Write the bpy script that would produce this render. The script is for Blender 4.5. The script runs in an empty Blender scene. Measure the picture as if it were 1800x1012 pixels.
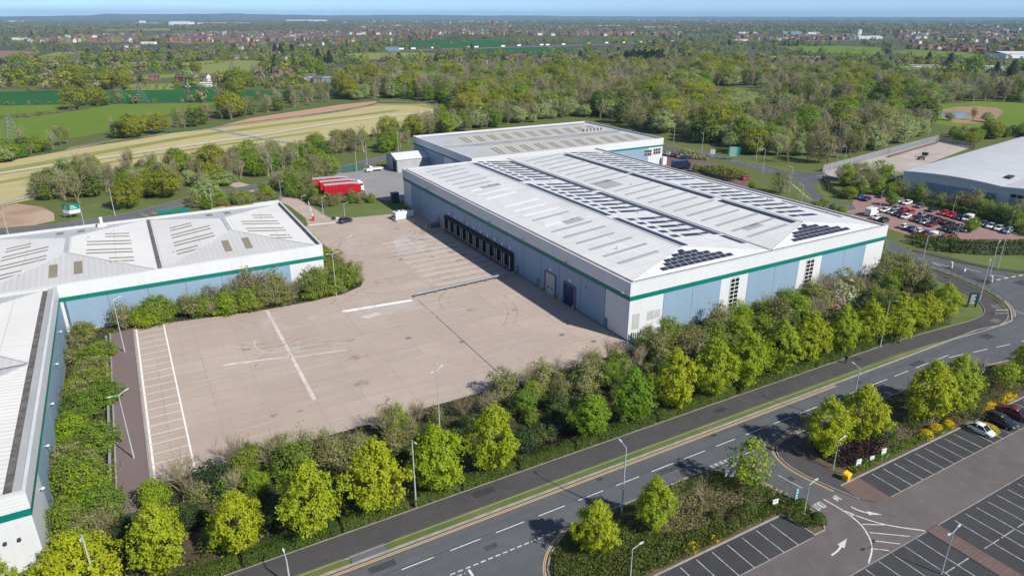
import bpy, math, random
import numpy as np
from mathutils import Vector
R = math.radians
rnd = random.Random(11)
scene = bpy.context.scene
col = scene.collection

# ------------------------------------------------------------------ camera and survey
# World axes follow the estate grid: x along the road front of the main warehouse, y into the estate, z up.
CAM = (-77.2, -91.8, 58.0)
FPX = 1200.0
PITCH = math.atan(478 / 1200.0)
TH = R(29.45)

def at(px, py, z=0.0):
    """ground point of the site that the survey photo shows at this place"""
    dx = (px - 900) / FPX
    dy = (506 - py) / FPX
    c, s = math.cos(PITCH), math.sin(PITCH)
    ex, ey, ez = dx, c + dy * s, -s + dy * c
    du = ex * math.cos(TH) + ey * math.sin(TH)
    dv = -ex * math.sin(TH) + ey * math.cos(TH)
    t = (z - CAM[2]) / ez
    return (CAM[0] + du * t, CAM[1] + dv * t)

def pix(x, y, z=0.0):
    X, Y = x - CAM[0], y - CAM[1]
    ex = X * math.cos(TH) - Y * math.sin(TH)
    ey = X * math.sin(TH) + Y * math.cos(TH)
    Z = z - CAM[2]
    c, s = math.cos(PITCH), math.sin(PITCH)
    dep = ey * c - Z * s
    up = ey * s + Z * c
    if dep <= 0.1:
        return (-9999, 9999)
    return (900 + FPX * ex / dep, 506 - FPX * up / dep)

def rise(base, toppy):
    b = at(*base)
    lo, hi = 0.0, 60.0
    for _ in range(40):
        m = (lo + hi) / 2
        if pix(b[0], b[1], m)[1] > toppy:
            lo = m
        else:
            hi = m
    return lo

def dist(x, y, z=0):
    return math.sqrt((x - CAM[0]) ** 2 + (y - CAM[1]) ** 2 + (z - CAM[2]) ** 2)

def inpoly(p, poly):
    x, y = p
    c = False
    j = len(poly) - 1
    for i in range(len(poly)):
        xi, yi = poly[i]
        xj, yj = poly[j]
        if (yi > y) != (yj > y) and x < (xj - xi) * (y - yi) / (yj - yi) + xi:
            c = not c
        j = i
    return c

# ------------------------------------------------------------------ object helpers
def tag(o, label=None, cat=None, group=None, kind=None):
    if label: o['label'] = label
    if cat: o['category'] = cat
    if group: o['group'] = group
    if kind: o['kind'] = kind
    return o

def link(name, me, parent=None, loc=None, rz=0.0, sc=None):
    o = bpy.data.objects.new(name, me)
    col.objects.link(o)
    if parent is not None: o.parent = parent
    if loc is not None: o.location = loc
    if rz: o.rotation_euler = (0, 0, rz)
    if sc is not None: o.scale = sc if hasattr(sc, '__len__') else (sc, sc, sc)
    return o

def thing(name, label, cat, loc=(0, 0, 0), rz=0.0, group=None, sc=None):
    o = link(name, None, None, loc, rz, sc)
    o.empty_display_size = 0.2
    return tag(o, label, cat, group)

def copy_thing(root, loc, rz, label=None, group=None, sc=None):
    """a copy of a thing with copies of its parts and sub-parts"""
    r = root.copy(); col.objects.link(r)
    r.location = loc; r.rotation_euler = (0, 0, rz)
    if sc is not None: r.scale = (sc, sc, sc)
    if label: r['label'] = label
    if group: r['group'] = group
    for ch in list(root.children):
        c = ch.copy(); col.objects.link(c); c.parent = r
        for g in list(ch.children):
            d = g.copy(); col.objects.link(d); d.parent = c
    return r

class MB:
    """collects shapes, then links them as one mesh object"""
    def __init__(s):
        s.v = []; s.f = []; s.m = []
    def poly(s, pts, m=0):
        n = len(s.v); s.v += [tuple(p) for p in pts]
        s.f.append(tuple(range(n, n + len(pts)))); s.m.append(m)
        return s
    def box(s, x0, x1, y0, y1, z0, z1, m=0, skip=''):
        n = len(s.v)
        s.v += [(x0, y0, z0), (x1, y0, z0), (x1, y1, z0), (x0, y1, z0), (x0, y0, z1), (x1, y0, z1), (x1, y1, z1), (x0, y1, z1)]
        F = {'b': (0, 3, 2, 1), 't': (4, 5, 6, 7), 's': (0, 1, 5, 4), 'e': (1, 2, 6, 5), 'n': (2, 3, 7, 6), 'w': (3, 0, 4, 7)}
        for k, q in F.items():
            if k not in skip:
                s.f.append(tuple(n + i for i in q)); s.m.append(m)
        return s
    def obox(s, cx, cy, ang, lx, ly, z0, z1, m=0):
        c, w = math.cos(ang), math.sin(ang)
        P = [(cx + a * c - b * w, cy + a * w + b * c) for a, b in ((-lx/2, -ly/2), (lx/2, -ly/2), (lx/2, ly/2), (-lx/2, ly/2))]
        return s.prism(P, z0, z1, m)
    def prism(s, pts, z0, z1, m=0, mt=None, bottom=True):
        n = len(s.v); k = len(pts)
        area = sum(pts[i][0] * pts[(i + 1) % k][1] - pts[(i + 1) % k][0] * pts[i][1] for i in range(k))
        if area < 0: pts = pts[::-1]
        s.v += [(p[0], p[1], z0) for p in pts] + [(p[0], p[1], z1) for p in pts]
        for i in range(k):
            j = (i + 1) % k
            s.f.append((n + i, n + j, n + k + j, n + k + i)); s.m.append(m)
        s.f.append(tuple(n + k + i for i in range(k))); s.m.append(m if mt is None else mt)
        if bottom:
            s.f.append(tuple(n + i for i in range(k))[::-1]); s.m.append(m)
        return s
    def tube(s, p0, p1, r0, r1=None, n=8, m=0, caps=True):
        if r1 is None: r1 = r0
        p0, p1 = Vector(p0), Vector(p1)
        d = (p1 - p0).normalized()
        a = d.orthogonal().normalized(); b = d.cross(a)
        k = len(s.v)
        for p, r in ((p0, r0), (p1, r1)):
            for i in range(n):
                t = 2 * math.pi * i / n
                s.v.append(tuple(p + (a * math.cos(t) + b * math.sin(t)) * r))
        for i in range(n):
            j = (i + 1) % n
            s.f.append((k + i, k + j, k + n + j, k + n + i)); s.m.append(m)
        if caps:
            s.f.append(tuple(k + i for i in range(n))[::-1]); s.m.append(m)
            s.f.append(tuple(k + n + i for i in range(n))); s.m.append(m)
        return s
    def loft(s, rings, m=0, caps=True):
        """rings of equal length joined in order"""
        k = len(s.v); n = len(rings[0])
        for r in rings: s.v += [tuple(p) for p in r]
        for a in range(len(rings) - 1):
            for i in range(n):
                j = (i + 1) % n
                s.f.append((k + a * n + i, k + a * n + j, k + (a + 1) * n + j, k + (a + 1) * n + i)); s.m.append(m)
        if caps:
            s.f.append(tuple(k + i for i in range(n))[::-1]); s.m.append(m)
            e = k + (len(rings) - 1) * n
            s.f.append(tuple(e + i for i in range(n))); s.m.append(m)
        return s
    def mesh(s, name, mats, smooth=False):
        me = bpy.data.meshes.new(name)
        me.from_pydata(s.v, [], s.f)
        for m in (mats if isinstance(mats, (list, tuple)) else [mats]): me.materials.append(m)
        me.polygons.foreach_set('material_index', s.m)
        if smooth: me.polygons.foreach_set('use_smooth', [True] * len(s.f))
        me.update()
        return me
    def build(s, name, mats, parent=None, loc=None, rz=0.0, smooth=False):
        return link(name, s.mesh(name, mats, smooth), parent, loc, rz)

def np_mesh(name, verts, nper, mats, mi=None):
    """many separate faces of nper corners from an (N*nper, 3) array"""
    me = bpy.data.meshes.new(name)
    nv = len(verts); nf = nv // nper
    me.vertices.add(nv); me.vertices.foreach_set('co', np.asarray(verts, np.float32).ravel())
    me.loops.add(nv); me.loops.foreach_set('vertex_index', np.arange(nv, dtype=np.int32))
    me.polygons.add(nf)
    me.polygons.foreach_set('loop_start', np.arange(0, nv, nper, dtype=np.int32))
    for m in mats: me.materials.append(m)
    if mi is not None: me.polygons.foreach_set('material_index', np.asarray(mi, np.int32))
    me.update(calc_edges=True)
    me.validate()
    return me

def sheet(name, pts, z, m, kind='structure', label=None, cat=None):
    b = MB(); b.poly([(p[0], p[1], z) for p in pts])
    o = b.build(name, m)
    # keep the face upward
    if o.data.polygons[0].normal.z < 0: o.data.flip_normals()
    return tag(o, label, cat, None, kind)

def strip(path, w0, w1=None):
    """outline of a band along a path, w0 to the left and w1 to the right"""
    if w1 is None: w1 = w0
    L, Q = [], []
    for i, p in enumerate(path):
        a = Vector(path[max(i - 1, 0)]); b = Vector(path[min(i + 1, len(path) - 1)])
        d = (b - a).normalized(); n = Vector((-d.y, d.x))
        L.append((p[0] + n.x * w0, p[1] + n.y * w0)); Q.append((p[0] - n.x * w1, p[1] - n.y * w1))
    return L, Q

def band(mb, path, w0, w1, z, m=0):
    L, Q = strip(path, w0, w1)
    for i in range(len(path) - 1):
        mb.poly([(Q[i][0], Q[i][1], z), (Q[i+1][0], Q[i+1][1], z), (L[i+1][0], L[i+1][1], z), (L[i][0], L[i][1], z)], m)

def raised(mb, path, w0, w1, z0, z1, m=0):
    L, Q = strip(path, w0, w1)
    mb.prism(L + Q[::-1], z0, z1, m)

def smoothpath(pts, it=2):
    for _ in range(it):
        q = [pts[0]]
        for a, b in zip(pts[:-1], pts[1:]):
            q += [(a[0]*.75 + b[0]*.25, a[1]*.75 + b[1]*.25), (a[0]*.25 + b[0]*.75, a[1]*.25 + b[1]*.75)]
        q.append(pts[-1]); pts = q
    return pts

# ------------------------------------------------------------------ materials
def nt(name):
    m = bpy.data.materials.new(name); m.use_nodes = True
    t = m.node_tree; t.nodes.clear()
    return m, t

class NB:
    """short-hand for node building"""
    def __init__(s, t): s.t = t
    def n(s, kind, **kw):
        x = s.t.nodes.new(kind)
        for k, v in kw.items(): setattr(x, k, v)
        return x
    def l(s, a, b): s.t.links.new(a, b)
    def coords(s, mode, scale=(1, 1, 1)):
        if mode == 'P': o = s.n('ShaderNodeNewGeometry').outputs['Position']
        else: o = s.n('ShaderNodeTexCoord').outputs['Object']
        mp = s.n('ShaderNodeMapping'); mp.inputs['Scale'].default_value = scale
        s.l(o, mp.inputs['Vector']); return mp.outputs['Vector']
    def noise(s, vec, scale, detail=4, rough=.55, lo=.35, hi=.65):
        x = s.n('ShaderNodeTexNoise'); x.inputs['Scale'].default_value = scale
        x.inputs['Detail'].default_value = detail; x.inputs['Roughness'].default_value = rough
        s.l(vec, x.inputs['Vector'])
        r = s.n('ShaderNodeMapRange'); r.inputs['From Min'].default_value = lo; r.inputs['From Max'].default_value = hi
        s.l(x.outputs['Fac'], r.inputs['Value']); return r.outputs['Result']
    def mix(s, f, a, b, blend='MIX'):
        x = s.n('ShaderNodeMix', data_type='RGBA', blend_type=blend)
        for i, val in ((0, f), (6, a), (7, b)):
            if isinstance(val, (int, float)): x.inputs[i].default_value = val
            elif isinstance(val, tuple): x.inputs[i].default_value = (*val, 1) if len(val) == 3 else val
            else: s.l(val, x.inputs[i])
        return x.outputs[2]
    def math(s, op, a, b=0.0):
        x = s.n('ShaderNodeMath', operation=op)
        for i, val in ((0, a), (1, b)):
            if isinstance(val, (int, float)): x.inputs[i].default_value = val
            else: s.l(val, x.inputs[i])
        return x.outputs[0]
    def out(s, color, rough=.8, spec=.3, metal=0.0, height=None, bd=.1, bs=.6, coat=0.0):
        p = s.n('ShaderNodeBsdfPrincipled')
        if isinstance(color, tuple): p.inputs['Base Color'].default_value = (*color, 1)
        else: s.l(color, p.inputs['Base Color'])
        if isinstance(rough, (int, float)): p.inputs['Roughness'].default_value = rough
        else: s.l(rough, p.inputs['Roughness'])
        p.inputs['Specular IOR Level'].default_value = spec
        p.inputs['Metallic'].default_value = metal
        p.inputs['Coat Weight'].default_value = coat
        if height is not None:
            b = s.n('ShaderNodeBump'); b.inputs['Distance'].default_value = bd; b.inputs['Strength'].default_value = bs
            s.l(height, b.inputs['Height']); s.l(b.outputs['Normal'], p.inputs['Normal'])
        o = s.n('ShaderNodeOutputMaterial'); s.l(p.outputs[0], o.inputs['Surface'])
        return p

def M(name, c, c2=None, scale=1.0, rough=.75, spec=.3, metal=0.0, mode='O', detail=4, c3=None, scale3=.1, bump=0.0, coat=0.0, lo=.35, hi=.65):
    m, t = nt(name); b = NB(t)
    if c2 is None: c2 = tuple(x * .82 for x in c)
    v = b.coords(mode)
    f = b.noise(v, scale, detail, lo=lo, hi=hi)
    colr = b.mix(f, c, c2)
    if c3 is not None:
        colr = b.mix(b.noise(v, scale3, 3), colr, c3)
    b.out(colr, rough, spec, metal, height=(b.noise(v, scale * 3, 4) if bump else None), bd=bump, coat=coat)
    return m

def leafmat(name, c1, c2, c3=None, trans=.3, scale=.9, rand=.35):
    """leaf colours: two hues in patches, a third by individual plant"""
    m, t = nt(name); b = NB(t)
    oi = b.n('ShaderNodeObjectInfo')
    add = b.n('ShaderNodeVectorMath', operation='ADD')
    b.l(b.coords('O'), add.inputs[0])
    sc = b.n('ShaderNodeVectorMath', operation='SCALE'); sc.inputs['Scale'].default_value = 37.0
    cmb = b.n('ShaderNodeCombineXYZ'); b.l(oi.outputs['Random'], cmb.inputs[0]); b.l(oi.outputs['Random'], cmb.inputs[1])
    b.l(cmb.outputs[0], sc.inputs[0]); b.l(sc.outputs[0], add.inputs[1])
    f = b.noise(add.outputs[0], scale, 5, .7, .3, .7)
    colr = b.mix(f, c1, c2)
    if c3 is not None:
        colr = b.mix(b.math('MULTIPLY', oi.outputs['Random'], rand * 2), colr, c3)
    p = b.n('ShaderNodeBsdfPrincipled'); b.l(colr, p.inputs['Base Color'])
    p.inputs['Roughness'].default_value = .6; p.inputs['Specular IOR Level'].default_value = .25
    tr = b.n('ShaderNodeBsdfTranslucent'); b.l(b.mix(.5, colr, (c1[0]*1.3, c1[1]*1.3, c1[2]*.8)), tr.inputs['Color'])
    mx = b.n('ShaderNodeMixShader'); mx.inputs[0].default_value = trans
    b.l(p.outputs[0], mx.inputs[1]); b.l(tr.outputs[0], mx.inputs[2])
    o = b.n('ShaderNodeOutputMaterial'); b.l(mx.outputs[0], o.inputs['Surface'])
    return m

def m_concrete(name, ca, cb, joint, bw, rh, stain, streak):
    m, t = nt(name); b = NB(t)
    v = b.coords('P')
    br = b.n('ShaderNodeTexBrick'); br.offset = 0.0; br.squash = 1.0
    b.l(v, br.inputs['Vector'])
    br.inputs['Color1'].default_value = (*ca, 1); br.inputs['Color2'].default_value = (*cb, 1); br.inputs['Mortar'].default_value = (*joint, 1)
    br.inputs['Scale'].default_value = 1.0; br.inputs['Mortar Size'].default_value = .05; br.inputs['Mortar Smooth'].default_value = .3
    br.inputs['Brick Width'].default_value = bw; br.inputs['Row Height'].default_value = rh; br.inputs['Bias'].default_value = 0.0
    c = br.outputs['Color']
    c = b.mix(b.math('MULTIPLY', b.noise(v, .035, 6, .65, .42, .66), .95), c, stain)
    c = b.mix(b.math('MULTIPLY', b.noise(v, .16, 5, .7, .5, .75), .5), c, tuple(x * .78 for x in ca))
    c = b.mix(b.math('MULTIPLY', b.noise(b.coords('P', (.08, 2.2, 1)), .8, 5, .6, .5, .72), .45), c, streak)
    c = b.mix(b.math('MULTIPLY', b.noise(b.coords('P', (1.6, .05, 1)), .8, 5, .6, .55, .75), .35), c, tuple(x * .7 for x in ca))
    c = b.mix(b.math('MULTIPLY', b.noise(v, 2.5, 6, .75, .35, .7), .22), c, tuple(x * .7 for x in ca))
    b.out(c, .88, .2, height=b.noise(v, 6, 4), bd=.01)
    return m

def m_asphalt(name, c, patch, fleck, mode='P', wear=None):
    m, t = nt(name); b = NB(t)
    v = b.coords(mode)
    k = b.mix(b.noise(v, .07, 5, .6, .35, .7), c, patch)
    k = b.mix(b.math('MULTIPLY', b.noise(v, .45, 6, .7, .45, .75), .6), k, fleck)
    k = b.mix(b.math('MULTIPLY', b.noise(v, 7, 4, .8, .3, .8), .35), k, tuple(x * .6 for x in c))
    if wear is not None:
        # tyre tracks along the carriageway
        k = b.mix(b.math('MULTIPLY', b.noise(b.coords(mode, (.02, .55, 1)), 1.0, 3, .5, .45, .65), .45), k, wear)
    b.out(k, .85, .25, height=b.noise(v, 14, 3), bd=.01)
    return m

def m_ribbed(name, c, c2, axis, period, amount=.16, rough=.45, dirt=None, streak=None, bump=.03, seam=None, mode='P'):
    """profiled metal sheet: ribs across one axis"""
    m, t = nt(name); b = NB(t)
    v = b.coords(mode)
    sp = b.n('ShaderNodeSeparateXYZ'); b.l(v, sp.inputs[0])
    x = b.math('MULTIPLY', sp.outputs['XYZ'.index(axis)], 2 * math.pi / period)
    s = b.math('SINE', x)
    s01 = b.math('ADD', b.math('MULTIPLY', s, .5), .5)
    base = b.mix(b.noise(v, .12, 4, .6, .3, .7), c, c2)
    colr = b.mix(b.math('MULTIPLY', s01, amount), base, tuple(q * .55 for q in c))
    if dirt is not None:
        sc = (1.2, 1.2, .06) if streak is None else streak
        colr = b.mix(b.math('MULTIPLY', b.noise(b.coords(mode, sc), 1.0, 5, .65, .5, .8), .55), colr, dirt)
    if seam is not None:
        br = b.n('ShaderNodeTexBrick'); br.offset = 0.0; b.l(v, br.inputs['Vector']); br.inputs['Scale'].default_value = 1.0
        for q_, c_ in (('Color1', (1, 1, 1, 1)), ('Color2', (.93, .935, .93, 1)), ('Mortar', (.62, .63, .63, 1))): br.inputs[q_].default_value = c_
        br.inputs['Mortar Size'].default_value = .06; br.inputs['Mortar Smooth'].default_value = .2; br.inputs['Brick Width'].default_value = seam[0]; br.inputs['Row Height'].default_value = seam[1]
        colr = b.mix(.85, colr, br.outputs['Color'], 'MULTIPLY')
    b.out(colr, rough, .4, height=s, bd=bump, bs=.5)
    return m

def m_stain(name, c, alpha, scale=.6, lo=.4, hi=.65, stretch=(1, 1, 1)):
    m, t = nt(name); b = NB(t)
    f = b.math('MULTIPLY', b.noise(b.coords('P', stretch), scale, 6, .7, lo, hi), alpha)
    p = b.n('ShaderNodeBsdfPrincipled'); p.inputs['Base Color'].default_value = (*c, 1); p.inputs['Roughness'].default_value = .85; p.inputs['Specular IOR Level'].default_value = .2
    tr = b.n('ShaderNodeBsdfTransparent'); mx = b.n('ShaderNodeMixShader'); b.l(f, mx.inputs[0]); b.l(tr.outputs[0], mx.inputs[1]); b.l(p.outputs[0], mx.inputs[2])
    o = b.n('ShaderNodeOutputMaterial'); b.l(mx.outputs[0], o.inputs['Surface'])
    return m

def m_marking(name, c, under, wear=.5, scale=1.2):
    m, t = nt(name); b = NB(t)
    v = b.coords('P')
    f = b.noise(v, scale, 6, .75, wear - .18, wear + .18)
    b.out(b.mix(f, under, c), .8, .2)
    return m

K = {}
K['yard'] = m_concrete('yard_concrete', (.45, .365, .305), (.395, .325, .275), (.26, .215, .188), 7.2, 4.6, (.365, .295, .248), (.53, .465, .41))
K['yard_pale'] = M('pale_concrete', (.47, .42, .38), (.41, .36, .32), .25, .9, mode='P', c3=(.36, .31, .28), scale3=.09)
K['yard_grey'] = m_concrete('grey_concrete', (.29, .285, .28), (.26, .255, .25), (.2, .195, .19), 6, 5, (.22, .215, .21), (.33, .32, .31))
K['road'] = m_asphalt('road_asphalt', (.095, .1, .11), (.115, .119, .127), (.145, .149, .156), wear=(.07, .074, .082))
K['road_pale'] = m_asphalt('pale_asphalt', (.14, .14, .15), (.115, .115, .122), (.17, .17, .175))
K['lot'] = m_asphalt('car_park_asphalt', (.044, .045, .048), (.06, .061, .064), (.08, .081, .085))
K['aisle'] = m_asphalt('aisle_asphalt', (.115, .1, .098), (.145, .127, .124), (.19, .17, .165))
K['footway'] = m_asphalt('footway_asphalt', (.064, .06, .061), (.08, .075, .076), (.105, .1, .099))
K['kerb'] = M('kerb_concrete', (.34, .31, .28), (.25, .23, .21), .8, .9, mode='P')
K['tyre_mark'] = m_stain('tyre_mark', (.18, .15, .13), .28, .5, .42, .6)
K['oil'] = m_stain('oil_stain', (.2, .165, .145), .3, .9, .4, .6)
K['chalk'] = m_stain('pale_scuff', (.62, .57, .52), .55, .35, .45, .62)
K['tar'] = m_stain('tar_patch', (.05, .052, .057), .42, .8, .25, .5)
K['gravel'] = M('gravel_chips', (.23, .17, .165), (.13, .1, .1), 5.0, .95, mode='P', detail=8, c3=(.19, .145, .14), scale3=.15, bump=.05)
K['brickpave'] = m_concrete('red_block_paving', (.31, .195, .175), (.275, .17, .155), (.24, .15, .135), 1.2, .6, (.3, .19, .175), (.38, .24, .22))
K['brownpave'] = m_concrete('brown_block_paving', (.17, .115, .1), (.14, .095, .085), (.1, .07, .065), .9, .45, (.15, .11, .1), (.2, .15, .135))
K['grass'] = M('mown_grass', (.075, .125, .022), (.115, .145, .035), .5, .95, mode='P', detail=8, c3=(.125, .155, .04), scale3=.12, bump=.04)
K['grass_dry'] = M('worn_grass', (.10, .135, .03), (.155, .15, .055), .35, .95, mode='P', detail=8, c3=(.08, .125, .025), scale3=.1, bump=.04)
K['soil'] = M('bare_soil', (.36, .23, .16), (.28, .17, .115), .2, .95, mode='P', detail=8, c3=(.42, .31, .22), scale3=.06, bump=.1)
K['litter'] = M('leaf_litter', (.035, .045, .016), (.024, .034, .012), .6, .95, mode='P', detail=8, c3=(.09, .06, .035), scale3=.15, bump=.08)
K['bark_mulch'] = M('bark_mulch', (.115, .07, .05), (.07, .045, .035), 1.5, .95, mode='P', detail=8, c3=(.13, .1, .06), scale3=.2, bump=.05)
K['white_line'] = m_marking('white_road_paint', (.64, .64, .62), (.16, .165, .17), .38, 2.2)
K['lot_line'] = m_marking('car_park_paint', (.6, .6, .6), (.1, .1, .105), .45, 1.6)
K['yellow_line'] = m_marking('yellow_road_paint', (.62, .42, .17), (.3, .24, .16), .36, 3.0)
K['worn_line'] = m_marking('worn_yard_paint', (.78, .75, .71), (.5, .43, .38), .27, .8)
K['faint_line'] = m_marking('faint_yard_paint', (.66, .61, .57), (.45, .37, .32), .48, .7)
K['clad_blue'] = m_ribbed('blue_grey_cladding', (.245, .35, .455), (.22, .325, .43), 'Z', .32, .2, .5, dirt=(.26, .35, .44), bump=.012)
K['clad_white'] = m_ribbed('white_cladding', (.63, .645, .655), (.59, .61, .625), 'Z', .32, .08, .5, dirt=(.5, .52, .52), bump=.01)
K['clad_white_v'] = m_ribbed('white_upper_cladding', (.63, .645, .65), (.59, .605, .61), 'Z', .45, .06, .5, dirt=(.5, .51, .5), bump=.01)
K['teal'] = M('teal_trim', (.0, .175, .13), (.0, .15, .115), .3, .45, mode='P')
K['roof_white'] = m_ribbed('white_roof_sheet', (.70, .695, .675), (.62, .62, .605), 'Y', .9, .05, .5, dirt=(.44, .455, .45), streak=(.03, 1.1, 1), seam=(6.2, 9.8))
K['roof_white_x'] = m_ribbed('white_hip_sheet', (.66, .66, .645), (.6, .6, .59), 'X', .9, .06, .5, dirt=(.56, .57, .56), streak=(1.1, .05, 1))
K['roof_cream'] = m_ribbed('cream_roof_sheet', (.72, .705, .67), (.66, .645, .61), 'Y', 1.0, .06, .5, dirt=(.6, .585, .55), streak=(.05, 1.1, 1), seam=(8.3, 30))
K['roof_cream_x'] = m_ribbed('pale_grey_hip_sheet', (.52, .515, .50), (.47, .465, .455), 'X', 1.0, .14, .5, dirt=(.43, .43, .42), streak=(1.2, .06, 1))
K['roof_grey'] = m_ribbed('weathered_roof_sheet', (.42, .42, .40), (.37, .37, .355), 'X', 1.0, .10, .6, dirt=(.3, .3, .27), streak=(1.1, .06, 1))
K['roof_side'] = m_ribbed('side_roof_sheet', (.51, .52, .53), (.46, .47, .48), 'X', 1.1, .06, .5, dirt=(.47, .48, .48), streak=(.7, .05, 1))
K['roof_curved'] = m_ribbed('curved_roof_sheet', (.56, .565, .57), (.5, .505, .51), 'Y', 1.1, .06, .5, dirt=(.43, .44, .44), streak=(.05, .8, 1), seam=(200, 4.6), mode='O')
K['rooflight'] = M('grey_rooflight', (.40, .41, .40), (.35, .36, .35), .3, .35, mode='P', spec=.4)
K['rooflight_new'] = M('bright_rooflight', (.74, .74, .74), (.7, .7, .7), .3, .35, mode='P')
K['rooflight_tan'] = M('tan_rooflight', (.25, .215, .155), (.21, .18, .13), .3, .4, mode='P')
K['rooflight_dim'] = M('dim_rooflight', (.26, .22, .145), (.23, .195, .13), .3, .5, mode='P')
K['gutter'] = M('dirty_gutter', (.085, .075, .07), (.17, .155, .145), .9, .8, mode='P', detail=8)
K['flash'] = M('grey_flashing', (.42, .43, .44), (.36, .37, .38), .4, .5, mode='P')
K['coping'] = M('white_coping', (.6, .62, .63), (.52, .54, .55), .25, .45, mode='P')
K['joint'] = M('dark_joint', (.10, .14, .20), None, 1, .6)
K['solar'] = M('solar_glass', (.020, .026, .05), (.028, .034, .062), .8, .38, spec=.3, mode='P')
K['black'] = M('black_rubber', (.012, .012, .013), (.02, .02, .022), 2, .7, mode='P')
K['dark'] = M('dark_metal', (.05, .053, .058), (.035, .037, .04), 2, .5, mode='P')
K['navy_door'] = M('navy_blue_door', (.012, .02, .12), (.01, .016, .10), 1, .4, mode='P')
K['grey_door'] = M('pale_grey_door', (.44, .45, .45), (.39, .4, .4), 1, .5, mode='P')
K['slate_door'] = M('slate_door', (.13, .18, .23), (.11, .155, .2), 1, .5, mode='P')
K['glass'] = M('dark_window_glass', (.012, .014, .018), (.02, .022, .026), .7, .08, spec=.6, mode='P')
K['white'] = M('white_paint', (.78, .78, .77), (.72, .72, .71), .7, .4)
K['steel'] = M('galvanised_steel', (.40, .42, .44), (.33, .35, .37), 1.5, .45, metal=.3)
K['steel_dark'] = M('weathered_steel', (.22, .235, .25), (.18, .19, .2), 1.5, .5, metal=.3)
K['pole'] = M('lamp_column_grey', (.50, .53, .55), (.43, .46, .48), .6, .5, metal=.2)
K['lens'] = M('lamp_glass', (.55, .6, .63), (.5, .54, .57), 2, .15, spec=.6)
K['yellow'] = M('yellow_paint', (.70, .42, .01), (.62, .36, .01), 1.5, .5)
K['red_curtain'] = M('red_curtain_side', (.42, .008, .014), (.33, .006, .011), .35, .5, coat=.1)
K['red_paint'] = M('red_paint', (.55, .02, .02), (.48, .015, .018), 1, .4)
K['tyre'] = M('tyre_rubber', (.018, .018, .019), (.03, .03, .03), 3, .85)
K['rim'] = M('wheel_alloy', (.45, .46, .48), (.3, .31, .32), 6, .3, metal=.7)
K['lamp_red'] = M('tail_lamp', (.35, .01, .01), None, 2, .2)
K['green_sign'] = M('green_sign_face', (.0, .20, .16), (.0, .18, .145), 1, .4)
K['green_frame'] = M('dark_green_frame', (.012, .05, .055), None, 1, .5)
K['green_mesh'] = M('green_mesh_fence', (.02, .13, .075), (.015, .105, .06), 2, .6)
K['water'] = M('pond_water', (.22, .25, .30), (.19, .22, .27), .02, .08, spec=.6, mode='P')
K['reed'] = M('dry_reeds', (.34, .22, .13), (.26, .17, .1), .12, .95, mode='P', detail=8, bump=.2)
K['pipe_green'] = M('green_rail', (.02, .11, .06), None, 1, .6)
K['tan_tarp'] = M('tan_sheet', (.55, .4, .2), (.48, .34, .17), 1, .7)
K['skin'] = M('skin', (.45, .28, .2), None, 5, .6)
K['cloth_dark'] = M('dark_clothes', (.025, .028, .035), (.035, .038, .045), 6, .9)
K['cloth_navy'] = M('navy_trousers', (.03, .04, .07), None, 6, .9)
K['hair'] = M('dark_hair', (.03, .02, .015), None, 9, .8)

# ------------------------------------------------------------------ foliage
L = {}
L['lime'] = leafmat('lime_maple_leaf', (.45, .465, .012), (.28, .345, .012), (.22, .335, .016), .35, .55, .35)
L['fresh'] = leafmat('fresh_green_leaf', (.21, .34, .022), (.125, .24, .018), (.32, .40, .022), .35, .6, .35)
L['green'] = leafmat('mid_green_leaf', (.15, .235, .03), (.09, .155, .024), (.23, .26, .04), .3, .7, .4)
L['dark'] = leafmat('dark_green_leaf', (.032, .06, .018), (.022, .042, .014), (.05, .075, .02), .15, .8, .4)
L['olive'] = leafmat('olive_leaf', (.225, .235, .045), (.15, .17, .035), (.17, .22, .04), .25, .7, .4)
L['oak'] = leafmat('young_oak_leaf', (.28, .30, .022), (.165, .195, .016), (.36, .36, .024), .28, .35, .4)
L['brown'] = leafmat('budding_brown_leaf', (.31, .275, .155), (.225, .2, .115), (.29, .295, .125), .2, .5, .4)
L['willow'] = leafmat('grey_green_willow_leaf', (.36, .43, .16), (.26, .34, .11), (.37, .42, .2), .3, .4, .4)
L['hedge'] = leafmat('hedge_leaf', (.075, .125, .012), (.04, .08, .008), (.10, .145, .015), .2, .5, .3)
L['purple'] = leafmat('purple_leaf', (.035, .014, .017), (.022, .01, .012), None, .1, 1.0)
L['yellow'] = leafmat('yellow_blossom', (.72, .53, .01), (.6, .42, .01), None, .2, 1.0)
L['blossom'] = leafmat('white_blossom', (.62, .6, .53), (.5, .49, .42), None, .2, 1.0)
L['pink'] = leafmat('pink_blossom', (.55, .38, .38), (.42, .27, .28), None, .2, 1.0)
L['red'] = leafmat('red_shoots', (.24, .04, .025), (.14, .05, .03), None, .2, 1.0)
L['cover'] = leafmat('ground_cover_leaf', (.095, .11, .016), (.055, .075, .014), (.11, .11, .02), .15, .25, .3)
L['grassblade'] = leafmat('rough_grass_blade', (.10, .13, .03), (.15, .14, .05), None, .2, .2)
L['far_wood'] = leafmat('distant_leaf', (.15, .17, .05), (.10, .12, .042), (.21, .19, .09), .1, .15, .5)
B_ = {}
B_['bark'] = M('grey_brown_bark', (.13, .105, .08), (.085, .07, .055), 3, .9)
B_['twig'] = leafmat('grey_brown_twig', (.37, .32, .215), (.26, .22, .145), (.33, .28, .17), .0, 1.2, .4)
B_['twig_warm'] = leafmat('warm_brown_twig', (.28, .22, .145), (.2, .155, .1), (.25, .23, .12), .0, 1.2, .4)
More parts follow.
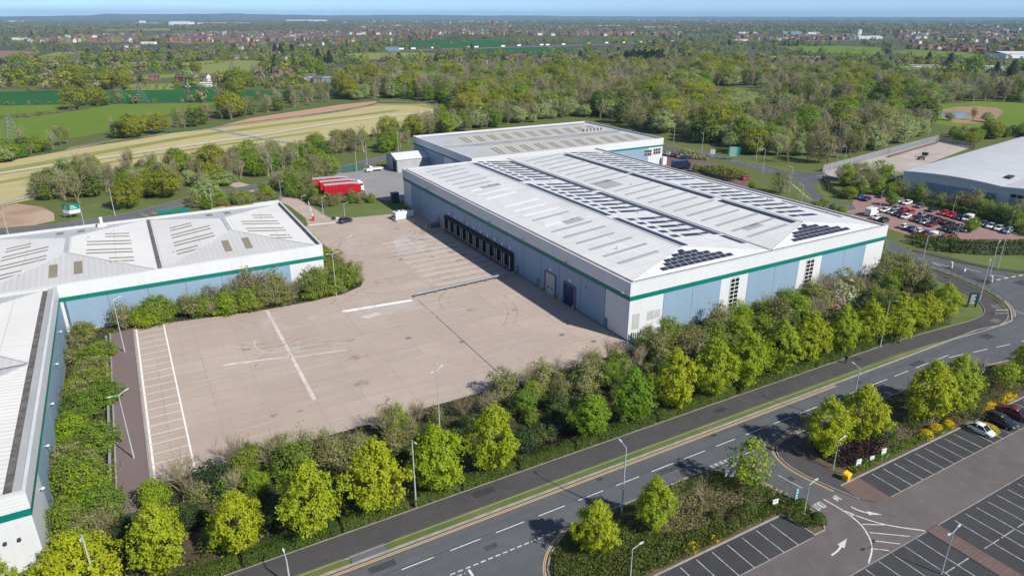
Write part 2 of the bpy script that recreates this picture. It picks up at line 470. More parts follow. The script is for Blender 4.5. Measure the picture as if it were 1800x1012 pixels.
B_['twig_pale'] = leafmat('pale_birch_twig', (.44, .39, .28), (.31, .275, .19), (.35, .29, .175), .0, 1.2, .4)

def rot_cards(rg, ctr, nrm, size, aspect=1.0, pts=4):
    n = len(ctr)
    a = rg.normal(size=(n, 3)); a -= (a * nrm).sum(1, keepdims=True) * nrm
    a /= np.linalg.norm(a, axis=1, keepdims=True) + 1e-9
    b = np.cross(nrm, a)
    s = size.reshape(n, 1)
    if pts == 4:
        q = np.stack([ctr - a * s * .5, ctr + b * s * .32 * aspect, ctr + a * s * .5, ctr - b * s * .32 * aspect], 1)
    else:
        q = np.stack([ctr - a * s * .5, ctr + a * s * .5 + b * s * .3 * aspect, ctr + a * s * .5 - b * s * .3 * aspect], 1)
    return q.reshape(-1, 3)

def crown_points(rg, n, rx, rz, zc, shape, inner, lump):
    d = rg.normal(size=(n, 3)); d /= np.linalg.norm(d, axis=1, keepdims=True)
    r = inner + (1 - inner) * rg.random(n) ** .6
    ph = rg.random(8) * 6.28
    az = np.arctan2(d[:, 1], d[:, 0])
    bump = 1 + lump * (np.sin(az * 3 + ph[0] + d[:, 2] * 2) * .5 + np.sin(az * 5 + ph[1] - d[:, 2] * 4) * .35 + np.sin(d[:, 2] * 7 + ph[2] + az * 2) * .35)
    z = d[:, 2] * r
    if shape == 'ovoid': w = np.where(z > 0, 1 - .66 * np.abs(z) ** 1.15, 1 - .22 * z ** 2)
    elif shape == 'dome': w = np.where(z > 0, 1.0, 1.05); z = np.where(z < 0, z * .55, z)
    elif shape == 'column': w = np.where(z > 0, 1 - .3 * z, 1.0)
    elif shape == 'cone': w = np.clip(.62 - .62 * z, .03, 2)
    else: w = np.ones_like(z)
    P = np.stack([d[:, 0] * r * rx * bump * w, d[:, 1] * r * rx * bump * w, zc + z * rz * (1 + lump * .3 * np.sin(az * 2 + ph[3]))], 1)
    return P, d

def crown_mesh(name, seed, mats, rx, rz, zc, shape='ovoid', clumps=120, per=40, leaf=.3, cr=.5, inner=.45, lump=.16, up=.5, aspect=1.0, pts=4, mixm=None):
    rg = np.random.default_rng(seed)
    C, D = crown_points(rg, clumps, rx, rz, zc, shape, inner, lump)
    cs = cr * (.6 + .8 * rg.random(clumps))
    ci = np.repeat(np.arange(clumps), per)
    off = rg.normal(size=(len(ci), 3)) * .5
    off[:, 2] *= .75
    P = C[ci] + off * cs[ci][:, None]
    N = D[ci] * .6 + np.array([0, 0, up]) + rg.normal(size=P.shape) * .55 + off * .5
    N /= np.linalg.norm(N, axis=1, keepdims=True) + 1e-9
    S = leaf * (.55 + .9 * rg.random(len(P)))
    mi = None
    if mixm is not None:
        cm = (rg.random(clumps) < mixm).astype(np.int32); mi = cm[ci]
    return np_mesh(name, rot_cards(rg, P, N, S, aspect, pts), pts, mats, mi)

def grow(mb, rg, p, d, length, rad, level, spec):
    """branch with children; spec[level] = (segments, children, spread, length factor, radius factor, lift)"""
    seg, kids, spread, lf, rf, lift = spec[level]
    pts = [Vector(p)]; dv = Vector(d).normalized()
    for i in range(seg):
        dv = (dv + Vector((rg.uniform(-1, 1), rg.uniform(-1, 1), rg.uniform(-.6, .6) + lift)) * .16).normalized()
        pts.append(pts[-1] + dv * (length / seg))
    sides = 6 if level == 0 and rad > .08 else 3
    for i in range(seg):
        a = rad * (1 - i / seg * .75); b = rad * (1 - (i + 1) / seg * .75)
        if level >= len(spec) - 1:
            # a twig: one slender blade with a second across it
            s = Vector((rg.uniform(-1, 1), rg.uniform(-1, 1), rg.uniform(-1, 1))).normalized() * a
            mb.poly([pts[i] - s, pts[i] + s, pts[i + 1] + s * .4, pts[i + 1] - s * .4])
        else:
            mb.tube(pts[i], pts[i + 1], a, max(b, rad * .2), sides, caps=False)
    if level + 1 < len(spec):
        for k in range(kids):
            t = rg.uniform(.3, 1.0) if level else rg.uniform(.28, 1.0)
            x = t * seg; i = min(int(x), seg - 1); f = x - i
            q = pts[i].lerp(pts[i + 1], f)
            base = (pts[i + 1] - pts[i]).normalized()
            s = base.orthogonal().normalized(); w = base.cross(s)
            az = rg.uniform(0, 6.283)
            dd = (base + (s * math.cos(az) + w * math.sin(az)) * spread * rg.uniform(.7, 1.3)).normalized()
            grow(mb, rg, q, dd, length * lf * rg.uniform(.7, 1.15) * (1.15 - .5 * t), rad * rf * (1.1 - .4 * t), level + 1, spec)

def bare_mesh(name, seed, mat, height, stems, spread, spec, rad, trunkmat=None):
    rg = random.Random(seed); mb = MB()
    for k in range(stems):
        az = rg.uniform(0, 6.283); t = spread * rg.uniform(.3, 1.0) if stems > 1 else .04
        d = (math.cos(az) * t, math.sin(az) * t, 1)
        r0 = rg.uniform(0, .35) * (stems > 1)
        grow(mb, rg, (math.cos(az) * r0, math.sin(az) * r0, -.05), d, height * rg.uniform(.62, .8), rad * rg.uniform(.8, 1.1), 0, spec)
    return mb.mesh(name, mat)

def trunk_mesh(name, seed, h, r, limbs=6, reach=1.8):
    rg = random.Random(seed); mb = MB(); p = Vector((0, 0, -.05)); pts = [p]
    for i in range(4):
        p = p + Vector((rg.uniform(-.06, .06) * h * .3, rg.uniform(-.06, .06) * h * .3, h / 4)); pts.append(p)
    for i in range(4):
        mb.tube(pts[i], pts[i + 1], r * (1 - i * .19), r * (1 - (i + 1) * .19), 7, caps=False)
    for k in range(limbs):
        t = rg.uniform(.35, .95); i = min(int(t * 4), 3); q = pts[i].lerp(pts[i + 1], t * 4 - i)
        az = k * 6.283 / limbs + rg.uniform(-.4, .4)
        e = q + Vector((math.cos(az) * reach, math.sin(az) * reach, reach * rg.uniform(.6, 1.2)))
        m = q.lerp(e, .5) + Vector((0, 0, -.12 * reach))
        mb.tube(q, m, r * .42, r * .26, 5, caps=False); mb.tube(m, e, r * .26, r * .07, 5, caps=False)
    return mb.mesh(name, B_['bark'])

T = {}     # kind -> list of {part name: mesh}; each template stands at the origin and is 'h' metres tall
def tpl(kind, h, *variants):
    T[kind] = dict(h=h, v=list(variants))

SP_TREE = [(5, 13, .75, .52, .45, .35), (4, 6, .7, .5, .55, .25), (3, 7, .75, .55, .65, .15), (2, 0, 0, 0, 0, .1)]
SP_SHRUB = [(4, 6, .6, .5, .5, .3), (3, 6, .7, .6, .55, .2), (2, 0, 0, 0, 0, .1)]
SP_BIRCH = [(5, 13, .42, .42, .4, .5), (3, 6, .5, .55, .5, .3), (2, 4, .6, .6, .6, .1), (1, 0, 0, 0, 0, .0)]
SP_FAR = [(3, 9, .7, .5, .45, .3), (2, 9, .7, .6, .55, .1), (1, 0, 0, 0, 0, 0)]

# street maples, 11 m
tpl('lime', 11, *[dict(trunk=trunk_mesh('trunk', 10 + i, 7.5, .17, 8, 2.0),
    crown=crown_mesh('crown', 20 + i, [L['lime']], 4.35 + .25 * (i % 2), 5.3, 6.2, 'ovoid', 330, 34, .34, .62, .55, .34, .75)) for i in range(4)])
tpl('fresh', 11, *[dict(trunk=trunk_mesh('trunk', 30 + i, 7.5, .17, 8, 2.0),
    crown=crown_mesh('crown', 34 + i, [L['fresh']], 4.4, 5.1, 6.2, 'ovoid', 330, 38, .32, .66, .45, .34, .55)) for i in range(2)])
tpl('thin', 9, *[dict(trunk=bare_mesh('trunk', 40 + i, B_['bark'], 9, 1, .1, [(5, 14, .6, .5, .4, .4), (3, 5, .6, .5, .5, .3), (2, 0, 0, 0, 0, .1)], .13),
    crown=crown_mesh('crown', 44 + i, [L['lime'], L['fresh']], 3.3, 3.6, 5.3, 'ovoid', 130, 12, .38, .7, .3, .2, .5, mixm=.5)) for i in range(2)])
# belt shrubs, 5 m
def shrub(kind, mats, seeds, h, rx, rz, clumps, per, leaf, bark='twig', stems=7, mixm=None, cr=.6, shape='dome', inner=.3):
    tpl(kind, h, *[dict(trunk=bare_mesh('trunk', s, B_[bark], h * .95, stems, .45, [(3, 5, .6, .5, .5, .3), (2, 0, 0, 0, 0, .1)], .05),
        crown=crown_mesh('crown', s + 500, mats, rx, rz, rz * .62, shape, clumps, per, leaf, cr, inner, .32, .45, mixm=mixm)) for s in seeds])
shrub('green_shrub', [L['green'], L['fresh']], (61, 62, 63), 5, 2.3, 3.1, 200, 34, .23, mixm=.35)
shrub('olive_shrub', [L['olive'], L['brown']], (64, 65, 66), 5, 2.2, 3.2, 180, 28, .21, 'twig_warm', mixm=.4)
shrub('dark_shrub', [L['dark'], L['green']], (67, 68), 4, 2.0, 2.6, 190, 32, .22, mixm=.25)
shrub('bright_shrub', [L['fresh'], L['lime']], (69, 70), 5, 2.2, 3.1, 200, 34, .23, mixm=.3)
shrub('blossom_shrub', [L['blossom'], L['willow']], (71, 72), 4.5, 1.9, 2.8, 110, 13, .26, mixm=.45)
shrub('pink_shrub', [L['pink'], L['brown']], (73,), 5, 2.2, 3.1, 100, 13, .28, mixm=.35)
tpl('bare_shrub', 5, *[dict(stem=bare_mesh('stem', 80 + i, B_[('twig', 'twig_warm', 'twig')[i]], 5.0, 15, .5, [(4, 9, .5, .5, .55, .3), (3, 7, .6, .6, .7, .2), (2, 0, 0, 0, 0, .1)], .06)) for i in range(3)])
tpl('budding_shrub', 5, *[dict(stem=bare_mesh('stem', 90 + i, B_['twig_warm'], 5.0, 11, .45, [(4, 8, .5, .5, .55, .3), (3, 6, .6, .6, .7, .2), (2, 0, 0, 0, 0, .1)], .055),
    crown=crown_mesh('crown', 95 + i, [L['olive'], L['brown']], 2.0, 2.9, 2.4, 'dome', 110, 13, .22, .6, .3, .25, .4, mixm=.4)) for i in range(2)])
tpl('bare_tree', 10, *[dict(trunk=bare_mesh('trunk', 100 + i, B_['twig'], 10, 1, .1, SP_TREE, .17)) for i in range(2)])
# woodland, 12 m
def wood(kind, mats, seeds, h, rx, rz, zc, shape, clumps, per, leaf, cr, inner=.5, lump=.2, mixm=None, bark=True):
    tpl(kind, h, *[dict(trunk=trunk_mesh('trunk', s, h * .62, .22, 6, rx * .55),
        crown=crown_mesh('crown', s + 300, mats, rx, rz, zc, shape, clumps, per, leaf, cr, inner, lump, .85, mixm=mixm)) for s in seeds])
wood('oak', [L['oak'], L['olive']], (111, 112, 113), 12, 6.0, 5.2, 6.6, 'round', 260, 30, .46, 1.1, mixm=.2)
wood('willow', [L['willow'], L['green']], (114, 115, 116), 9, 5.0, 5.0, 4.2, 'dome', 260, 30, .40, .9, mixm=.08)
wood('leafy', [L['fresh'], L['green']], (117, 118, 119), 11, 4.6, 5.2, 5.8, 'round', 240, 26, .46, 1.0, mixm=.35)
wood('brown_wood', [L['brown'], L['olive']], (120, 121), 11, 4.6, 5.2, 5.9, 'round', 230, 18, .38, 1.2, .35, .22, .3)
wood('green_wood', [L['green'], L['dark']], (122, 123), 11, 4.8, 5.4, 5.7, 'round', 230, 14, .66, 1.2, mixm=.3)
wood('conifer', [L['dark']], (124, 125), 13, 3.4, 6.3, 6.8, 'cone', 220, 14, .6, .9, .5, .12)
BIR = [(4, 16, .38, .42, .5, .5), (3, 9, .5, .55, .7, .3), (1, 0, 0, 0, 0, .0)]
tpl('birch', 12, *[dict(trunk=bare_mesh('trunk', 130 + i, B_[('twig_pale', 'twig', 'twig_warm')[i]], 13, 3, .18, BIR, .13),
    crown=crown_mesh('crown', 135 + i, [(L['brown'], L['olive'], L['brown'])[i]], 2.7, 5.0, 7.0, 'column', 130, 8, .42, 1.1, .2, .2)) for i in range(3)])
tpl('bare_wood', 11, *[dict(trunk=bare_mesh('trunk', 140 + i, B_[('twig', 'twig_warm')[i]], 12, 2, .22, [(4, 14, .6, .52, .48, .35), (3, 10, .65, .55, .7, .2), (2, 0, 0, 0, 0, .0)], .2)) for i in range(2)])
# far trees: one mesh each, fewer and bigger leaves
def far(kind, mat, seeds, h, rx, rz, zc, shape, clumps=26, per=7, leaf=1.9, cr=1.9):
    tpl(kind, h, *[dict(trunk=trunk_mesh('trunk', s, h * .5, .25, 4, 2.0), crown=crown_mesh('crown', s, mat, rx, rz, zc, shape, clumps, per, leaf, cr, .55, .2, .5)) for s in seeds])
far('far_oak', [L['oak']], (151,), 12, 6.0, 5.2, 6.2, 'round')
far('far_green', [L['green']], (152,), 11, 5.5, 5.4, 5.6, 'round')
far('far_brown', [L['brown']], (153,), 11, 5.2, 5.4, 5.6, 'round', 26, 6, 1.5)
far('far_dark', [L['dark']], (154,), 12, 4.2, 6.0, 6.2, 'cone')
far('far_grey', [L['far_wood']], (155,), 11, 5.5, 5.2, 5.4, 'round')
far('far_fresh', [L['fresh']], (156,), 11, 5.2, 5.4, 5.6, 'round')
far('far_clump', [L['far_wood'], L['green']], (157, 158), 10, 30, 4.0, 3.4, 'dome', 60, 6, 5.0, 5.0)

ROOTS = {}
def plant(kind, name, x, y, h, label, cat, group=None, wide=1.0, var=None, z=0.0):
    """a plant as one thing with its own trunk and crown"""
    t = T[kind]; v = t['v'][rnd.randrange(len(t['v'])) if var is None else var % len(t['v'])]
    s = h / t['h']
    rz = rnd.uniform(0, 6.283)
    if len(v) == 1:
        me = list(v.values())[0]
        o = link(name, me, None, (x, y, z), rz, (s * wide, s * wide, s))
        return tag(o, label, cat, group)
    o = thing(name, label, cat, (x, y, z), rz, group, (s * wide, s * wide, s))
    for pn, me in v.items(): link(pn, me, o)
    return o

def scatter(name, pts, objs, label, cat=None):
    """one mass of uncountable plants: points (x, y, z, scale, turn, which) carrying copies of the given meshes"""
    me = bpy.data.meshes.new(name)
    P = np.array([p[:3] for p in pts], np.float32)
    me.vertices.add(len(P)); me.vertices.foreach_set('co', P.ravel())
    for nm, ty, k in (('scl', 'FLOAT', 3), ('rot', 'FLOAT', 4), ('idx', 'INT', 5)):
        a = me.attributes.new(nm, ty, 'POINT')
        a.data.foreach_set('value', np.array([p[k] for p in pts], np.int32 if ty == 'INT' else np.float32))
    o = link(name, me)
    g = bpy.data.node_groups.new(name + '_nodes', 'GeometryNodeTree')
    g.interface.new_socket('Geometry', in_out='INPUT', socket_type='NodeSocketGeometry')
    g.interface.new_socket('Geometry', in_out='OUTPUT', socket_type='NodeSocketGeometry')
    N = g.nodes; gi = N.new('NodeGroupInput'); go = N.new('NodeGroupOutput'); j = N.new('GeometryNodeJoinGeometry')
    def attr(nm, ty):
        a = N.new('GeometryNodeInputNamedAttribute'); a.data_type = ty; a.inputs['Name'].default_value = nm
        return a.outputs[0]
    scl, rot, idx = attr('scl', 'FLOAT'), attr('rot', 'FLOAT'), attr('idx', 'INT')
    cx = N.new('ShaderNodeCombineXYZ'); g.links.new(rot, cx.inputs[2])
    for i, ob in enumerate(objs):
        oi = N.new('GeometryNodeObjectInfo'); oi.inputs['Object'].default_value = ob; oi.inputs['As Instance'].default_value = True
        cmp_ = N.new('FunctionNodeCompare'); cmp_.data_type = 'INT'; cmp_.operation = 'EQUAL'
        g.links.new(idx, cmp_.inputs['A'] if cmp_.inputs['A'].type == 'INT' else cmp_.inputs[2])
        (cmp_.inputs[3]).default_value = i
        ip = N.new('GeometryNodeInstanceOnPoints')
        g.links.new(gi.outputs[0], ip.inputs['Points']); g.links.new(cmp_.outputs[0], ip.inputs['Selection'])
        g.links.new(oi.outputs['Geometry'], ip.inputs['Instance']); g.links.new(cx.outputs[0], ip.inputs['Rotation']); g.links.new(scl, ip.inputs['Scale'])
        g.links.new(ip.outputs[0], j.inputs[0])
    g.links.new(j.outputs[0], go.inputs[0])
    md = o.modifiers.new('scatter', 'NODES'); md.node_group = g
    return tag(o, label, cat, None, 'stuff')

def cards_on(name, pts, mats, leaf, seed, label=None, cat=None, kind=None, parent=None, per=1, spread=.0, up=.6, mi=None, aspect=1.0):
    """leaf cards around given points, one mesh"""
    rg = np.random.default_rng(seed)
    P = np.repeat(np.array(pts, float), per, 0) + rg.normal(size=(len(pts) * per, 3)) * spread
    N = rg.normal(size=P.shape) * .7 + np.array([0, 0, up]); N /= np.linalg.norm(N, axis=1, keepdims=True)
    S = leaf * (.6 + .8 * rg.random(len(P)))
    me = np_mesh(name, rot_cards(rg, P, N, S, aspect), 4, mats, None if mi is None else np.repeat(mi, per))
    o = link(name, me, parent)
    return tag(o, label, cat, None, kind)

def hedge(name, path, width, height, mats, label, group, seed, leaf=.22, dens=75, cat='hedge', wob=.12):
    """clipped hedge: leaf cards over a wobbling box"""
    rg = np.random.default_rng(seed)
    pts = []; nr = []
    for a, b in zip(path[:-1], path[1:]):
        a = np.array(a, float); b = np.array(b, float); l = np.linalg.norm(b - a)
        if l < .01: continue
        d = (b - a) / l; n = np.array([-d[1], d[0]])
        k = int(l * (width + 2 * height) * dens)
        t = rg.random(k) * l
        per = rg.random(k) * (width + 2 * height)
        w = 1 + wob * np.sin(t * 1.3 + rg.random()) + wob * .7 * np.sin(t * 3.1)
        off = np.where(per < height, -width / 2, np.where(per > height + width, width / 2, per - height - width / 2))
        z = np.where(per < height, per, np.where(per > height + width, 2 * height + width - per, height))
        off = off * w + rg.normal(size=k) * .06; z = np.clip(z * (1 + wob * .5 * np.sin(t * 1.9)) + rg.normal(size=k) * .07, .03, None)
        P = np.stack([a[0] + d[0] * t + n[0] * off, a[1] + d[1] * t + n[1] * off, z], 1)
        N = np.stack([n[0] * off, n[1] * off, np.where(z > height * .8, 1.0, .25) * width], 1)
        pts.append(P); nr.append(N)
    P = np.concatenate(pts); N = np.concatenate(nr)
    N = N / (np.linalg.norm(N, axis=1, keepdims=True) + 1e-6) + rg.normal(size=P.shape) * .5
    N /= np.linalg.norm(N, axis=1, keepdims=True)
    S = leaf * (.6 + .8 * rg.random(len(P)))
    c = P.mean(0); c[2] = 0
    me = np_mesh(name, rot_cards(rg, P - c, N, S), 4, mats)
    o = link(name, me, None, tuple(c))
    return tag(o, label, cat, group)

def ball_shrub(name, x, y, r, h, mat, label, group, seed, leaf=.14, n=900):
    rg = np.random.default_rng(seed)
    d = rg.normal(size=(n, 3)); d[:, 2] = np.abs(d[:, 2]); d /= np.linalg.norm(d, axis=1, keepdims=True)
    rr = (1 + rg.normal(size=n) * .04)[:, None]
    P = d * rr * np.array([r, r, h])
    P[:, 2] = np.maximum(P[:, 2] - 0.0, .02)
    N = d + rg.normal(size=d.shape) * .4; N /= np.linalg.norm(N, axis=1, keepdims=True)
    me = np_mesh(name, rot_cards(rg, P, N, leaf * (.6 + .8 * rg.random(n))), 4, [mat])
    o = link(name, me, None, (x, y, 0))
    return tag(o, label, 'shrub', group)

# ------------------------------------------------------------------ camera, sun, sky, haze
cam = bpy.data.cameras.new('camera'); cam.lens = 24.0; cam.sensor_width = 36.0
cam.clip_start = 1.0; cam.clip_end = 80000
co = bpy.data.objects.new('camera', cam); col.objects.link(co)
co.location = CAM; co.rotation_euler = (math.pi / 2 - PITCH, 0, -TH)
scene.camera = co

SUN_DIR = Vector((6.04, -13.97, 12.6)).normalized()
sl = bpy.data.lights.new('sun', 'SUN'); sl.energy = 4.2; sl.angle = R(1.0); sl.color = (1.0, .95, .87)
so = bpy.data.objects.new('sun', sl); col.objects.link(so)
so.rotation_euler = SUN_DIR.to_track_quat('Z', 'Y').to_euler(); so.location = (0, 0, 300)
w = bpy.data.worlds.new('World'); scene.world = w; w.use_nodes = True
wt = w.node_tree; wt.nodes.clear()
sk = wt.nodes.new('ShaderNodeTexSky'); sk.sky_type = 'NISHITA'; sk.sun_disc = False
sk.sun_elevation = math.asin(SUN_DIR.z); sk.sun_rotation = math.atan2(SUN_DIR.x, SUN_DIR.y)
sk.air_density = .5; sk.dust_density = .0; sk.ozone_density = 3.0; sk.altitude = 100
bg = wt.nodes.new('ShaderNodeBackground'); bg.inputs['Strength'].default_value = .112
wo = wt.nodes.new('ShaderNodeOutputWorld')
tint = wt.nodes.new('ShaderNodeMix'); tint.data_type = 'RGBA'; tint.blend_type = 'MULTIPLY'; tint.inputs[0].default_value = 1.0
tint.inputs[7].default_value = (.62, .72, .84, 1)
wt.links.new(sk.outputs[0], tint.inputs[6])
# thin high cloud
nb_ = NB(wt); tc = wt.nodes.new('ShaderNodeTexCoord'); mp_ = wt.nodes.new('ShaderNodeMapping'); mp_.inputs['Scale'].default_value = (3, 3, 60)
wt.links.new(tc.outputs['Generated'], mp_.inputs['Vector'])
cl = nb_.mix(nb_.math('MULTIPLY', nb_.noise(mp_.outputs['Vector'], 1.6, 6, .6, .4, .7), .42), tint.outputs[2], (3.6, 4.2, 5.0))
wt.links.new(cl, bg.inputs[0]); wt.links.new(bg.outputs[0], wo.inputs[0])
vs = scene.view_settings
vs.view_transform = 'Standard'; vs.look = 'None'; vs.gamma = 1.0; vs.use_curve_mapping = False; vs.exposure = 0.57
scene.cycles.max_bounces = 6; scene.cycles.diffuse_bounces = 3; scene.cycles.transparent_max_bounces = 8
scene.cycles.volume_bounces = 0; scene.cycles.use_denoising = True
scene.cycles.caustics_reflective = False; scene.cycles.caustics_refractive = False

# ------------------------------------------------------------------ ground to the horizon
def ground_material():
    m, t = nt('countryside'); b = NB(t)
    v = b.coords('P')
    vo = b.n('ShaderNodeTexVoronoi'); vo.inputs['Scale'].default_value = 1 / 260.0; b.l(v, vo.inputs['Vector'])
    sp = b.n('ShaderNodeSeparateColor'); b.l(vo.outputs['Color'], sp.inputs[0])
    cr = b.n('ShaderNodeValToRGB'); cr.color_ramp.interpolation = 'CONSTANT'
    E_ = cr.color_ramp.elements
    E_[0].position = 0; E_[0].color = (.085, .10, .04, 1); E_[1].position = .3; E_[1].color = (.085, .12, .035, 1)
    for p, c in ((.46, (.08, .085, .04, 1)), (.66, (.075, .08, .05, 1)), (.8, (.11, .13, .045, 1)), (.9, (.10, .085, .06, 1))):
        e = E_.new(p); e.color = c
    b.l(sp.outputs[0], cr.inputs[0])
    c = b.mix(b.math('MULTIPLY', b.noise(v, .02, 6, .7, .4, .65), .75), cr.outputs[0], (.09, .10, .045))
    c = b.mix(b.math('MULTIPLY', b.noise(v, .0008, 4, .6, .42, .62), .6), c, (.075, .085, .05))
    # within the estate: rough grass
    ln = b.n('ShaderNodeVectorMath', operation='LENGTH'); b.l(v, ln.inputs[0])
    near = b.n('ShaderNodeMapRange'); b.l(ln.outputs['Value'], near.inputs['Value'])
    near.inputs['From Min'].default_value = 250; near.inputs['From Max'].default_value = 700
    g = b.mix(b.noise(v, .25, 6, .7), (.09, .135, .03), (.13, .125, .05))
    b.out(b.mix(near.outputs[0], g, c), .95, .1)
    return m
gm = ground_material()
n = 128
gb = MB()
rings = [0, 400, 1500, 5000, 12000, 19500]
prev = None
for r in rings[1:]:
    cur = [(r * math.cos(2 * math.pi * i / n), r * math.sin(2 * math.pi * i / n), 0) for i in range(n)]
    if prev is None: gb.poly(cur)
    else:
        for i in range(n): gb.poly([prev[i], cur[i], cur[(i + 1) % n], prev[(i + 1) % n]])
    prev = cur
tag(gb.build('ground', gm), kind='structure')

# low hills along the horizon
hm = M('hill_woods', (.05, .065, .035), (.075, .085, .045), .004, .95, mode='P', detail=8, c3=(.10, .11, .06), scale3=.0012)
def hill_range(profile, D, depth):
    hb = MB(); pts = []
    for (px, py) in profile:
        a = at(px, 40.0); d = Vector((a[0] - CAM[0], a[1] - CAM[1])).normalized()
        q = Vector((CAM[0], CAM[1])) + d * D
        # height whose top is seen at py
        lo, hi = 0, 400
        for _ in range(40):
            mm = (lo + hi) / 2
            if pix(q.x, q.y, mm)[1] > py: lo = mm
            else: hi = mm
        pts.append((q, d, lo))
    rows = [(-.5, 0), (-.3, .35), (-.12, .8), (0, 1), (.5, 1.0)]
    for (a, da, ha), (c, dc, hc) in zip(pts[:-1], pts[1:]):
        for (o0, f0), (o1, f1) in zip(rows[:-1], rows[1:]):
            hb.poly([(*(a + da * depth * o0), ha * f0), (*(c + dc * depth * o0), hc * f0), (*(c + dc * depth * o1), hc * f1), (*(a + da * depth * o1), ha * f1)])
    return hb
prof = []
x = -260
ctrl = [(-260, 30), (0, 29.6), (60, 29), (150, 27.6), (195, 24.6), (235, 25.4), (300, 25.2), (420, 24.2), (460, 25.6), (520, 26.2), (560, 27.4), (640, 27.2), (680, 26.6), (770, 26.6), (840, 27.8), (930, 27.6), (1010, 29), (1100, 29.6), (1250, 30), (1400, 30.4), (1600, 31), (1850, 31.6), (2100, 32)]
while x < 2080:
    for (a, ya), (b2, yb) in zip(ctrl[:-1], ctrl[1:]):
        if a <= x <= b2:
            f = (x - a) / (b2 - a); f = f * f * (3 - 2 * f)
            prof.append((x, ya + (yb - ya) * f + .25 * math.sin(x * .09) + .18 * math.sin(x * .23 + 1)))
            break
    x += 14
tag(hill_range(prof, 15000, 7000).build('hills', hm, smooth=True), kind='structure')

# even air between here and the horizon
hz = MB(); hz.box(-20500, 20500, -20500, 20500, -1.0, 165.0)
vm, vt = nt('haze_air')
pv = vt.nodes.new('ShaderNodeVolumePrincipled'); pv.inputs['Density'].default_value = 6.5e-5
pv.inputs['Color'].default_value = (.42, .70, 1.0, 1); pv.inputs['Anisotropy'].default_value = .0
vo_ = vt.nodes.new('ShaderNodeOutputMaterial'); vt.links.new(pv.outputs[0], vo_.inputs['Volume'])
tag(hz.build('haze', vm), 'thin blue haze over the far countryside', 'haze', None, 'stuff')

# ------------------------------------------------------------------ estate floor
Z0, Z1, Z2, Z3 = .01, .02, .03, .036
yard_pts = [(-82.2, -3.2), (-82.2, 53.6), (-76.7, 52.4), (-66, 50.6), (-57, 49.4), (-48, 49.2), (-40, 50.2), (-35.6, 52.6), (-33.4, 56.5), (-33.2, 62), (-34.5, 72), (-36, 90), (-36.5, 104),
            (-33.5, 110), (-32.5, 118), (-33.5, 134), (-37, 151), (-44, 168), (-47, 178), (-42, 179), (-38, 168), (-32, 155), (-29.5, 145), (-27.7, 134), (-26.8, 124), (-26, 115), (-24.8, 111.8), (-23.5, 110.4), (-8, 108.1), (-2, 110), (0, 110), (0, -3.2)]
sheet('yard', yard_pts, Z0, K['yard'])
sheet('gravel_strip', [(-86.2, -8), (-86.2, 52), (-82.3, 53.4), (-82.3, -8)], Z0, K['gravel'])
kb = MB()
raised(kb, [(-86.3, -8), (-86.3, 52.5)], .12, .12, 0, .22)
raised(kb, [(-82.25, -3), (-82.25, 53.7)], .14, .1, 0, .13)
raised(kb, yard_pts[1:13], .16, 0, 0, .13)
raised(kb, [(-27.7, 134), (-26.8, 124), (-26, 115), (-24.8, 111.8), (-23.5, 110.4), (-8, 108.1)], 0, .18, 0, .13)
tag(kb.build('kerb', K['kerb']), kind='structure')
belt = [(-99, -24.6), (-99, -14), (-93.4, -14), (-93.4, 57), (-42.4, 57), (-42.4, 100.6), (-37, 100), (-33.6, 62), (-35, 52), (-57, 49), (-82, 53.4), (-86.2, 53), (-86.2, -3), (0, -3), (0, 0), (76.8, 0), (76.8, 30), (88, 30), (86, 0), (80, -16), (66, -24.4)]
sheet('planting_bed', belt, .006, K['litter'])
# main road
ROADZ = .012
rd = [(-170, -30.2), (64, -30.3), (70, -31.4), (74.5, -31.3), (77.2, -30), (80.2, -28.4), (83.6, -25.6), (87.7, -19.7), (90.2, -12.6), (91.4, -6), (92.6, 2), (95.5, 12), (101, 23), (109, 38), (118.3, 51.6), (121, 59.2), (134.6, 75), (142.4, 90.8), (145.6, 103.7), (146.6, 118), (146.4, 138), (144.6, 165), (139, 200), (128, 235),
      (134, 238), (145, 203), (151.4, 165), (153, 138), (152.6, 103), (154.6, 90.5), (158.5, 84), (163, 81.3), (172, 81.5), (190, 84), (190, 77), (166, 75), (152, 72.3), (146, 71), (140.8, 69.4), (131.2, 59), (127.7, 51.8), (127.2, 47), (129.1, 44.5), (125.5, 40.5), (119, 41), (112, 30), (103, 14), (99.2, 4.6), (100.3, -2.2), (101.8, -11.3), (105.4, -18.6), (112, -23.5), (125, -24), (160, -16), (160, -70), (112, -62), (95, -50), (78, -44.4), (59.3, -40.9), (45.6, -38.4), (30, -37.3),
      (4.6, -37.0), (-1.6, -37.3), (-3.6, -38.4), (-4.8, -40.2), (-5.2, -43.4), (-4.3, -47), (-3.7, -49), (-9.6, -49), (-10.2, -47.2), (-11.2, -42.6), (-12.6, -39.6), (-14.4, -37.8), (-16.8, -37), (-38.5, -37.1), (-40.7, -38.4), (-42.9, -39.8), (-44.4, -41.6), (-45.2, -44), (-46, -85), (-60, -85), (-56, -44), (-60, -40), (-66, -37), (-170, -37)]
sheet('road', rd, ROADZ, K['road'])
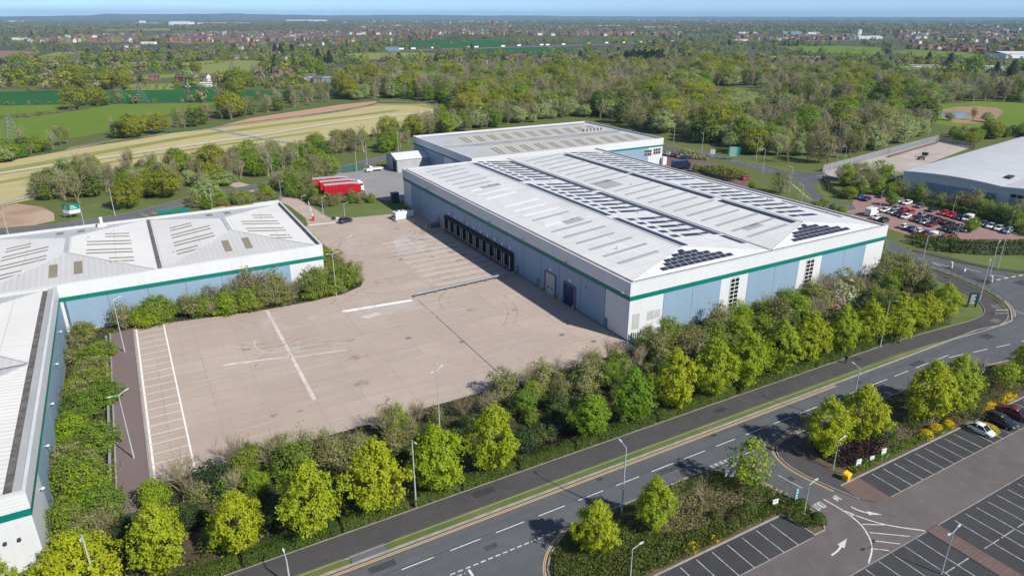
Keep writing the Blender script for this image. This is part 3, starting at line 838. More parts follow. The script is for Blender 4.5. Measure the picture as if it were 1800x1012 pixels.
# footway and verge on the far side
fo = smoothpath([(-170, -26.9), (40, -27.0), (60, -28.6), (68, -29.3), (74, -28.6), (78.5, -26), (82.5, -21.5), (85.5, -15), (87.6, -8), (89.5, 2), (93, 14), (99, 26), (107, 41)], 2)
fw = MB(); raised(fw, fo, 2.0, 2.0, 0, .12)
tag(fw.build('footway', K['footway']), kind='structure')
fe = MB(); raised(fe, fo, 2.12, -2.0, 0, .15); raised(fe, fo[:-30], -2.0, 2.1, 0, .15)
tag(fe.build('footway_edging', K['kerb']), kind='structure')
vg = MB()
vg.prism([(-170, -29.95), (-170, -28.7), (-64.5, -28.7), (-63.2, -29.4), (-64.5, -29.95)], 0, .14)
vg.prism([(-58.8, -29.9), (-59.2, -29.2), (-57.5, -28.7), (40, -28.8), (58, -30.0), (62, -30.1), (60, -30.15), (40, -29.9)], 0, .14)
tag(vg.build('verge', K['grass_dry']), kind='structure')
kb = MB()
raised(kb, [(-170, -30.08), (64, -30.2), (70, -31.3), (74.5, -31.2), (77.1, -29.9)], .14, .14, 0, .13)
raised(kb, smoothpath([(77.1, -29.9), (80.1, -28.3), (83.5, -25.5), (87.6, -19.7), (90.1, -12.6), (91.3, -6), (92.5, 2), (95.4, 12)], 2), .16, .16, 0, .14)
tag(kb.build('road_kerb', K['kerb']), kind='structure')
# bare concrete crossing slab in the verge and tactile slabs near the corner
pv_ = MB()
pv_.prism([(-63.2, -29.9), (-63.2, -28.7), (-58.9, -28.7), (-58.9, -29.9)], 0, .125)
pv_.obox(71.5, -29.6, .15, 2.4, 1.4, 0, .127); pv_.obox(79.2, -25.7, .75, 2.6, 1.6, 0, .127)
tag(pv_.build('paving_slab', K['road_pale']), kind='structure')
# grass lawns
sheet('lawn', [(66, -24.6), (70.5, -26.6), (74, -26), (77.4, -23.2), (80.4, -19), (83, -13), (84.8, -6), (86.5, 2), (90, 12), (84, 16), (78, 2), (74, -12), (66, -20)], .03, K['grass'])
sheet('lawn', [(-26.3, 124), (-25.6, 115), (-24.6, 111.8), (-23.3, 110.6), (-8, 108.3), (-1, 110), (0, 110.2), (0, 124), (-5, 124.5), (-14, 124)], .03, K['grass'])
sheet('lawn', [(118.5, 4.2), (104, -2.2), (104.5, -12), (108, -18.5), (115, -21.6), (125, -22), (160, -13), (160, -3), (136, -5.5), (127, -2)], .014, K['grass'])
fw2 = MB(); raised(fw2, smoothpath([(100.6, 6), (102.2, -2), (103.6, -10.6), (107, -17), (113, -20.6), (125, -21.2), (160, -13.2)], 2), 1.0, 1.0, 0, .1)
tag(fw2.build('footway', K['footway']), kind='structure')
sheet('lawn', [(119.6, 58), (134, 74.6), (142, 90.8), (143.5, 88), (140, 76), (130, 62), (122, 54)], .025, K['grass_dry'])
sheet('lawn', [(141.5, 68.8), (149.5, 71.2), (157.5, 70), (150.2, 60), (148.5, 53), (143, 53), (130.5, 47.5), (128.8, 52), (132, 58.5)], .025, K['grass'])
sheet('lawn', [(154.8, 165), (156.2, 138), (156, 104), (158, 92), (161, 87), (167, 83.4), (163, 81.6), (158.6, 84.4), (155, 90.6), (153.2, 103), (153.8, 138), (151.8, 165), (146, 203), (150, 204)], .024, K['grass'])

# service yards beyond
sheet('truck_yard', [(-24, 137), (-24, 150), (-12, 166), (-4, 178), (4, 180), (16, 178), (29, 176), (29.4, 126), (10, 122), (0, 122.5), (-4, 126), (-8, 134)], Z0, K['yard_grey'])
sheet('red_paving', [(112.5, 9), (118, 6.6), (127, .6), (135, -2.6), (139.4, -3), (143, 4), (146.6, 18), (148, 32), (148.4, 42), (150, 52), (143, 53.2), (129.2, 44.6), (125.4, 40.4), (119.6, 40.6), (115.8, 33), (113.5, 22)], .016, K['brickpave'])
sheet('block_paved_drive', [(78, 60), (84, 112), (112, 122), (118, 160), (133, 160), (140, 140), (138, 112), (131, 96), (118, 78), (104, 62), (96, 50)], .012, K['brownpave'])
# estate roads at the back left
er = [at(-60, 416), at(60, 404), at(160, 390), at(222, 381), at(268, 370), at(340, 350), at(440, 330), at(500, 318), at(600, 298), at(668, 279), at(720, 268), at(800, 248)]
er = smoothpath(er, 2)
eb = MB(); band(eb, er, 3.6, 3.6, .02); tag(eb.build('estate_road', K['road_pale']), kind='structure')
mk = MB(); band(mk, er, 3.9, -3.6, .05); band(mk, er, -3.6, 3.9, .05)
tag(mk.build('estate_road_kerb', K['kerb']), kind='structure')
sheet('verge', [at(130, 398), at(240, 372), at(330, 350), at(280, 362), at(235, 352), at(160, 358), at(110, 375)], .015, K['grass'])
sheet('soil_patch', [at(-10, 402), at(-10, 366), at(30, 358), at(75, 364), at(95, 375), at(96, 388), at(60, 396)], .017, K['soil'])
# right-hand service yard of the curved-roof warehouse
sheet('service_yard', [at(1445, 302), at(1497, 288), at(1560, 272), at(1648, 247), at(1710, 258), at(1600, 300), at(1590, 330), at(1500, 330)], .02, K['yard_pale'])

# ------------------------------------------------------------------ painted markings
mk = MB()
def dash(mb, x0, x1, y, w, on, off, z=.03, m=0):
    x = x0
    while x < x1:
        mb.poly([(x, y - w/2, z), (min(x + on, x1), y - w/2, z), (min(x + on, x1), y + w/2, z), (x, y + w/2, z)], m); x += on + off
# centre warning line
x = -131.0
for i in range(40):
    a = x + i * 6.03
    if a < 44: mk.poly([(a, -33.68, .03), (a + 3.95, -33.68, .03), (a + 3.95, -33.54, .03), (a, -33.54, .03)])
for p, q in (((47, -34.2), (50.8, -34.8)), ((53, -35.2), (56.8, -35.8)), ((59, -36.2), (62.6, -36.8)), ((66, -37.2), (70, -37.8))):
    band(mk, [p, q], .08, .08, .03)
dash(mk, -54.2, -38.8, -37.0, .16, .62, .34)
for yy in (-37.0, -36.7): dash(mk, -15.6, -11.4, yy, .14, .6, .3)
band(mk, [(-11.2, -37.0), (-6, -37.05)], .05, .05, .03)
mk.poly([(-52.2, -37.3, .03), (-51.9, -37.3, .03), (-51.9, -43, .03), (-52.2, -43, .03)])
dash(mk, -55.6, -52.6, -37.6, .16, .62, .34)
# access road: centre line, guide lines and hatching
band(mk, [(-7.9, -42.7), (-7.3, -46.2)], .05, .05, .03)
hA = smoothpath([(-6.8, -49.0), (-6.45, -51.8), (-6.8, -54.5), (-8.2, -56.6), (-9.4, -57.7), (-11.9, -58.9)], 2)
hB = smoothpath([(-6.4, -51.8), (-5.5, -54.1), (-4.1, -56.2), (-1.1, -58.9)], 2)
band(mk, hA, .09, .09, .03); band(mk, hB, .09, .09, .03)
for p, q in (((-6.7, -54.4), (-4.5, -55.8)), ((-7.2, -55.8), (-3.6, -58.6)), ((-8.1, -56.9), (-5.8, -58.8)), ((-9.3, -57.7), (-8.0, -58.8)), ((-6.55, -52.6), (-5.9, -53.0))):
    band(mk, [p, q], .07, .07, .03)
# arrows
def arrow(mb, path, tip, hw):
    band(mb, path, .11, .11, .031)
    e = Vector(path[-1]); t = Vector(tip); d = (t - e).normalized(); n = Vector((-d.y, d.x))
    mb.poly([(*(e + n * hw), .031), (*(e - n * hw), .031), (*t, .031)])
arrow(mk, smoothpath([(-14.5, -56.0), (-13.2, -55.9), (-12.3, -55.6)], 2), (-10.5, -55.1), .42)
arrow(mk, smoothpath([(-5.0, -51.7), (-4.8, -52.7), (-4.2, -53.5)], 2), (-2.9, -54.6), .36)
# zebra-like splitter marks by the roundabout
for p, q in ((at(1478+0, 460), at(1478, 460)),): pass
band(mk, [at(1614, 454), at(1628, 458)], .08, .08, .03)
band(mk, [at(1638, 462), at(1662, 471)], .1, .1, .03); band(mk, [at(1640, 461), at(1666, 469)], .08, .08, .03)
band(mk, [at(1696, 471), at(1726, 479)], .08, .08, .03); band(mk, [at(1741, 482), at(1772, 488)], .08, .08, .03)
for i in range(4): band(mk, [at(1752 + i * 13, 492 - i * 2.4), at(1759 + i * 13, 490.6 - i * 2.4)], .2, .2, .03)
band(mk, [at(1782, 545), at(1800, 552)], .07, .07, .03)
# back road markings
P = [(149.4, 165), (149.6, 138), (149.2, 112), (147.6, 98), (143.5, 86)]
for a, b2 in zip(P[:-1], P[1:]):
    n_ = 4
    for i in range(n_):
        p = (a[0] + (b2[0]-a[0]) * (i + .1) / n_, a[1] + (b2[1]-a[1]) * (i + .1) / n_); q = (a[0] + (b2[0]-a[0]) * (i + .65) / n_, a[1] + (b2[1]-a[1]) * (i + .65) / n_)
        band(mk, [p, q], .09, .09, .03)
band(mk, [(152.0, 165), (152.0, 138), (151.4, 104), (149, 92), (143, 80)], .07, .07, .03)
band(mk, smoothpath([(140.5, 82), (133, 70), (125, 60), (121.5, 53)], 1), .07, .07, .03)
for i in range(6):
    p = (139 - i * 2.6, 78 - i * 3.6); band(mk, [p, (p[0] - 1.4, p[1] - 1.9)], .1, .1, .03)
for i in range(5): band(mk, [(155.5 + i * 2.4, 77 + i * .3), (157 + i * 2.4, 78 + i * .3)], .09, .09, .03)
band(mk, [(154, 78.5), (166, 79.5)], .06, .06, .03); band(mk, [(154, 76), (160, 75.8)], .12, .12, .03)
for i in range(5): band(mk, [(121.5 + i * 1.3, 45 - i * .5), (122 + i * 1.3, 43.6 - i * .5)], .06, .06, .03)
tag(mk.build('road_marking', K['white_line']), kind='structure')

yl = MB()
for o in (-30.62, -30.86): band(yl, [(-170, o), (20, o - .02)], .06, .06, .03)
for o in (.18, .42):
    band(yl, smoothpath([(-16.8 + 0, -37 - o), (-14.4 + o * .6, -37.8 - o * .8), (-12.6 + o, -39.6 - o * .2), (-11.2 + o, -42.6), (-10.4 + o, -46)], 2), .05, .05, .03)
    band(yl, smoothpath([(4.6, -37 + o), (-1.6, -37.2 + o), (-3.7 - o * .7, -38.3 + o * .6), (-4.9 - o, -40.2), (-5.3 - o, -43.4), (-4.0 - o, -48.6)], 2), .05, .05, .03)
    band(yl, smoothpath([(-38.5, -37.1 + o), (-40.7, -38.3 + o), (-42.9 - o * .5, -39.7 + o * .7), (-44.5 - o, -41.5), (-45.2 - o, -44)], 2), .05, .05, .03)
    band(yl, smoothpath([(77.3, -30.1 - o), (80.3 + o * .5, -28.6 - o * .8), (83.8 + o * .8, -25.6 - o * .5), (86.5 + o, -22)], 2), .05, .05, .03)
tag(yl.build('yellow_line', K['yellow_line']), kind='structure')

# letters on the access road
def letters(mb, text, ox, oy, ang, w, h):
    G = {'I': [[(.5, 0), (.5, 1)]], 'N': [[(0, 0), (0, 1)], [(0, 1), (1, 0)], [(1, 0), (1, 1)]],
         'O': [[(0, 0), (0, 1)], [(0, 1), (1, 1)], [(1, 1), (1, 0)], [(1, 0), (0, 0)]],
         'U': [[(0, 1), (0, 0)], [(0, 0), (1, 0)], [(1, 0), (1, 1)]], 'T': [[(0, 1), (1, 1)], [(.5, 0), (.5, 1)]]}
    c, s = math.cos(ang), math.sin(ang); cx = 0.0
    for ch in text:
        ww = w * (.35 if ch == 'I' else 1)
        for p, q in G[ch]:
            P_ = [(ox + (cx + a * ww) * c - b3 * h * s, oy + (cx + a * ww) * s + b3 * h * c) for a, b3 in (p, q)]
            band(mb, P_, .075, .075, .031)
        cx += ww + w * .4
lt = MB()
letters(lt, 'IN', -4.75, -49.2, math.pi, .42, 1.0)
letters(lt, 'OUT', -7.7, -49.1, math.pi, .42, 1.0)
tag(lt.build('road_lettering', K['white_line']), kind='structure')

# ------------------------------------------------------------------ yard paint and patches
yp = MB()
for i in range(21):
    v = 53.0 - i * 2.7
    if v > -3: yp.poly([(-82, v - .06, Z2), (-77, v - .06, Z2), (-77, v + .06, Z2), (-82, v + .06, Z2)])
yp.poly([(-76.95, -3, Z2), (-76.7, -3, Z2), (-76.7, 52.6, Z2), (-76.95, 52.6, Z2)])
yp.poly([(-81.9, -3, Z2), (-81.6, -3, Z2), (-81.6, 53.4, Z2), (-81.9, 53.4, Z2)])
for i in range(11):
    v = 81.3 - i * 3.58
    for dv in (0, -1.0):
        yp.poly([(-20.5, v + dv - .07, Z2), (-1.8, v + dv - .07, Z2), (-1.8, v + dv + .07, Z2), (-20.5, v + dv + .07, Z2)])
yp.poly([(-43.4, 40.2, Z2), (-28.4, 38.9, Z2), (-28.4, 40.0, Z2), (-43.4, 41.4, Z2)])
yp.poly([(-33.5, 108.4, Z2), (-23.6, 107.0, Z2), (-23.6, 107.7, Z2), (-33.5, 109.2, Z2)])
tag(yp.build('yard_marking', K['worn_line']), kind='structure')
yf = MB()
band(yf, [(-57.2, 49.3), (-57.4, 30), (-57.7, 8)], .3, .35, Z2)
band(yf, [(-69, 27.9), (-62, 26.5), (-57.6, 25.2)], .28, .35, Z2); band(yf, [(-57.2, 24.8), (-48, 23)], .15, .2, Z2)
yf.poly([(-41, 36.2, Z2), (-37.6, 37.0, Z2), (-36.4, 35.8, Z2), (-39.8, 34.6, Z2)])
arc = [(-57.4 - 5.2 * math.cos(a), 33 + 5.2 * math.sin(a)) for a in [i * .16 - 1.2 for i in range(12)]]
band(yf, arc, .1, .1, Z2)
tag(yf.build('faint_marking', K['faint_line']), kind='structure')
yg = MB()
yg.poly([(-20, 70, Z1), (-8.6, 69, Z1), (-8.6, 84, Z1), (-16, 86, Z1)])
yg.poly([(-8.5, 43.6, Z1 + .002), (-8.9, 43.6, Z1 + .002), (-8.9, 106, Z1 + .002), (-8.5, 106, Z1 + .002)])
yg.poly([(-43, 35, Z1), (-28.4, 34, Z1), (-28.4, 38.6, Z1), (-43, 40, Z1)])
tag(yg.build('concrete_repair', K['yard_pale']), kind='structure')
ds = MB()
ds.poly([(-27.55, -3, Z1 + .004), (-27.3, -3, Z1 + .004), (-27.0, 39, Z1 + .004), (-27.25, 39, Z1 + .004)])
for x, y in ((-27.6, 15.4), (-9.3, 8.6), (-5.6, 3.2), (-36, 22), (-20.5, 66.5), (-12, 92)): ds.poly([(x - .5, y - .4, Z2), (x + .5, y - .4, Z2), (x + .5, y + .4, Z2), (x - .5, y + .4, Z2)])
tag(ds.build('drain', K['steel_dark']), kind='structure')

tm = MB(); rg = random.Random(4)
for i in range(15):
    cx, cy, r_, a0 = rg.uniform(-70, -10), rg.uniform(4, 100), rg.uniform(8, 22), rg.uniform(0, 6.28)
    if cx < -32 and cy > 46: cx = rg.uniform(-28, -12)
    for dr in (0, 1.9):
        P_ = [(cx + (r_ + dr) * math.cos(a0 + k * .09), cy + (r_ + dr) * math.sin(a0 + k * .09)) for k in range(rg.randint(8, 18))]
        P_ = [p for p in P_ if inpoly(p, yard_pts)]
        if len(P_) > 3: band(tm, P_, .16, .16, Z3)
for i in range(9):
    x, y = rg.uniform(-26, -14), 44 + i * 3.6; band(tm, [(-2.5, y), (x, y + rg.uniform(-.5, .5))], .3, .3, Z3)
tag(tm.build('tyre_mark', K['tyre_mark']), kind='structure')
om = MB()
for i in range(26):
    x, y = rg.uniform(-74, -3), rg.uniform(2, 100)
    if not inpoly((x, y), yard_pts): continue
    r_ = rg.uniform(.4, 1.6); om.poly([(x + r_ * rg.uniform(.6, 1.1) * math.cos(a), y + r_ * .7 * rg.uniform(.6, 1.1) * math.sin(a), Z3 + .005) for a in [k * .785 for k in range(8)]])
tag(om.build('oil_stain', K['oil']), kind='structure')
cm_ = MB()
for i in range(26):
    x, y = rg.uniform(-74, -6), rg.uniform(2, 104)
    if not inpoly((x, y), yard_pts) or not inpoly((x + 10, y + 8), yard_pts): continue
    l_, w_ = rg.choice(((8, 4.4), (14, 4.4), (7, 9), (4, 12))); cm_.poly([(x, y, Z3 - .003), (x + l_, y, Z3 - .003), (x + l_, y + w_, Z3 - .003), (x, y + w_, Z3 - .003)])
tag(cm_.build('pale_scuff', K['chalk']), kind='structure')
tp = MB()
for x, y, a, b2 in ((-62, -32.6, 3.2, 1.0), (-49, -35.8, 1.6, .8), (-30, -31.8, .9, .7), (-22, -34.9, 4.5, .9), (-9, -31.7, .9, .7), (6, -35.6, 2.6, 1.1), (24, -32.4, 1.0, .8), (38, -33.2, 3.4, 1.0), (61, -33.6, 2.8, 1.6), (98, -22, 4, 2.2), (101, -34, 6, 1.2), (-7.6, -44.5, 1.0, .8), (-46, -26.9, 3, 1.2), (-4, -27.3, 2.4, 1), (31, -27, 1.6, 1.2)):
    z = .128 if -28.7 < y < -25 else .034
    tp.poly([(x, y, z), (x + a, y, z), (x + a, y + b2, z), (x, y + b2, z)])
for p, q in (((-36, -30.9), (-33.2, -37)), ((14, -30.9), (15.6, -37.1)), ((-75, -33.4), (44, -33.3))): band(tp, [p, q], .05, .05, .0335)
tag(tp.build('tar_patch', K['tar']), kind='structure')

# ------------------------------------------------------------------ near car park
sheet('parking_asphalt', [(-46, -48.3), (-13.9, -48.4), (-13.6, -53.0), (-46, -53.0)], Z0, K['lot'])
sheet('parking_asphalt', [(1.1, -48.4), (60, -48.4), (60, -53.0), (1.1, -53.0)], Z0, K['lot'])
sheet('aisle', [(-60, -53.0), (-13.6, -53.0), (-11.4, -52.9), (-10.1, -51.6), (-9.8, -49), (-3.6, -49), (-2.9, -51.3), (-1.4, -53), (60, -53), (60, -59.1), (-60, -59.1)], Z0 - .003, K['aisle'])
sheet('parking_asphalt', [(-60, -59.1), (-1.0, -59.1), (-.9, -80), (-60, -80)], Z0, K['lot'])
sheet('parking_asphalt', [(1.3, -59.1), (60, -59.1), (60, -80), (1.3, -80)], Z0, K['lot'])
bp = MB(); bp.prism([(-1.0, -59.1), (1.3, -59.1), (1.4, -80), (-.9, -80)], 0, .09)
bp.prism([(-2.6, -48.5), (1.05, -48.5), (1.0, -53.0), (-1.4, -52.9), (-2.8, -51.2)], 0, .09)
tag(bp.build('brown_paving', K['brownpave']), kind='structure')
kb = MB()
raised(kb, [(-46, -48.35), (-14.2, -48.4), (-13.7, -48.6), (-13.4, -52.8), (-11.6, -52.85), (-10.3, -51.6), (-9.95, -49), (-10.3, -47.1), (-11.3, -42.6), (-12.7, -39.6), (-14.5, -37.8), (-16.9, -37.05), (-38.4, -37.2), (-40.6, -38.5), (-42.8, -39.9), (-44.3, -41.7), (-45.1, -44)], .1, .1, 0, .13)
raised(kb, [(60, -48.3), (1.0, -48.3), (-2.6, -48.4)], .1, .1, 0, .13)
raised(kb, smoothpath([(-2.9, -51.3), (-3.6, -49), (-4.2, -47), (-5.1, -43.4), (-4.7, -40.2), (-3.5, -38.5), (-1.5, -37.4), (4.6, -37.15), (30, -37.4), (45.6, -38.5), (59.3, -41)], 1), .1, .1, 0, .13)
raised(kb, [(25.8, -48.4), (25.4, -53)], .1, .1, 0, .12)
tag(kb.build('car_park_kerb', K['kerb']), kind='structure')
ll = MB()
for i in range(14):
    x = -16.45 - i * 2.43; ll.poly([(x - .05, -53, Z2), (x + .05, -53, Z2), (x + .05, -48.8, Z2), (x - .05, -48.8, Z2)])
for i in range(10):
    x = 3.45 + i * 2.43
    if x < 25: ll.poly([(x - .05, -53, Z2), (x + .05, -53, Z2), (x + .05, -48.8, Z2), (x - .05, -48.8, Z2)])
for i in range(10):
    x = 28.0 + i * 2.43; ll.poly([(x - .05, -53, Z2), (x + .05, -53, Z2), (x + .05, -48.8, Z2), (x - .05, -48.8, Z2)])
for i in range(20):
    x = 3.9 + i * 2.43; ll.poly([(x - .05, -68.6, Z2), (x + .05, -68.6, Z2), (x + .05, -59.6, Z2), (x - .05, -59.6, Z2)])
    x = -3.3 - i * 2.43; ll.poly([(x - .05, -68.6, Z2), (x + .05, -68.6, Z2), (x + .05, -59.3, Z2), (x - .05, -59.3, Z2)])
x = 2.1
while x < 58:
    ll.poly([(x, -64.17, Z2), (x + 3.1, -64.17, Z2), (x + 3.1, -64.07, Z2), (x, -64.07, Z2)]); x += 3.6
for a, b2 in ((-3.4, -1.1), (-5.6, -3.9)): ll.poly([(a, -64.1, Z2), (b2, -64.1, Z2), (b2, -64.0, Z2), (a, -64.0, Z2)])
tag(ll.build('bay_line', K['lot_line']), kind='structure')
ed = MB()
for y in (-53.0, -59.1): ed.poly([(-60, y - .06, Z1 + .003), (60, y - .06, Z1 + .003), (60, y + .06, Z1 + .003), (-60, y + .06, Z1 + .003)]) if y < -55 else [ed.poly([(a, y - .06, Z1 + .003), (b2, y - .06, Z1 + .003), (b2, y + .06, Z1 + .003), (a, y + .06, Z1 + .003)]) for a, b2 in ((-60, -13.8), (1.2, 60))]
tag(ed.build('lot_edging', K['kerb']), kind='structure')
# planted islands
sheet('planting_island', [(-45, -48.2), (-14.3, -48.3), (-13.5, -48.8), (-13.3, -52.6), (-11.7, -52.6), (-10.5, -51.4), (-10.2, -49), (-10.6, -47.1), (-11.6, -42.7), (-13, -39.8), (-14.7, -38.0), (-17, -37.3), (-38.4, -37.4), (-40.6, -38.7), (-42.7, -40.2), (-44.1, -42), (-44.9, -44)], .1, K['bark_mulch'])
sheet('planting_island', [(1.0, -48.15), (60, -48.15), (60, -41.2), (45, -38.8), (30, -37.7), (6.5, -37.4), (1.2, -39.6), (-.6, -42), (-1.0, -45.6)], .1, K['bark_mulch'])
fw3 = MB(); fw3.prism([(-2.5, -48.4), (-1.0, -48.3), (-1.1, -45.4), (-.7, -42), (1.1, -39.4), (6.5, -37.3), (4, -37.25), (-1.5, -37.5), (-3.4, -38.7), (-4.5, -40.3), (-4.9, -43.4), (-4.0, -47), (-3.4, -49), (-2.8, -51)], 0, .115)
tag(fw3.build('footway', K['footway']), kind='structure')

# ------------------------------------------------------------------ warehouses
def bay_z(x0, x1, y0, y1, ze, zr, axis, hip):
    """roof height over one hipped bay"""
    def f(x, y):
        if axis == 'y': a0, a1, b0, b1, p, q = x0, x1, y0, y1, x, y
        else: a0, a1, b0, b1, p, q = y0, y1, x0, x1, y, x
        mid = (a0 + a1) / 2
        t = min((p - a0) / (mid - a0), (a1 - p) / (a1 - mid))
        if hip: t = min(t, (q - b0) / hip, (b1 - q) / hip)
        return ze + (zr - ze) * max(0, min(1, t))
    return f

def bay_roof(mb, x0, x1, y0, y1, ze, zr, axis, hip, ms, mh):
    if axis == 'y':
        m = (x0 + x1) / 2; a = (m, y0 + hip, zr); b = (m, y1 - hip, zr)
        mb.poly([(x0, y0, ze), a, b, (x0, y1, ze)], ms); mb.poly([(x1, y0, ze), (x1, y1, ze), b, a], ms)
        mb.poly([(x0, y0, ze), (x1, y0, ze), a], mh); mb.poly([(x1, y1, ze), (x0, y1, ze), b], mh)
    else:
        m = (y0 + y1) / 2; a = (x0 + hip, m, zr); b = (x1 - hip, m, zr)
        mb.poly([(x0, y0, ze), (x1, y0, ze), b, a], ms); mb.poly([(x1, y1, ze), (x0, y1, ze), a, b], ms)
        mb.poly([(x0, y1, ze), (x0, y0, ze), a], mh); mb.poly([(x1, y0, ze), (x1, y1, ze), b], mh)

def patch(mb, x0, x1, y0, y1, f, lift, th=.05, m=0):
    P = [(x0, y0), (x1, y0), (x1, y1), (x0, y1)]
    n = len(mb.v)
    mb.v += [(x, y, f(x, y) + lift - th) for x, y in P] + [(x, y, f(x, y) + lift) for x, y in P]
    mb.f.append((n + 4, n + 5, n + 6, n + 7)); mb.m.append(m)
    for i in range(4):
        j = (i + 1) % 4; mb.f.append((n + i, n + j, n + 4 + j, n + 4 + i)); mb.m.append(m)

def ring(mb, x0, x1, y0, y1, z0, z1, out_, thick, m=0, mt=None):
    """a band round a rectangular building, proud of its wall by out_"""
    a, b, c, d = x0 - out_, x1 + out_, y0 - out_, y1 + out_
    e = thick
    for q in ((a, b, c, c + e), (a, b, d - e, d), (a, a + e, c + e, d - e), (b - e, b, c + e, d - e)):
        mb.box(q[0], q[1], q[2], q[3], z0, z1, m)

def wall_panels(bld, side, pos, edges, z0, z1, mat, name='cladding_panel', proud=.05, gap=.09):
    """panels of profiled sheet on one wall; side is w, e, s or n and pos the wall plane"""
    for a, b in edges:
        q = MB(); a += gap / 2; b -= gap / 2
        if side == 'w': q.box(pos - proud, pos - .002, a, b, z0, z1)
        elif side == 'e': q.box(pos + .002, pos + proud, a, b, z0, z1)
        elif side == 's': q.box(a, b, pos - proud, pos - .002, z0, z1)
        else: q.box(a, b, pos + .002, pos + proud, z0, z1)
        q.build(name, mat, bld)

def shell(bld, x0, x1, y0, y1, h, g0, g1, roofz, white=None):
    q = MB(); q.box(x0, x1, y0, y1, 0, g0, 0, skip='bt')
    q.build('wall', white or K['clad_white'], bld)
    q = MB(); q.box(x0 + .01, x1 - .01, y0 + .01, y1 - .01, 0, g0 - .01, 0, skip='b')
    q = MB(); ring(q, x0, x1, y0, y1, g0, g1, .09, .3); q.build('green_band', K['teal'], bld)
    q = MB(); ring(q, x0, x1, y0, y1, g1 + .003, h - .12, .13, .34); q.build('parapet', K['clad_white_v'], bld)
    q = MB(); ring(q, x0, x1, y0, y1, h - .117, h, .16, .40); q.build('coping', K['coping'], bld)

# ---- main warehouse
MX, MY, MHGT = 76.8, 117.0, 12.0
main = thing('warehouse', 'largest white and blue warehouse with solar arrays on its roof and ten black loading docks', 'warehouse', (0, 0, 0))
shell(main, 0, MX, 0, MY, MHGT, 8.36, 9.3, 11.4)
jl = [7.4, 15.8, 23.9, 31.6, 39.4, 47.7, 55.4, 63.3, 71.1, 78.9, 86.9, 94.7, 102.6, 110.4]
wall_panels(main, 'w', 0, list(zip(jl[:-1], jl[1:])), .25, 8.29, K['clad_blue'], gap=.15)
wall_panels(main, 's', 0, [(8.3, 15.8), (15.8, 23.5), (31.3, 39.3), (39.3, 46.9), (54.5, 62.2), (62.2, 69.9)], .25, 8.29, K['clad_blue'])
wall_panels(main, 'e', MX, [(10 + 8 * i, 18 + 8 * i) for i in range(12)], .25, 8.29, K['clad_blue'])
q = MB(); q.box(-.03, -.004, jl[0], jl[-1], .25, 8.29)
for a, b in ((8.3, 23.5), (31.3, 46.9), (54.5, 69.9)): q.box(a, b, -.03, -.004, .25, 8.29)
q.build('joint_trim', K['joint'], main)
q = MB(); q.box(-.16, 0, 83.5, 117, 0, 1.1); q.build('plinth', K['yard_pale'], main)
q = MB(); q.box(-.08, 0, -.08, 43.8, 0, .22); q.box(0, MX, -.08, 0, 0, .22); q.build('kick_plate', K['joint'], main)
bays = [(1.2, 38.2), (38.6, 75.6)]
q = MB(); zf = []
for a, b in bays:
    bay_roof(q, a, b, 1.0, MY - 1.0, 11.8, 13.45, 'y', 7.2, 0, 1)
    zf.append(bay_z(a, b, 1.0, MY - 1.0, 11.8, 13.45, 'y', 7.2))
q.build('roof', [K['roof_white'], K['roof_white_x']], main)
q = MB()
q.box(.25, 1.25, .3, MY - .3, 11.7, 11.84); q.box(75.6, MX - .3, .3, MY - .3, 11.7, 11.79); q.box(1.25, 75.6, .3, 1.0, 11.7, 11.79); q.box(1.25, 75.6, MY - 1, MY - .3, 11.7, 11.79)
q.box(38.15, 38.65, 1.0, MY - 1, 11.7, 11.83)
q.build('gutter', K['gutter'], main)
# ridge and hip flashings
q = MB()
for (a, b), f in zip(bays, zf):
    m = (a + b) / 2
    q.tube((m, 8.2, 13.46), (m, MY - 8.2, 13.46), .14, .16, 6)
    for cx in (a, b):
        q.tube((cx, 1.0, 11.82), (m, 8.2, 13.46), .11, .11, 5); q.tube((cx, MY - 1, 11.82), (m, MY - 8.2, 13.46), .11, .11, 5)
q.build('ridge_flashing', K['coping'], main)
# rooflights: strips across the slopes
v = 9.0; i = 0
while v < 111:
    if not (61 < v < 64):
        fresh = 34 < v < 78
        q = MB(); patch(q, 4.4 if not fresh else 5.2, 15.6 if i % 3 else 14.6, v, v + 1.15, zf[0], .05)
        q.build('rooflight', K['rooflight_new'] if fresh and i % 4 != 3 else K['rooflight'], main)
        q = MB(); patch(q, 41.0, 54.6 if i % 3 else 53.4, v, v + 1.15, zf[1], .05)
        q.build('rooflight', K['rooflight'], main)
    v += 4.9; i += 1
# solar arrays
def panels(mb, x0, x1, y0, y1, f, nx, ny, gap=.03, lift=.06):
    dx, dy = (x1 - x0) / nx, (y1 - y0) / ny
    for a in range(nx):
        for b in range(ny):
            patch(mb, x0 + a*dx + gap/2, x0 + (a+1)*dx - gap/2, y0 + b*dy + gap/2, y0 + (b+1)*dy - gap/2, f, lift, .05)
def array(x0, x1, y0, y1, f, nx, ny):
    q = MB(); panels(q, x0, x1, y0, y1, f, nx, ny); q.build('solar_array', K['solar'], main)
for y0, y1 in ((9, 33), (35.5, 74), (77, 108)):
    array(20.5, 22.4, y0, y1, zf[0], 1, int((y1 - y0) / 1.1))
for y0, y1 in ((7, 13.5), (14.5, 60), (62, 111)):
    array(35.2 if y0 > 10 else 35.8, 37.5, y0, y1, zf[0], 2, int((y1 - y0) / 1.1))
v = 15.0
while v < 109:
    if not (33 < v < 37.5 or 72.5 < v < 77):
        array(23.7, 25.8, v, v + 1.75, zf[0], 2, 1)
        array(27.0, 32.4, v, v + 1.75, zf[0], 5, 1)
        array(32.9, 34.9, v + .5, v + 1.9, zf[0], 2, 1)
    v += 3.75
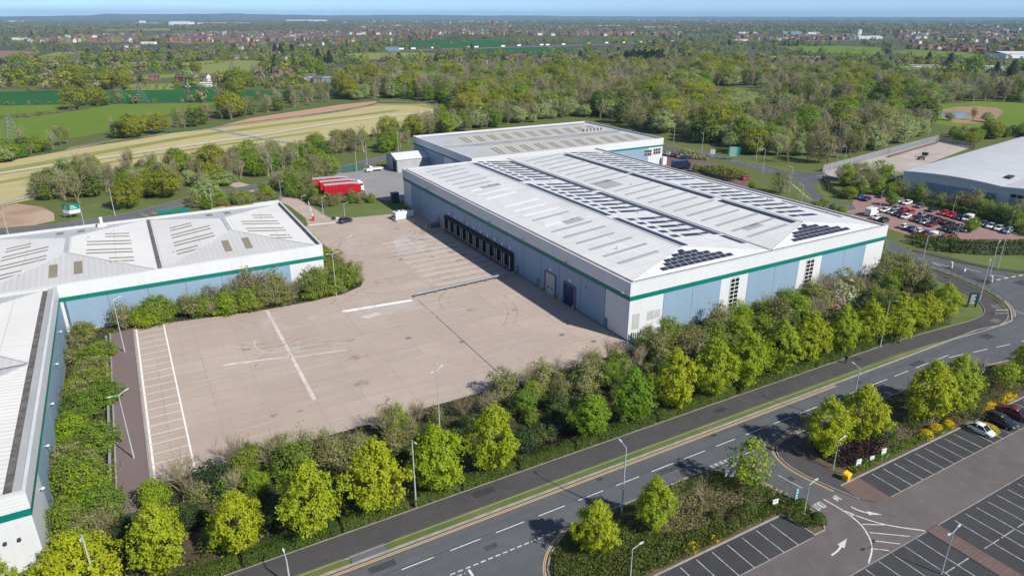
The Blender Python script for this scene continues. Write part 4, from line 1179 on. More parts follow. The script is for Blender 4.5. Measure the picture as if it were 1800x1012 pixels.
for y0, y1 in ((9.5, 33), (35.5, 70), (71, 106)): array(54.6, 56.4, y0, y1, zf[1], 2, int((y1 - y0) / 1.1))
v = 13.0
while v < 109:
    if not (52 < v < 56):
        array(59.2, 62.0, v, v + 1.6, zf[1], 3, 1); array(62.8, 68.6, v, v + 1.6, zf[1], 5, 1)
        if v > 20: array(69.2, 71.4, v + .4, v + 1.7, zf[1], 2, 1)
    v += 3.75
for y0, y1 in ((10, 28), (31, 108)): array(73.0, 74.0, y0, y1, zf[1], 1, int((y1 - y0) / 1.1))
for (a, b), f in zip(bays, zf):   # stepped arrays on the front hips
    m = (a + b) / 2; q = MB()
    rows = [(2.0, -10.4, 9.9), (3.15, -8.6, 8.0), (4.3, -7.6, 6.0), (5.45, -4.6, 3.6), (6.45, -2.2, .9)]
    for y0, l, r in rows:
        nx = int((r - l) / 1.75)
        for k in range(nx):
            x = m + l + k * 1.75
            patch(q, x + .09, x + 1.66, y0 + .04, y0 + 1.06, f, .06, .04)
    q.build('solar_array', K['solar'], main)
# roof vents and patches
for x, y in ((12, 79), (13, 38), (9, 16), (30, 75), (31, 36), (48, 60), (70, 30), (72, 20), (73.5, 14)):
    f = zf[0] if x < 38.4 else zf[1]; q = MB(); q.tube((x, y, f(x, y) - .05), (x, y, f(x, y) + .4), .14, .14, 8); q.tube((x, y, f(x, y) + .4), (x, y, f(x, y) + .5), .2, .16, 8)
    q.build('roof_vent', K['flash'], main)
for x0, x1, y0, y1, f in ((44, 49, 12.4, 14.6, zf[1]), (40.5, 47, 62, 70, zf[1]), (9, 15, 77.5, 80, zf[0]), (10, 15, 36, 39, zf[0])):
    q = MB(); patch(q, x0, x1, y0, y1, f, .05); q.build('roof_patch', K['rooflight'], main)
# dock doors
for i in range(10):
    v = 45.75 + i * 3.95
    d = MB()
    d.box(-1.0, -.06, v - 1.8, v - 1.1, .35, 4.2); d.box(-1.0, -.06, v + 1.1, v + 1.8, .35, 4.2); d.box(-1.0, -.06, v - 1.8, v + 1.8, 4.21, 4.85)
    o = d.build('dock_shelter', K['black'], main)
    d = MB(); d.box(-.3, -.055, v - 1.08, v + 1.08, 1.15, 4.2); d.build('dock_door', K['dark'], o)
    d = MB(); d.box(-1.05, -.06, v - .95, v + .95, .75, 1.12); d.build('dock_leveller', K['steel_dark'], o)
    d = MB()
    for k in range(7):
        for s in (-1.45, 1.45): d.box(-1.05, -1.002, v + s - .15, v + s + .15, .8 + k * .48, 1.05 + k * .48)
    d.build('edge_marker', K['white'], o)
    d = MB(); d.box(-.9, -.06, v + 1.82, v + 2.12, .0, 1.0); d.build('dock_bumper', K['yard_pale'], o)
    d = MB(); d.box(-.16, -.055, v - .3, v + .3, 5.25, 5.95); d.build('dock_plate', K['white'], o)
q = MB(); q.box(-.08, -.052, 43.9, 83.4, 0, 1.3); q.build('dock_wall', K['dark'], main)
for v, mt in ((27.4, 'grey_door'), (19.8, 'navy_door')):
    d = MB(); d.box(-.14, -.052, v - 1.95, v + 1.95, .05, 4.95); o = d.build('roller_door', K[mt], main)
    d = MB(); d.box(-.3, -.053, v + 1.95, v + 2.35, .05, 5.1); d.box(-.3, -.053, v - 2.35, v - 1.95, .05, 5.1); d.box(-.3, -.053, v - 1.95, v + 1.95, 4.96, 5.25); d.build('door_frame', K['slate_door'], o)
    d = MB(); d.box(-.17, -.142, v - 1.1, v - .5, 1.5, 1.85); d.box(-.17, -.142, v + .4, v + 1.0, 1.5, 1.85); d.build('door_light', K['glass'], o)
    d = MB(); d.box(-.16, -.055, v - .3, v + .3, 5.6, 6.2); d.build('door_plate', K['white'], o)
for v in (6.9, 32.6, 88.9, 42.0):
    z = 1.1 if v > 80 else .1
    d = MB(); d.box(-.1, -.052, v - .5, v + .5, z, z + 2.15); o = d.build('personnel_door', K['slate_door'], main)
    d = MB(); d.box(-.16, -.102, v - .42, v - .34, z + 1.0, z + 1.12); d.build('handle', K['steel'], o)
d = MB(); d.box(-3.6, -.2, 88, 90, 0, .2); 
for k in range(6): d.box(-2.2 - k * .3, -.2 if k == 0 else -1.9 - k * .3, 88.2, 89.7, 0, 1.1 - k * .18)
d.tube((-.4, 88.1, 2.1), (-2.2, 88.1, 2.1), .04); d.tube((-2.2, 88.1, 2.1), (-3.8, 88.1, .95), .04)
for x, z in ((-.5, 2.1), (-2.2, 2.1), (-3.8, .95)): d.tube((x, 88.1, 0), (x, 88.1, z), .035)
d.build('external_stair', K['steel_dark'], main)
for (x0, x1) in ((26.3, 28.6), (49.4, 51.8)):
    d = MB(); d.box(x0, x1, -.07, -.004, .6, 8.0); o = d.build('window', K['glass'], main)
    d = MB(); d.box((x0 + x1) / 2 - .06, (x0 + x1) / 2 + .06, -.12, -.072, .6, 8.0)
    for k in range(9): d.box(x0, x1, -.125, -.073, .6 + k * .9, .72 + k * .9)
    d.box(x0 - .1, x0, -.12, -.004, .55, 8.05); d.box(x1, x1 + .1, -.12, -.004, .55, 8.05)
    d.build('window_frame', K['white'], o)
d = MB(); d.box(.9, 2.6, -.035, -.004, 2.2, 5.4); d.box(4.5, 6.2, -.035, -.004, 3.4, 5.3); d.box(6.4, 7.8, -.035, -.004, 3.5, 5.2)
d.build('faded_panel', K['grey_door'], main)
for x, y, side in ((0, 1.2, 'w'), (0, 20.6, 'w'), (0, 38.9, 'w'), (0, 55.3, 'w'), (0, 75, 'w'), (0, 96, 'w')):
    d = MB(); d.tube((-.15, y, 9.95), (-.75, y, 9.85), .06); d.box(-1.1, -.6, y - .22, y + .22, 9.75, 9.95); d.build('floodlight', K['steel'], main)
for v in (52, 14): 
    d = MB(); d.box(-.16, -.055, v - .12, v + .12, 6.2, 6.5); d.build('wall_lamp', K['dark'], main)

# ---- rear warehouse
RX0, RX1, RY0, RY1 = 29.6, 118.0, 126.3, 182.3
rear = thing('warehouse', 'grey-roofed warehouse standing behind the one with the solar arrays', 'warehouse', (0, 0, 0))
shell(rear, RX0, RX1, RY0, RY1, 11.0, 7.6, 8.3, 10.4)
wall_panels(rear, 'w', RX0, [(128 + 7.6 * i, 135.6 + 7.6 * i) for i in (0, 1, 3, 4, 5, 6)], .3, 7.55, K['clad_blue'])
wall_panels(rear, 's', RY0, [(34 + 7.3 * i, 41.3 + 7.3 * i) for i in range(10)] + [(107.0, 110.6)], .3, 7.55, K['clad_blue'])
q = MB(); zr = []
m = (RY0 + RY1) / 2
for a, b in ((RY0 + .9, m - .2), (m + .2, RY1 - .9)):
    bay_roof(q, RX0 + .9, RX1 - .9, a, b, 10.4, 12.1, 'x', 10.5, 0, 1); zr.append(bay_z(RX0 + .9, RX1 - .9, a, b, 10.4, 12.1, 'x', 10.5))
q.build('roof', [K['roof_grey'], K['roof_side']], rear)
q = MB(); q.box(RX0 + .3, RX1 - .3, RY0 + .3, RY1 - .3, 10.2, 10.3); q.build('gutter', K['gutter'], rear)
q = MB(); q.box(RX0 + .9, RX1 - .9, m - .2, m + .2, 10.31, 10.42)
q.build('valley_gutter', K['gutter'], rear)
for r_, f in enumerate(zr):
    a, b = ((RY0 + .9, m - .2), (m + .2, RY1 - .9))[r_]
    for i in range(11):
        x = RX0 + 13 + i * 6.3
        for dx in (0, 1.7):
            q = MB(); patch(q, x + dx, x + dx + .95, a + 2.4, (a + b) / 2 - 3.2, f, .04); q.build('rooflight', K['rooflight_dim'], rear)
            if i % 2 == 0 and dx == 0:
                q = MB(); patch(q, x + dx, x + dx + .75, (a + b) / 2 + 3, b - 3, f, .04); q.build('rooflight', K['rooflight_dim'], rear)
q = MB()
for i in range(6):
    x = 100 + i * 1.9; q.box(x, x + .8, m + 3, m + 4.2, zr[1](x, m + 3.5) - .1, zr[1](x, m + 3.5) + .9)
q.build('roof_plant', K['flash'], rear)
for x0, x1, z0, z1 in ((108.2, 112.2, 4.2, 6.8), (113.2, 117, 4.6, 7.0)):
    d = MB(); d.box(x0, x1, RY0 - .09, RY0 - .055, z0, z1); o = d.build('window', K['glass'], rear)
    d = MB()
    for k in range(5): d.box(x0 + (x1 - x0) * k / 4 - .06, x0 + (x1 - x0) * k / 4 + .06, RY0 - .13, RY0 - .092, z0, z1)
    for k in range(3): d.box(x0, x1, RY0 - .135, RY0 - .093, z0 + (z1 - z0) * k / 2 - .05, z0 + (z1 - z0) * k / 2 + .05)
    d.build('window_frame', K['white'], o)
d = MB(); d.box(117.5, 119.4, RY0 - 1.6, RY0 - .2, 0, 3.2); d.build('porch', K['white'], rear)

# ---- small gabled annexe
ann = thing('gabled_shed', 'small pale grey gabled shed against the left wall of the grey-roofed warehouse', 'shed', (0, 0, 0))
a0, a1, b0, b1 = 15.8, 29.5, 165.6, 178.2
q = MB(); q.box(a0, a1, b0, b1, 0, 4.9, 0, skip='bt'); mm_ = (b0 + b1) / 2
q.poly([(a0, b0, 4.9), (a0, b1, 4.9), (a0, mm_, 6.6)]); q.poly([(a1, b1, 4.9), (a1, b0, 4.9), (a1, mm_, 6.6)])
q.build('wall', K['flash'], ann)
q = MB()
for y0, y1 in ((b0 - .3, mm_), (b1 + .3, mm_)):
    q.poly([(a0 - .3, y0, 4.88), (a1, y0, 4.88), (a1, y1, 6.7), (a0 - .3, y1, 6.7)])
q.build('roof', K['roof_white_x'], ann)
d = MB(); d.box(a0 - .06, a0 - .005, b0 + .8, b0 + 4.2, 0, 4.2); d.build('doorway', K['black'], ann)
d = MB(); d.box(a0 - .25, a0 - .07, b0 + .4, b0 + .8, 0, 4.5); d.box(a0 - .25, a0 - .07, b0 + 4.2, b0 + 4.6, 0, 4.5); d.build('door_frame', K['steel_dark'], ann)

# ---- left warehouse with two hipped bays in view
lw = thing('warehouse', 'white-roofed warehouse with tan rooflight strips behind the bush belt, left of the yard', 'warehouse', (0, 0, 0))
LX0, LX1, LY0, LY1 = -141.8, -42.5, 57.0, 100.6
shell(lw, LX0, LX1, LY0, LY1, 10.25, 6.65, 7.5, 9.7)
wall_panels(lw, 's', LY0, [(-50 - 7.1 * (i + 1), -50 - 7.1 * i) for i in range(6)], .3, 6.57, K['clad_blue'])
q = MB(); q.box(-93, -50, LY0 - .03, LY0 - .004, .3, 6.57); q.build('joint_trim', K['joint'], lw)
q = MB(); zl = []
lb = [(-75.2, -43.4), (-108.3, -75.6), (-141, -108.7)]
for a, b in lb:
    bay_roof(q, a, b, LY0 + .6, LY1 - .6, 9.75, 11.75, 'y', 15.2, 0, 1); zl.append(bay_z(a, b, LY0 + .6, LY1 - .6, 9.75, 11.75, 'y', 15.2))
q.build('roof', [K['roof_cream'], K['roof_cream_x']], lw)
q = MB()
for a, b in lb:
    m = (a + b) / 2; q.box(m - .45, m + .45, LY0 + 15.6, LY1 - 15.6, 11.72, 11.8)
    for cx in (a, b):
        q.tube((cx, LY0 + .6, 9.78), (m, LY0 + 15.8, 11.77), .15, .15, 5); q.tube((cx, LY1 - .6, 9.78), (m, LY1 - 15.8, 11.77), .15, .15, 5)
q.build('ridge_flashing', K['flash'], lw)
q = MB()
for x in (-75.4, -108.5): q.box(x - .42, x + .42, LY0 + .4, LY1 - .4, 9.6, 9.8)
q.box(-43.35, -42.8, LY0 + .4, LY1 - .4, 9.5, 9.7); q.box(LX0, LX1 - .3, LY0 + .25, LY0 + .6, 9.5, 9.65); q.box(LX0, LX1 - .3, LY1 - .6, LY1 - .25, 9.5, 9.65)
q.build('gutter', K['gutter'], lw)
for bi, (a, b) in enumerate(lb[:2]):
    m = (a + b) / 2; f = zl[bi]
    for s in (-1, 1):
        for i, off in enumerate((-5.6, -3.9, -1.2, .5, 3.4, 5.1, 8.0, 9.6)):
            y = 78.8 - off * 1.45
            long_ = 2 <= i <= 5
            r0, r1 = (3.6, 12.2) if long_ else ((3.6 + 4.1, 12.2) if i > 5 else (5.5, 11.5))
            if not long_ and i < 2: r0, r1 = 7.2, 12.0
            x0, x1 = sorted((m + s * r0, m + s * r1))
            q = MB(); patch(q, x0, x1, y, y + .75, f, .05); q.build('rooflight', K['rooflight_tan'], lw)
    for dx in (-2.9, 1.4):
        q = MB(); patch(q, m + dx, m + dx + 1.5, LY0 + 4.6, LY0 + 10.6, f, .05); q.build('rooflight', K['rooflight_tan'], lw)
        q = MB(); patch(q, m + dx, m + dx + 1.5, LY1 - 9, LY1 - 4.4, f, .05); q.build('rooflight', K['rooflight_tan'], lw)
for x, y in ((-88, 84), (-70, 86), (-97, 72), (-72, 67), (-50, 84), (-48, 67), (-62, 88)):
    f = zl[0] if x > -75.4 else zl[1]; q = MB(); q.box(x - .25, x + .25, y - .25, y + .25, f(x, y) - .05, f(x, y) + .3); q.build('roof_vent', K['flash'], lw)
q = MB(); q.box(-86.4, -84.6, 97.0, 98.4, 10.2, 10.7); q.tube((-85.5, 97.7, 10.7), (-85.5, 97.7, 12.4), .35, .35, 8); q.build('roof_cowl', K['white'], lw)

# ---- nearest warehouse at the left edge
nw = thing('warehouse', 'warehouse at the left edge with a broad dirty gutter along its long teal-trimmed wall', 'warehouse', (0, 0, 0))
NX0, NX1, NY0, NY1 = -150, -93.5, -12.9, 56.9
shell(nw, NX0, NX1, NY0, NY1 - .4, 10.2, 7.0, 7.9, 9.7)
wall_panels(nw, 'e', NX1, [(-4 + 8.6 * i, 4.6 + 8.6 * i) for i in range(7)], .3, 6.97, K['clad_blue'])
q = MB(); q.box(NX1 + .004, NX1 + .03, -4, 56, .3, 6.97); q.build('joint_trim', K['joint'], nw)
q = MB(); zn = []
for a, b in ((-12.3, 22.3), (22.7, 56)):
    bay_roof(q, NX0, -95.6, a, b, 9.75, 11.6, 'x', 16.5, 1, 0); zn.append(bay_z(NX0, -95.6, a, b, 9.75, 11.6, 'x', 16.5))
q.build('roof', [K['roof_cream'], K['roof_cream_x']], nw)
q = MB(); q.box(-95.6, -94.7, -12.5, 56, 9.55, 9.66); q.box(NX0, -95.6, -12.5, -12.3, 9.55, 9.66)
q.build('gutter', K['gutter'], nw)
q = MB(); q.box(-94.7, -93.75, -12.5, 56, 9.55, 9.95); q.build('gutter_ledge', K['rooflight'], nw)
q = MB(); q.box(NX0, -95.7, 22.3, 22.7, 9.7, 9.82); q.build('valley_gutter', K['steel_dark'], nw)
q = MB()
for a, b in ((-12.3, 22.3), (22.7, 56)):
    m = (a + b) / 2
    for c_ in (a, b): q.tube((-95.6, c_, 9.78), (-95.6 - 16.5, m, 11.62), .14, .14, 5)
q.build('ridge_flashing', K['flash'], nw)
for y in (-6, 4, 16, 30, 44):
    d = MB(); d.tube((NX1, y, 5.6), (NX1 + .4, y, 5.7), .04); d.box(NX1 + .25, NX1 + .6, y - .13, y + .13, 5.6, 5.74); d.build('floodlight', K['white'], nw)
for x in (-96.5, -95.2):
    d = MB(); d.box(x - .16, x + .16, NY0 - .3, NY0 - .005, 4.2, 4.5); d.build('wall_lamp', K['dark'], nw)

# ---- curved-roof warehouse on the right
La = Vector(at(1590, 299, 8.0)); Lb = Vector(at(1767, 327, 8.0))
e1 = (Lb - La).normalized(); span = (Lb - La).length
cw = thing('warehouse', 'curved-roof grey and blue warehouse beyond the red-paved car park', 'warehouse', (La.x, La.y, 0), math.atan2(e1.y, e1.x))
DEP = 116.0; NB_ = 3
q = MB(); q.box(0, span * NB_, 0, DEP, 0, 7.6, 0, skip='bt'); q.build('wall', K['clad_white'], cw)
q = MB()
def arc_z(t): return 7.75 + .8 * math.sin(math.pi * t) ** .9
seg = 14
for k in range(NB_):
    P_ = [((k + i / seg) * span, arc_z(i / seg) if 0 < i < seg else 7.75) for i in range(seg + 1)]
    for (xa, za), (xb, zb) in zip(P_[:-1], P_[1:]):
        q.poly([(xa, -.6, za), (xb, -.6, zb), (xb, DEP, zb), (xa, DEP, za)])
q.build('roof', K['roof_curved'], cw, smooth=True)
q = MB()
for k in range(NB_):
    P_ = [((k + i / seg) * span, arc_z(i / seg) if 0 < i < seg else 7.75) for i in range(seg + 1)]
    for (xa, za), (xb, zb) in zip(P_[:-1], P_[1:]):
        q.poly([(xa, -.62, za - .7), (xb, -.62, zb - .7), (xb, -.62, zb + .03), (xa, -.62, za + .03)])
        q.poly([(xa, -.02, 7.5), (xb, -.02, 7.5), (xb, -.02, zb - .2), (xa, -.02, za - .2)])
q.build('fascia', K['coping'], cw)
for i in range(3):
    q = MB(); q.box(7.5 + i * 7.2, 14.5 + i * 7.2, -.08, -.02, .3, 5.2); q.build('cladding_panel', K['clad_blue'], cw)
for i in range(6):
    q = MB(); q.box(span + 2 + i * 7.2, span + 9 + i * 7.2, -.08, -.02, .3, 4.4); q.build('cladding_panel', K['clad_blue'], cw)
q = MB(); q.box(span + 2.0, span + 20, -.1, -.02, 4.8, 5.9); o = q.build('window', K['glass'], cw)
q = MB()
for i in range(11): q.box(span + 2 + i * 1.8 - .05, span + 2 + i * 1.8 + .05, -.15, -.105, 4.8, 5.9)
q.build('window_frame', K['white'], o)
q = MB()
for k in range(1, NB_): q.box(k * span - .3, k * span + .3, -.6, DEP, 7.6, 7.82)
q.build('valley_gutter', K['flash'], cw)
q = MB(); q.box(span * .86, span * .92, 12, 16, 8.2, 8.75); q.build('roof_hatch', K['dark'], cw)
q = MB(); q.box(-3.2, -.05, 1, 6, 0, 4.2); q.build('lean_to', K['steel_dark'], cw)

# ------------------------------------------------------------------ street trees (base pixel, top pixel, width pixel)
ORD = ['first', 'second', 'third', 'fourth', 'fifth', 'sixth', 'seventh', 'eighth', 'ninth', 'tenth', 'eleventh', 'twelfth', 'thirteenth', 'fourteenth', 'fifteenth', 'sixteenth', 'seventeenth', 'eighteenth', 'nineteenth', 'twentieth', 'twenty-first', 'twenty-second', 'twenty-third', 'twenty-fourth', 'twenty-fifth']
street = [(2, 1060, 965, 70, 'lime'), (152, 1058, 938, 132, 'lime'), (292, 1008, 878, 100, 'lime'), (425, 972, 862, 94, 'lime'), (553, 940, 808, 124, 'lime'), (664, 903, 772, 122, 'lime'), (772, 868, 748, 122, 'lime'), (868, 832, 711, 102, 'lime'),
          (1037, 770, 687, 88, 'fresh'), (1112, 750, 645, 88, 'fresh'), (1191, 728, 616, 88, 'lime'), (1257, 704, 598, 90, 'lime'), (1320, 688, 585, 86, 'lime'), (1376, 664, 567, 80, 'lime'), (1428, 645, 551, 78, 'lime'), (1476, 622, 536, 68, 'lime'), (1524, 606, 528, 66, 'lime'), (1572, 598, 514, 72, 'lime'), (1618, 580, 511, 58, 'lime'), (1656, 560, 500, 50, 'lime')]
STREET_XY = []
for i, (bx, by, ty, wpx, kind) in enumerate(street):
    x, y = at(bx, by); y = min(max(y, -23.2), -18.0) if i < 17 else y
    d = dist(x, y, 5)
    h = rise((bx, by), ty) * .95
    h = min(max(h, 7.5), 11.5)
    wid = wpx * d / FPX
    base = 11.0 * h / 11
    plant(kind, 'street_tree', x, y, h, '%s from the left in the row of %s maples behind the pavement hedge' % (ORD[i], 'lime-green' if kind == 'lime' else 'lime-green and grass-green'), 'tree', 'maples along the pavement', wide=min(max(wid / base, .68), 1.12), var=i)
    STREET_XY.append((x, y))
near = [(1046, 972, 880, 92, 'lime', 'yellow-green maple on the planted island corner beside the side road'),
        (1148, 932, 836, 84, 'lime', 'yellow-green maple beside the tall lamp post on the planted island'),
        (1312, 862, 764, 82, 'thin', 'half-bare light green tree at the corner of the car park entrance'),
        (1446, 798, 698, 88, 'lime', 'yellow-green maple in the purple shrub bed, left of the pair'),
        (1508, 775, 676, 90, 'lime', 'yellow-green maple behind the clipped green mound shrub'),
        (1625, 742, 632, 92, 'lime', 'broad yellow-green maple left in the cluster by the clipped hedges'),
        (1672, 722, 622, 82, 'lime', 'yellow-green maple at the back of the cluster by the clipped hedges'),
        (1763, 690, 632, 52, 'thin', 'small thin-leaved tree between the dark hedges near the right edge'),
        (1797, 668, 600, 58, 'lime', 'yellow-green maple cut by the right edge of the road verge')]
for i, (bx, by, ty, wpx, kind, lab) in enumerate(near):
    x, y = at(bx, by); d = dist(x, y, 5); h = rise((bx, by), ty) * .95
    base = {'lime': 11.4 / 11, 'thin': 7.2 / 9}[kind] * h
    plant(kind, 'maple_tree', x, y, h, lab, 'tree', None, wide=min(max(wpx * d / FPX / base, .65), 1.2), var=i + 1)
x, y = at(1230, 905)
plant('bare_tree', 'bare_tree', x, y, 6.0, 'leafless young tree among the brown bushes of the planted island', 'tree', var=0)
x, y = at(1712, 690)
plant('bare_tree', 'bare_tree', x, y, 6.5, 'slim leafless tree beside the clipped hedge near the right edge', 'tree', var=1)

# ------------------------------------------------------------------ shrub belts
SH = {'green_shrub': ('leafy_shrub', 'mid green shrub'), 'olive_shrub': ('leafy_shrub', 'loose olive green shrub'), 'dark_shrub': ('dark_green_shrub', 'dark evergreen shrub'),
      'bright_shrub': ('leafy_shrub', 'bright fresh green shrub'), 'blossom_shrub': ('blossom_shrub', 'shrub white with blossom'), 'pink_shrub': ('blossom_shrub', 'pink blossoming shrub'),
      'bare_shrub': ('bare_shrub', 'grey-brown leafless bush'), 'budding_shrub': ('budding_shrub', 'brownish budding bush')}
def belt_shrubs(poly, spacing, mix, hr, where, group, seed, wide=1.0, avoid=(), av=2.2, front=None, jit=.45):
    rg = random.Random(seed)
    xs = [p[0] for p in poly]; ys = [p[1] for p in poly]
    k = 0; y = min(ys); row = 0
    ks = list(mix.keys()); ws = list(mix.values())
    while y < max(ys):
        x = min(xs) + (spacing / 2 if row % 2 else 0)
        while x < max(xs):
            px_, py_ = x + rg.uniform(-jit, jit) * spacing, y + rg.uniform(-jit, jit) * spacing
            if inpoly((px_, py_), poly) and all((px_ - a) ** 2 + (py_ - b2) ** 2 > av * av for a, b2 in avoid):
                kd = rg.choices(ks, ws)[0]
                h = rg.uniform(*hr)
                if front is not None and py_ < front: h *= .6; kd = kd if rg.random() < .4 else 'dark_shrub'  # most front-row shrubs take dark leaves, colour standing in for the maples' shade
                nm, lb_ = SH[kd]
                plant(kd, nm, px_, py_, h, '%s in the %s' % (lb_, where), 'shrub', '%ss in the %s' % (lb_, where), wide=wide * rg.uniform(.9, 1.2))
                k += 1
            x += spacing
        y += spacing * .87; row += 1
    return k
cnt = 0
# street belt, left part (in front of the yard)
cnt += belt_shrubs([(-90, -22), (-90, -9), (-78, -6.5), (-60, -5.5), (-30, -5), (2, -5), (2, -12), (-8, -21), (-40, -22)], 3.9,
    {'green_shrub': 4, 'olive_shrub': 4, 'bright_shrub': 1.2, 'dark_shrub': 1.2, 'bare_shrub': 6, 'budding_shrub': 6, 'blossom_shrub': .5}, (3.2, 5.6), 'belt between the open yard and the maples', None, 3, front=-12, avoid=STREET_XY, av=2.4)
# in front of the main warehouse
cnt += belt_shrubs([(6, -3.2), (80, -3.0), (80, -9), (72, -18), (60, -21), (6, -20), (2, -10)], 4.3,
    {'green_shrub': 6, 'olive_shrub': 6, 'bright_shrub': 1.5, 'dark_shrub': 1, 'bare_shrub': 2.5, 'budding_shrub': 5, 'blossom_shrub': .3}, (4.2, 6.6), 'belt along the front wall of the main warehouse', None, 4, front=-12.5, avoid=STREET_XY, av=2.4)
cnt += belt_shrubs([(79, -6), (86, 2), (90, 14), (92, 26), (88, 34), (79, 34), (78.6, 0)], 4.4, {'green_shrub': 3, 'olive_shrub': 4, 'bright_shrub': 3, 'budding_shrub': 3}, (4, 6.5), 'corner thicket right of the main warehouse', None, 5)
# left belt along the nearest warehouse
cnt += belt_shrubs([(-91.8, -14), (-87, -14), (-87.3, 52), (-91.8, 54)], 3.5, {'bright_shrub': 3, 'green_shrub': 6, 'olive_shrub': 5, 'blossom_shrub': .6, 'budding_shrub': .8}, (3.4, 4.8), 'bank beside the nearest blue wall', None, 6, wide=1.25)
# belt in front of the left warehouse
cnt += belt_shrubs([(-86, 53.2), (-76, 52.6), (-60, 50.6), (-48, 50.3), (-38, 51.5), (-36, 57), (-42, 55.8), (-86, 56.2)], 2.6, {'green_shrub': 4, 'olive_shrub': 4, 'bright_shrub': 1.5, 'bare_shrub': 3, 'budding_shrub': 3}, (3.6, 6.0), 'belt below the left warehouse', None, 7)
cnt += belt_shrubs([(-41.6, 56), (-36, 55), (-34.6, 60), (-36, 74), (-38.6, 96), (-41.4, 100)], 3.1, {'green_shrub': 4, 'bright_shrub': 4, 'olive_shrub': 2}, (3.0, 4.6), 'green tongue at the right end of the left warehouse', None, 8)
for px_, py_, h, kd in ((412, 508, 7.5, 'bare_shrub'), (430, 505, 8.2, 'budding_shrub'), (470, 508, 7.2, 'budding_shrub'), (560, 495, 6.2, 'bare_shrub')):
    x, y = at(px_, py_); y = min(max(y, 51.5), 56)
    plant(kd, SH[kd][0], x, y, h, {412: 'tallest grey bare bush before the left warehouse wall', 430: 'tall pale budding bush rising over the teal band of the left warehouse', 470: 'tall budding bush right of the pale one before the left warehouse', 560: 'bare bush near the right corner of the left warehouse'}[px_], 'shrub')
x, y = at(1462, 545); plant('pink_shrub', 'blossom_shrub', x, y, 5.0, 'pink blossoming shrub amid the green belt before the main warehouse', 'shrub')
for i, (px_, py_) in enumerate(((492, 800), (680, 745), (412, 800), (325, 842))):
    x, y = at(px_, py_ + 25); plant('bare_shrub', 'bare_shrub', x, y, 6.2, ['bare bush against the pale yard, between the second and third maples from the left', 'round bare bush standing out on the pale yard above the maples', 'bare bush before the lowest bay lines of the yard', 'bare silvery bush at the foot of the white bay lines'][[1, 1, 0, 3][0] if False else [0, 1, 2, 3][i]], 'shrub')
# near lamp: low purple shrubs in the hedge gap
# pavement hedges
hs = [(-96, -74.5), (-74, -63), (-62.6, -54.2), (-53.4, -47), (-46.6, -38.6), (-38, -29.2), (-28.6, -14), (-13.4, 3), (3.6, 22), (22.6, 40), (40.6, 62)]
for i, (a, b2) in enumerate(hs):
    y0 = -23.9 if b2 < 22 else -24.1 - max(0, (a - 22)) * .025
    hedge('hedge', [(a, y0), ((a + b2) / 2, y0 - .05), (b2, y0 - (.5 if a > 40 else 0))], 1.5, 1.3, [L['hedge']], '%s clipped hedge from the left along the back of the main-road pavement' % ORD[i], 'clipped pavement hedges', 200 + i, .17, 120)
tag(cards_on('purple_bush', [(x, y, z) for x, y, z in [(-33.5 + rnd.uniform(0, 10.5), -21.6 + rnd.uniform(-1.3, 1.3), rnd.uniform(.1, .9)) for _ in range(1500)]], [L['purple']], .26, 31), 'dark purple low bushes behind the hedge, right of the eighth maple', 'shrub')
# undergrowth of the belts
und = []
rg = random.Random(5)
for poly, n in (([(-93, -22.4), (-93, -8), (-82, -3.6), (0, -3.4), (76, -.6), (84, -4), (78, -18), (62, -23), (20, -22.4)], 13000), ([(-93.2, -14), (-86.5, -14), (-86.5, 53), (-57, 50), (-36, 53), (-34, 62), (-38, 99), (-42.3, 99), (-42.3, 56.8), (-93.2, 56.8)], 6500), ([(77.5, 0), (84, -4), (92, 14), (100, 40), (96, 60), (78, 60)], 4000)):
    xs = [p[0] for p in poly]; ys = [p[1] for p in poly]; k = 0
    while k < n:
        p = (rg.uniform(min(xs), max(xs)), rg.uniform(min(ys), max(ys)))
        if inpoly(p, poly): und.append((*p, rg.uniform(.03, .45))); k += 1
cards_on('undergrowth', und, [L['green'], L['dark'], L['cover']], .4, 17, 'low undergrowth in the planting belts', 'undergrowth', 'stuff', mi=np.random.default_rng(3).integers(0, 3, len(und)))

# ------------------------------------------------------------------ planted islands of the near car park
def carpet(name, poly, n, zr, mats, leaf, label, seed, cat='ground cover', kind='stuff', mi=None, lumps=.5):
    rg = random.Random(seed); P = []
    xs = [p[0] for p in poly]; ys = [p[1] for p in poly]
    while len(P) < n:
        p = (rg.uniform(min(xs), max(xs)), rg.uniform(min(ys), max(ys)))
        if inpoly(p, poly):
            s = .55 + .45 * math.sin(p[0] * 1.9 + seed) * math.sin(p[1] * 2.3 + p[0] * .6)
            P.append((*p, .1 + (zr[0] + (zr[1] - zr[0]) * rg.random() ** .6) * (1 - lumps + lumps * s * 1.4)))
    return cards_on(name, P, mats, leaf, seed, label, cat, kind, mi=mi)
carpet('ground_cover', [(-45, -48.1), (-14.6, -48.2), (-13.2, -52.2), (-11.6, -52.4), (-10.5, -51.2), (-10.4, -48.8), (-11, -46), (-17, -46.4), (-26, -45.6), (-30, -43.5), (-33, -38.5), (-38.4, -37.6), (-42.6, -40.3), (-44.8, -44)], 24000, (.1, .75), [L['cover'], L['hedge'], L['green']], .22, 'dense green ground cover on the planted island', 41, mi=np.random.default_rng(4).choice([0, 1, 2], 24000, p=[.4, .42, .18]))
carpet('ground_cover', [(-33, -38), (-17, -37.6), (-14.8, -38.2), (-13, -40), (-11.4, -43.5), (-11.2, -46), (-15, -46), (-15.6, -43), (-19, -40.4), (-24, -39.6), (-31, -41.5)], 5000, (.1, .9), [L['hedge'], L['green']], .22, 'green shrubs along the road edge of the planted island', 42, mi=np.random.default_rng(5).integers(0, 2, 5000))
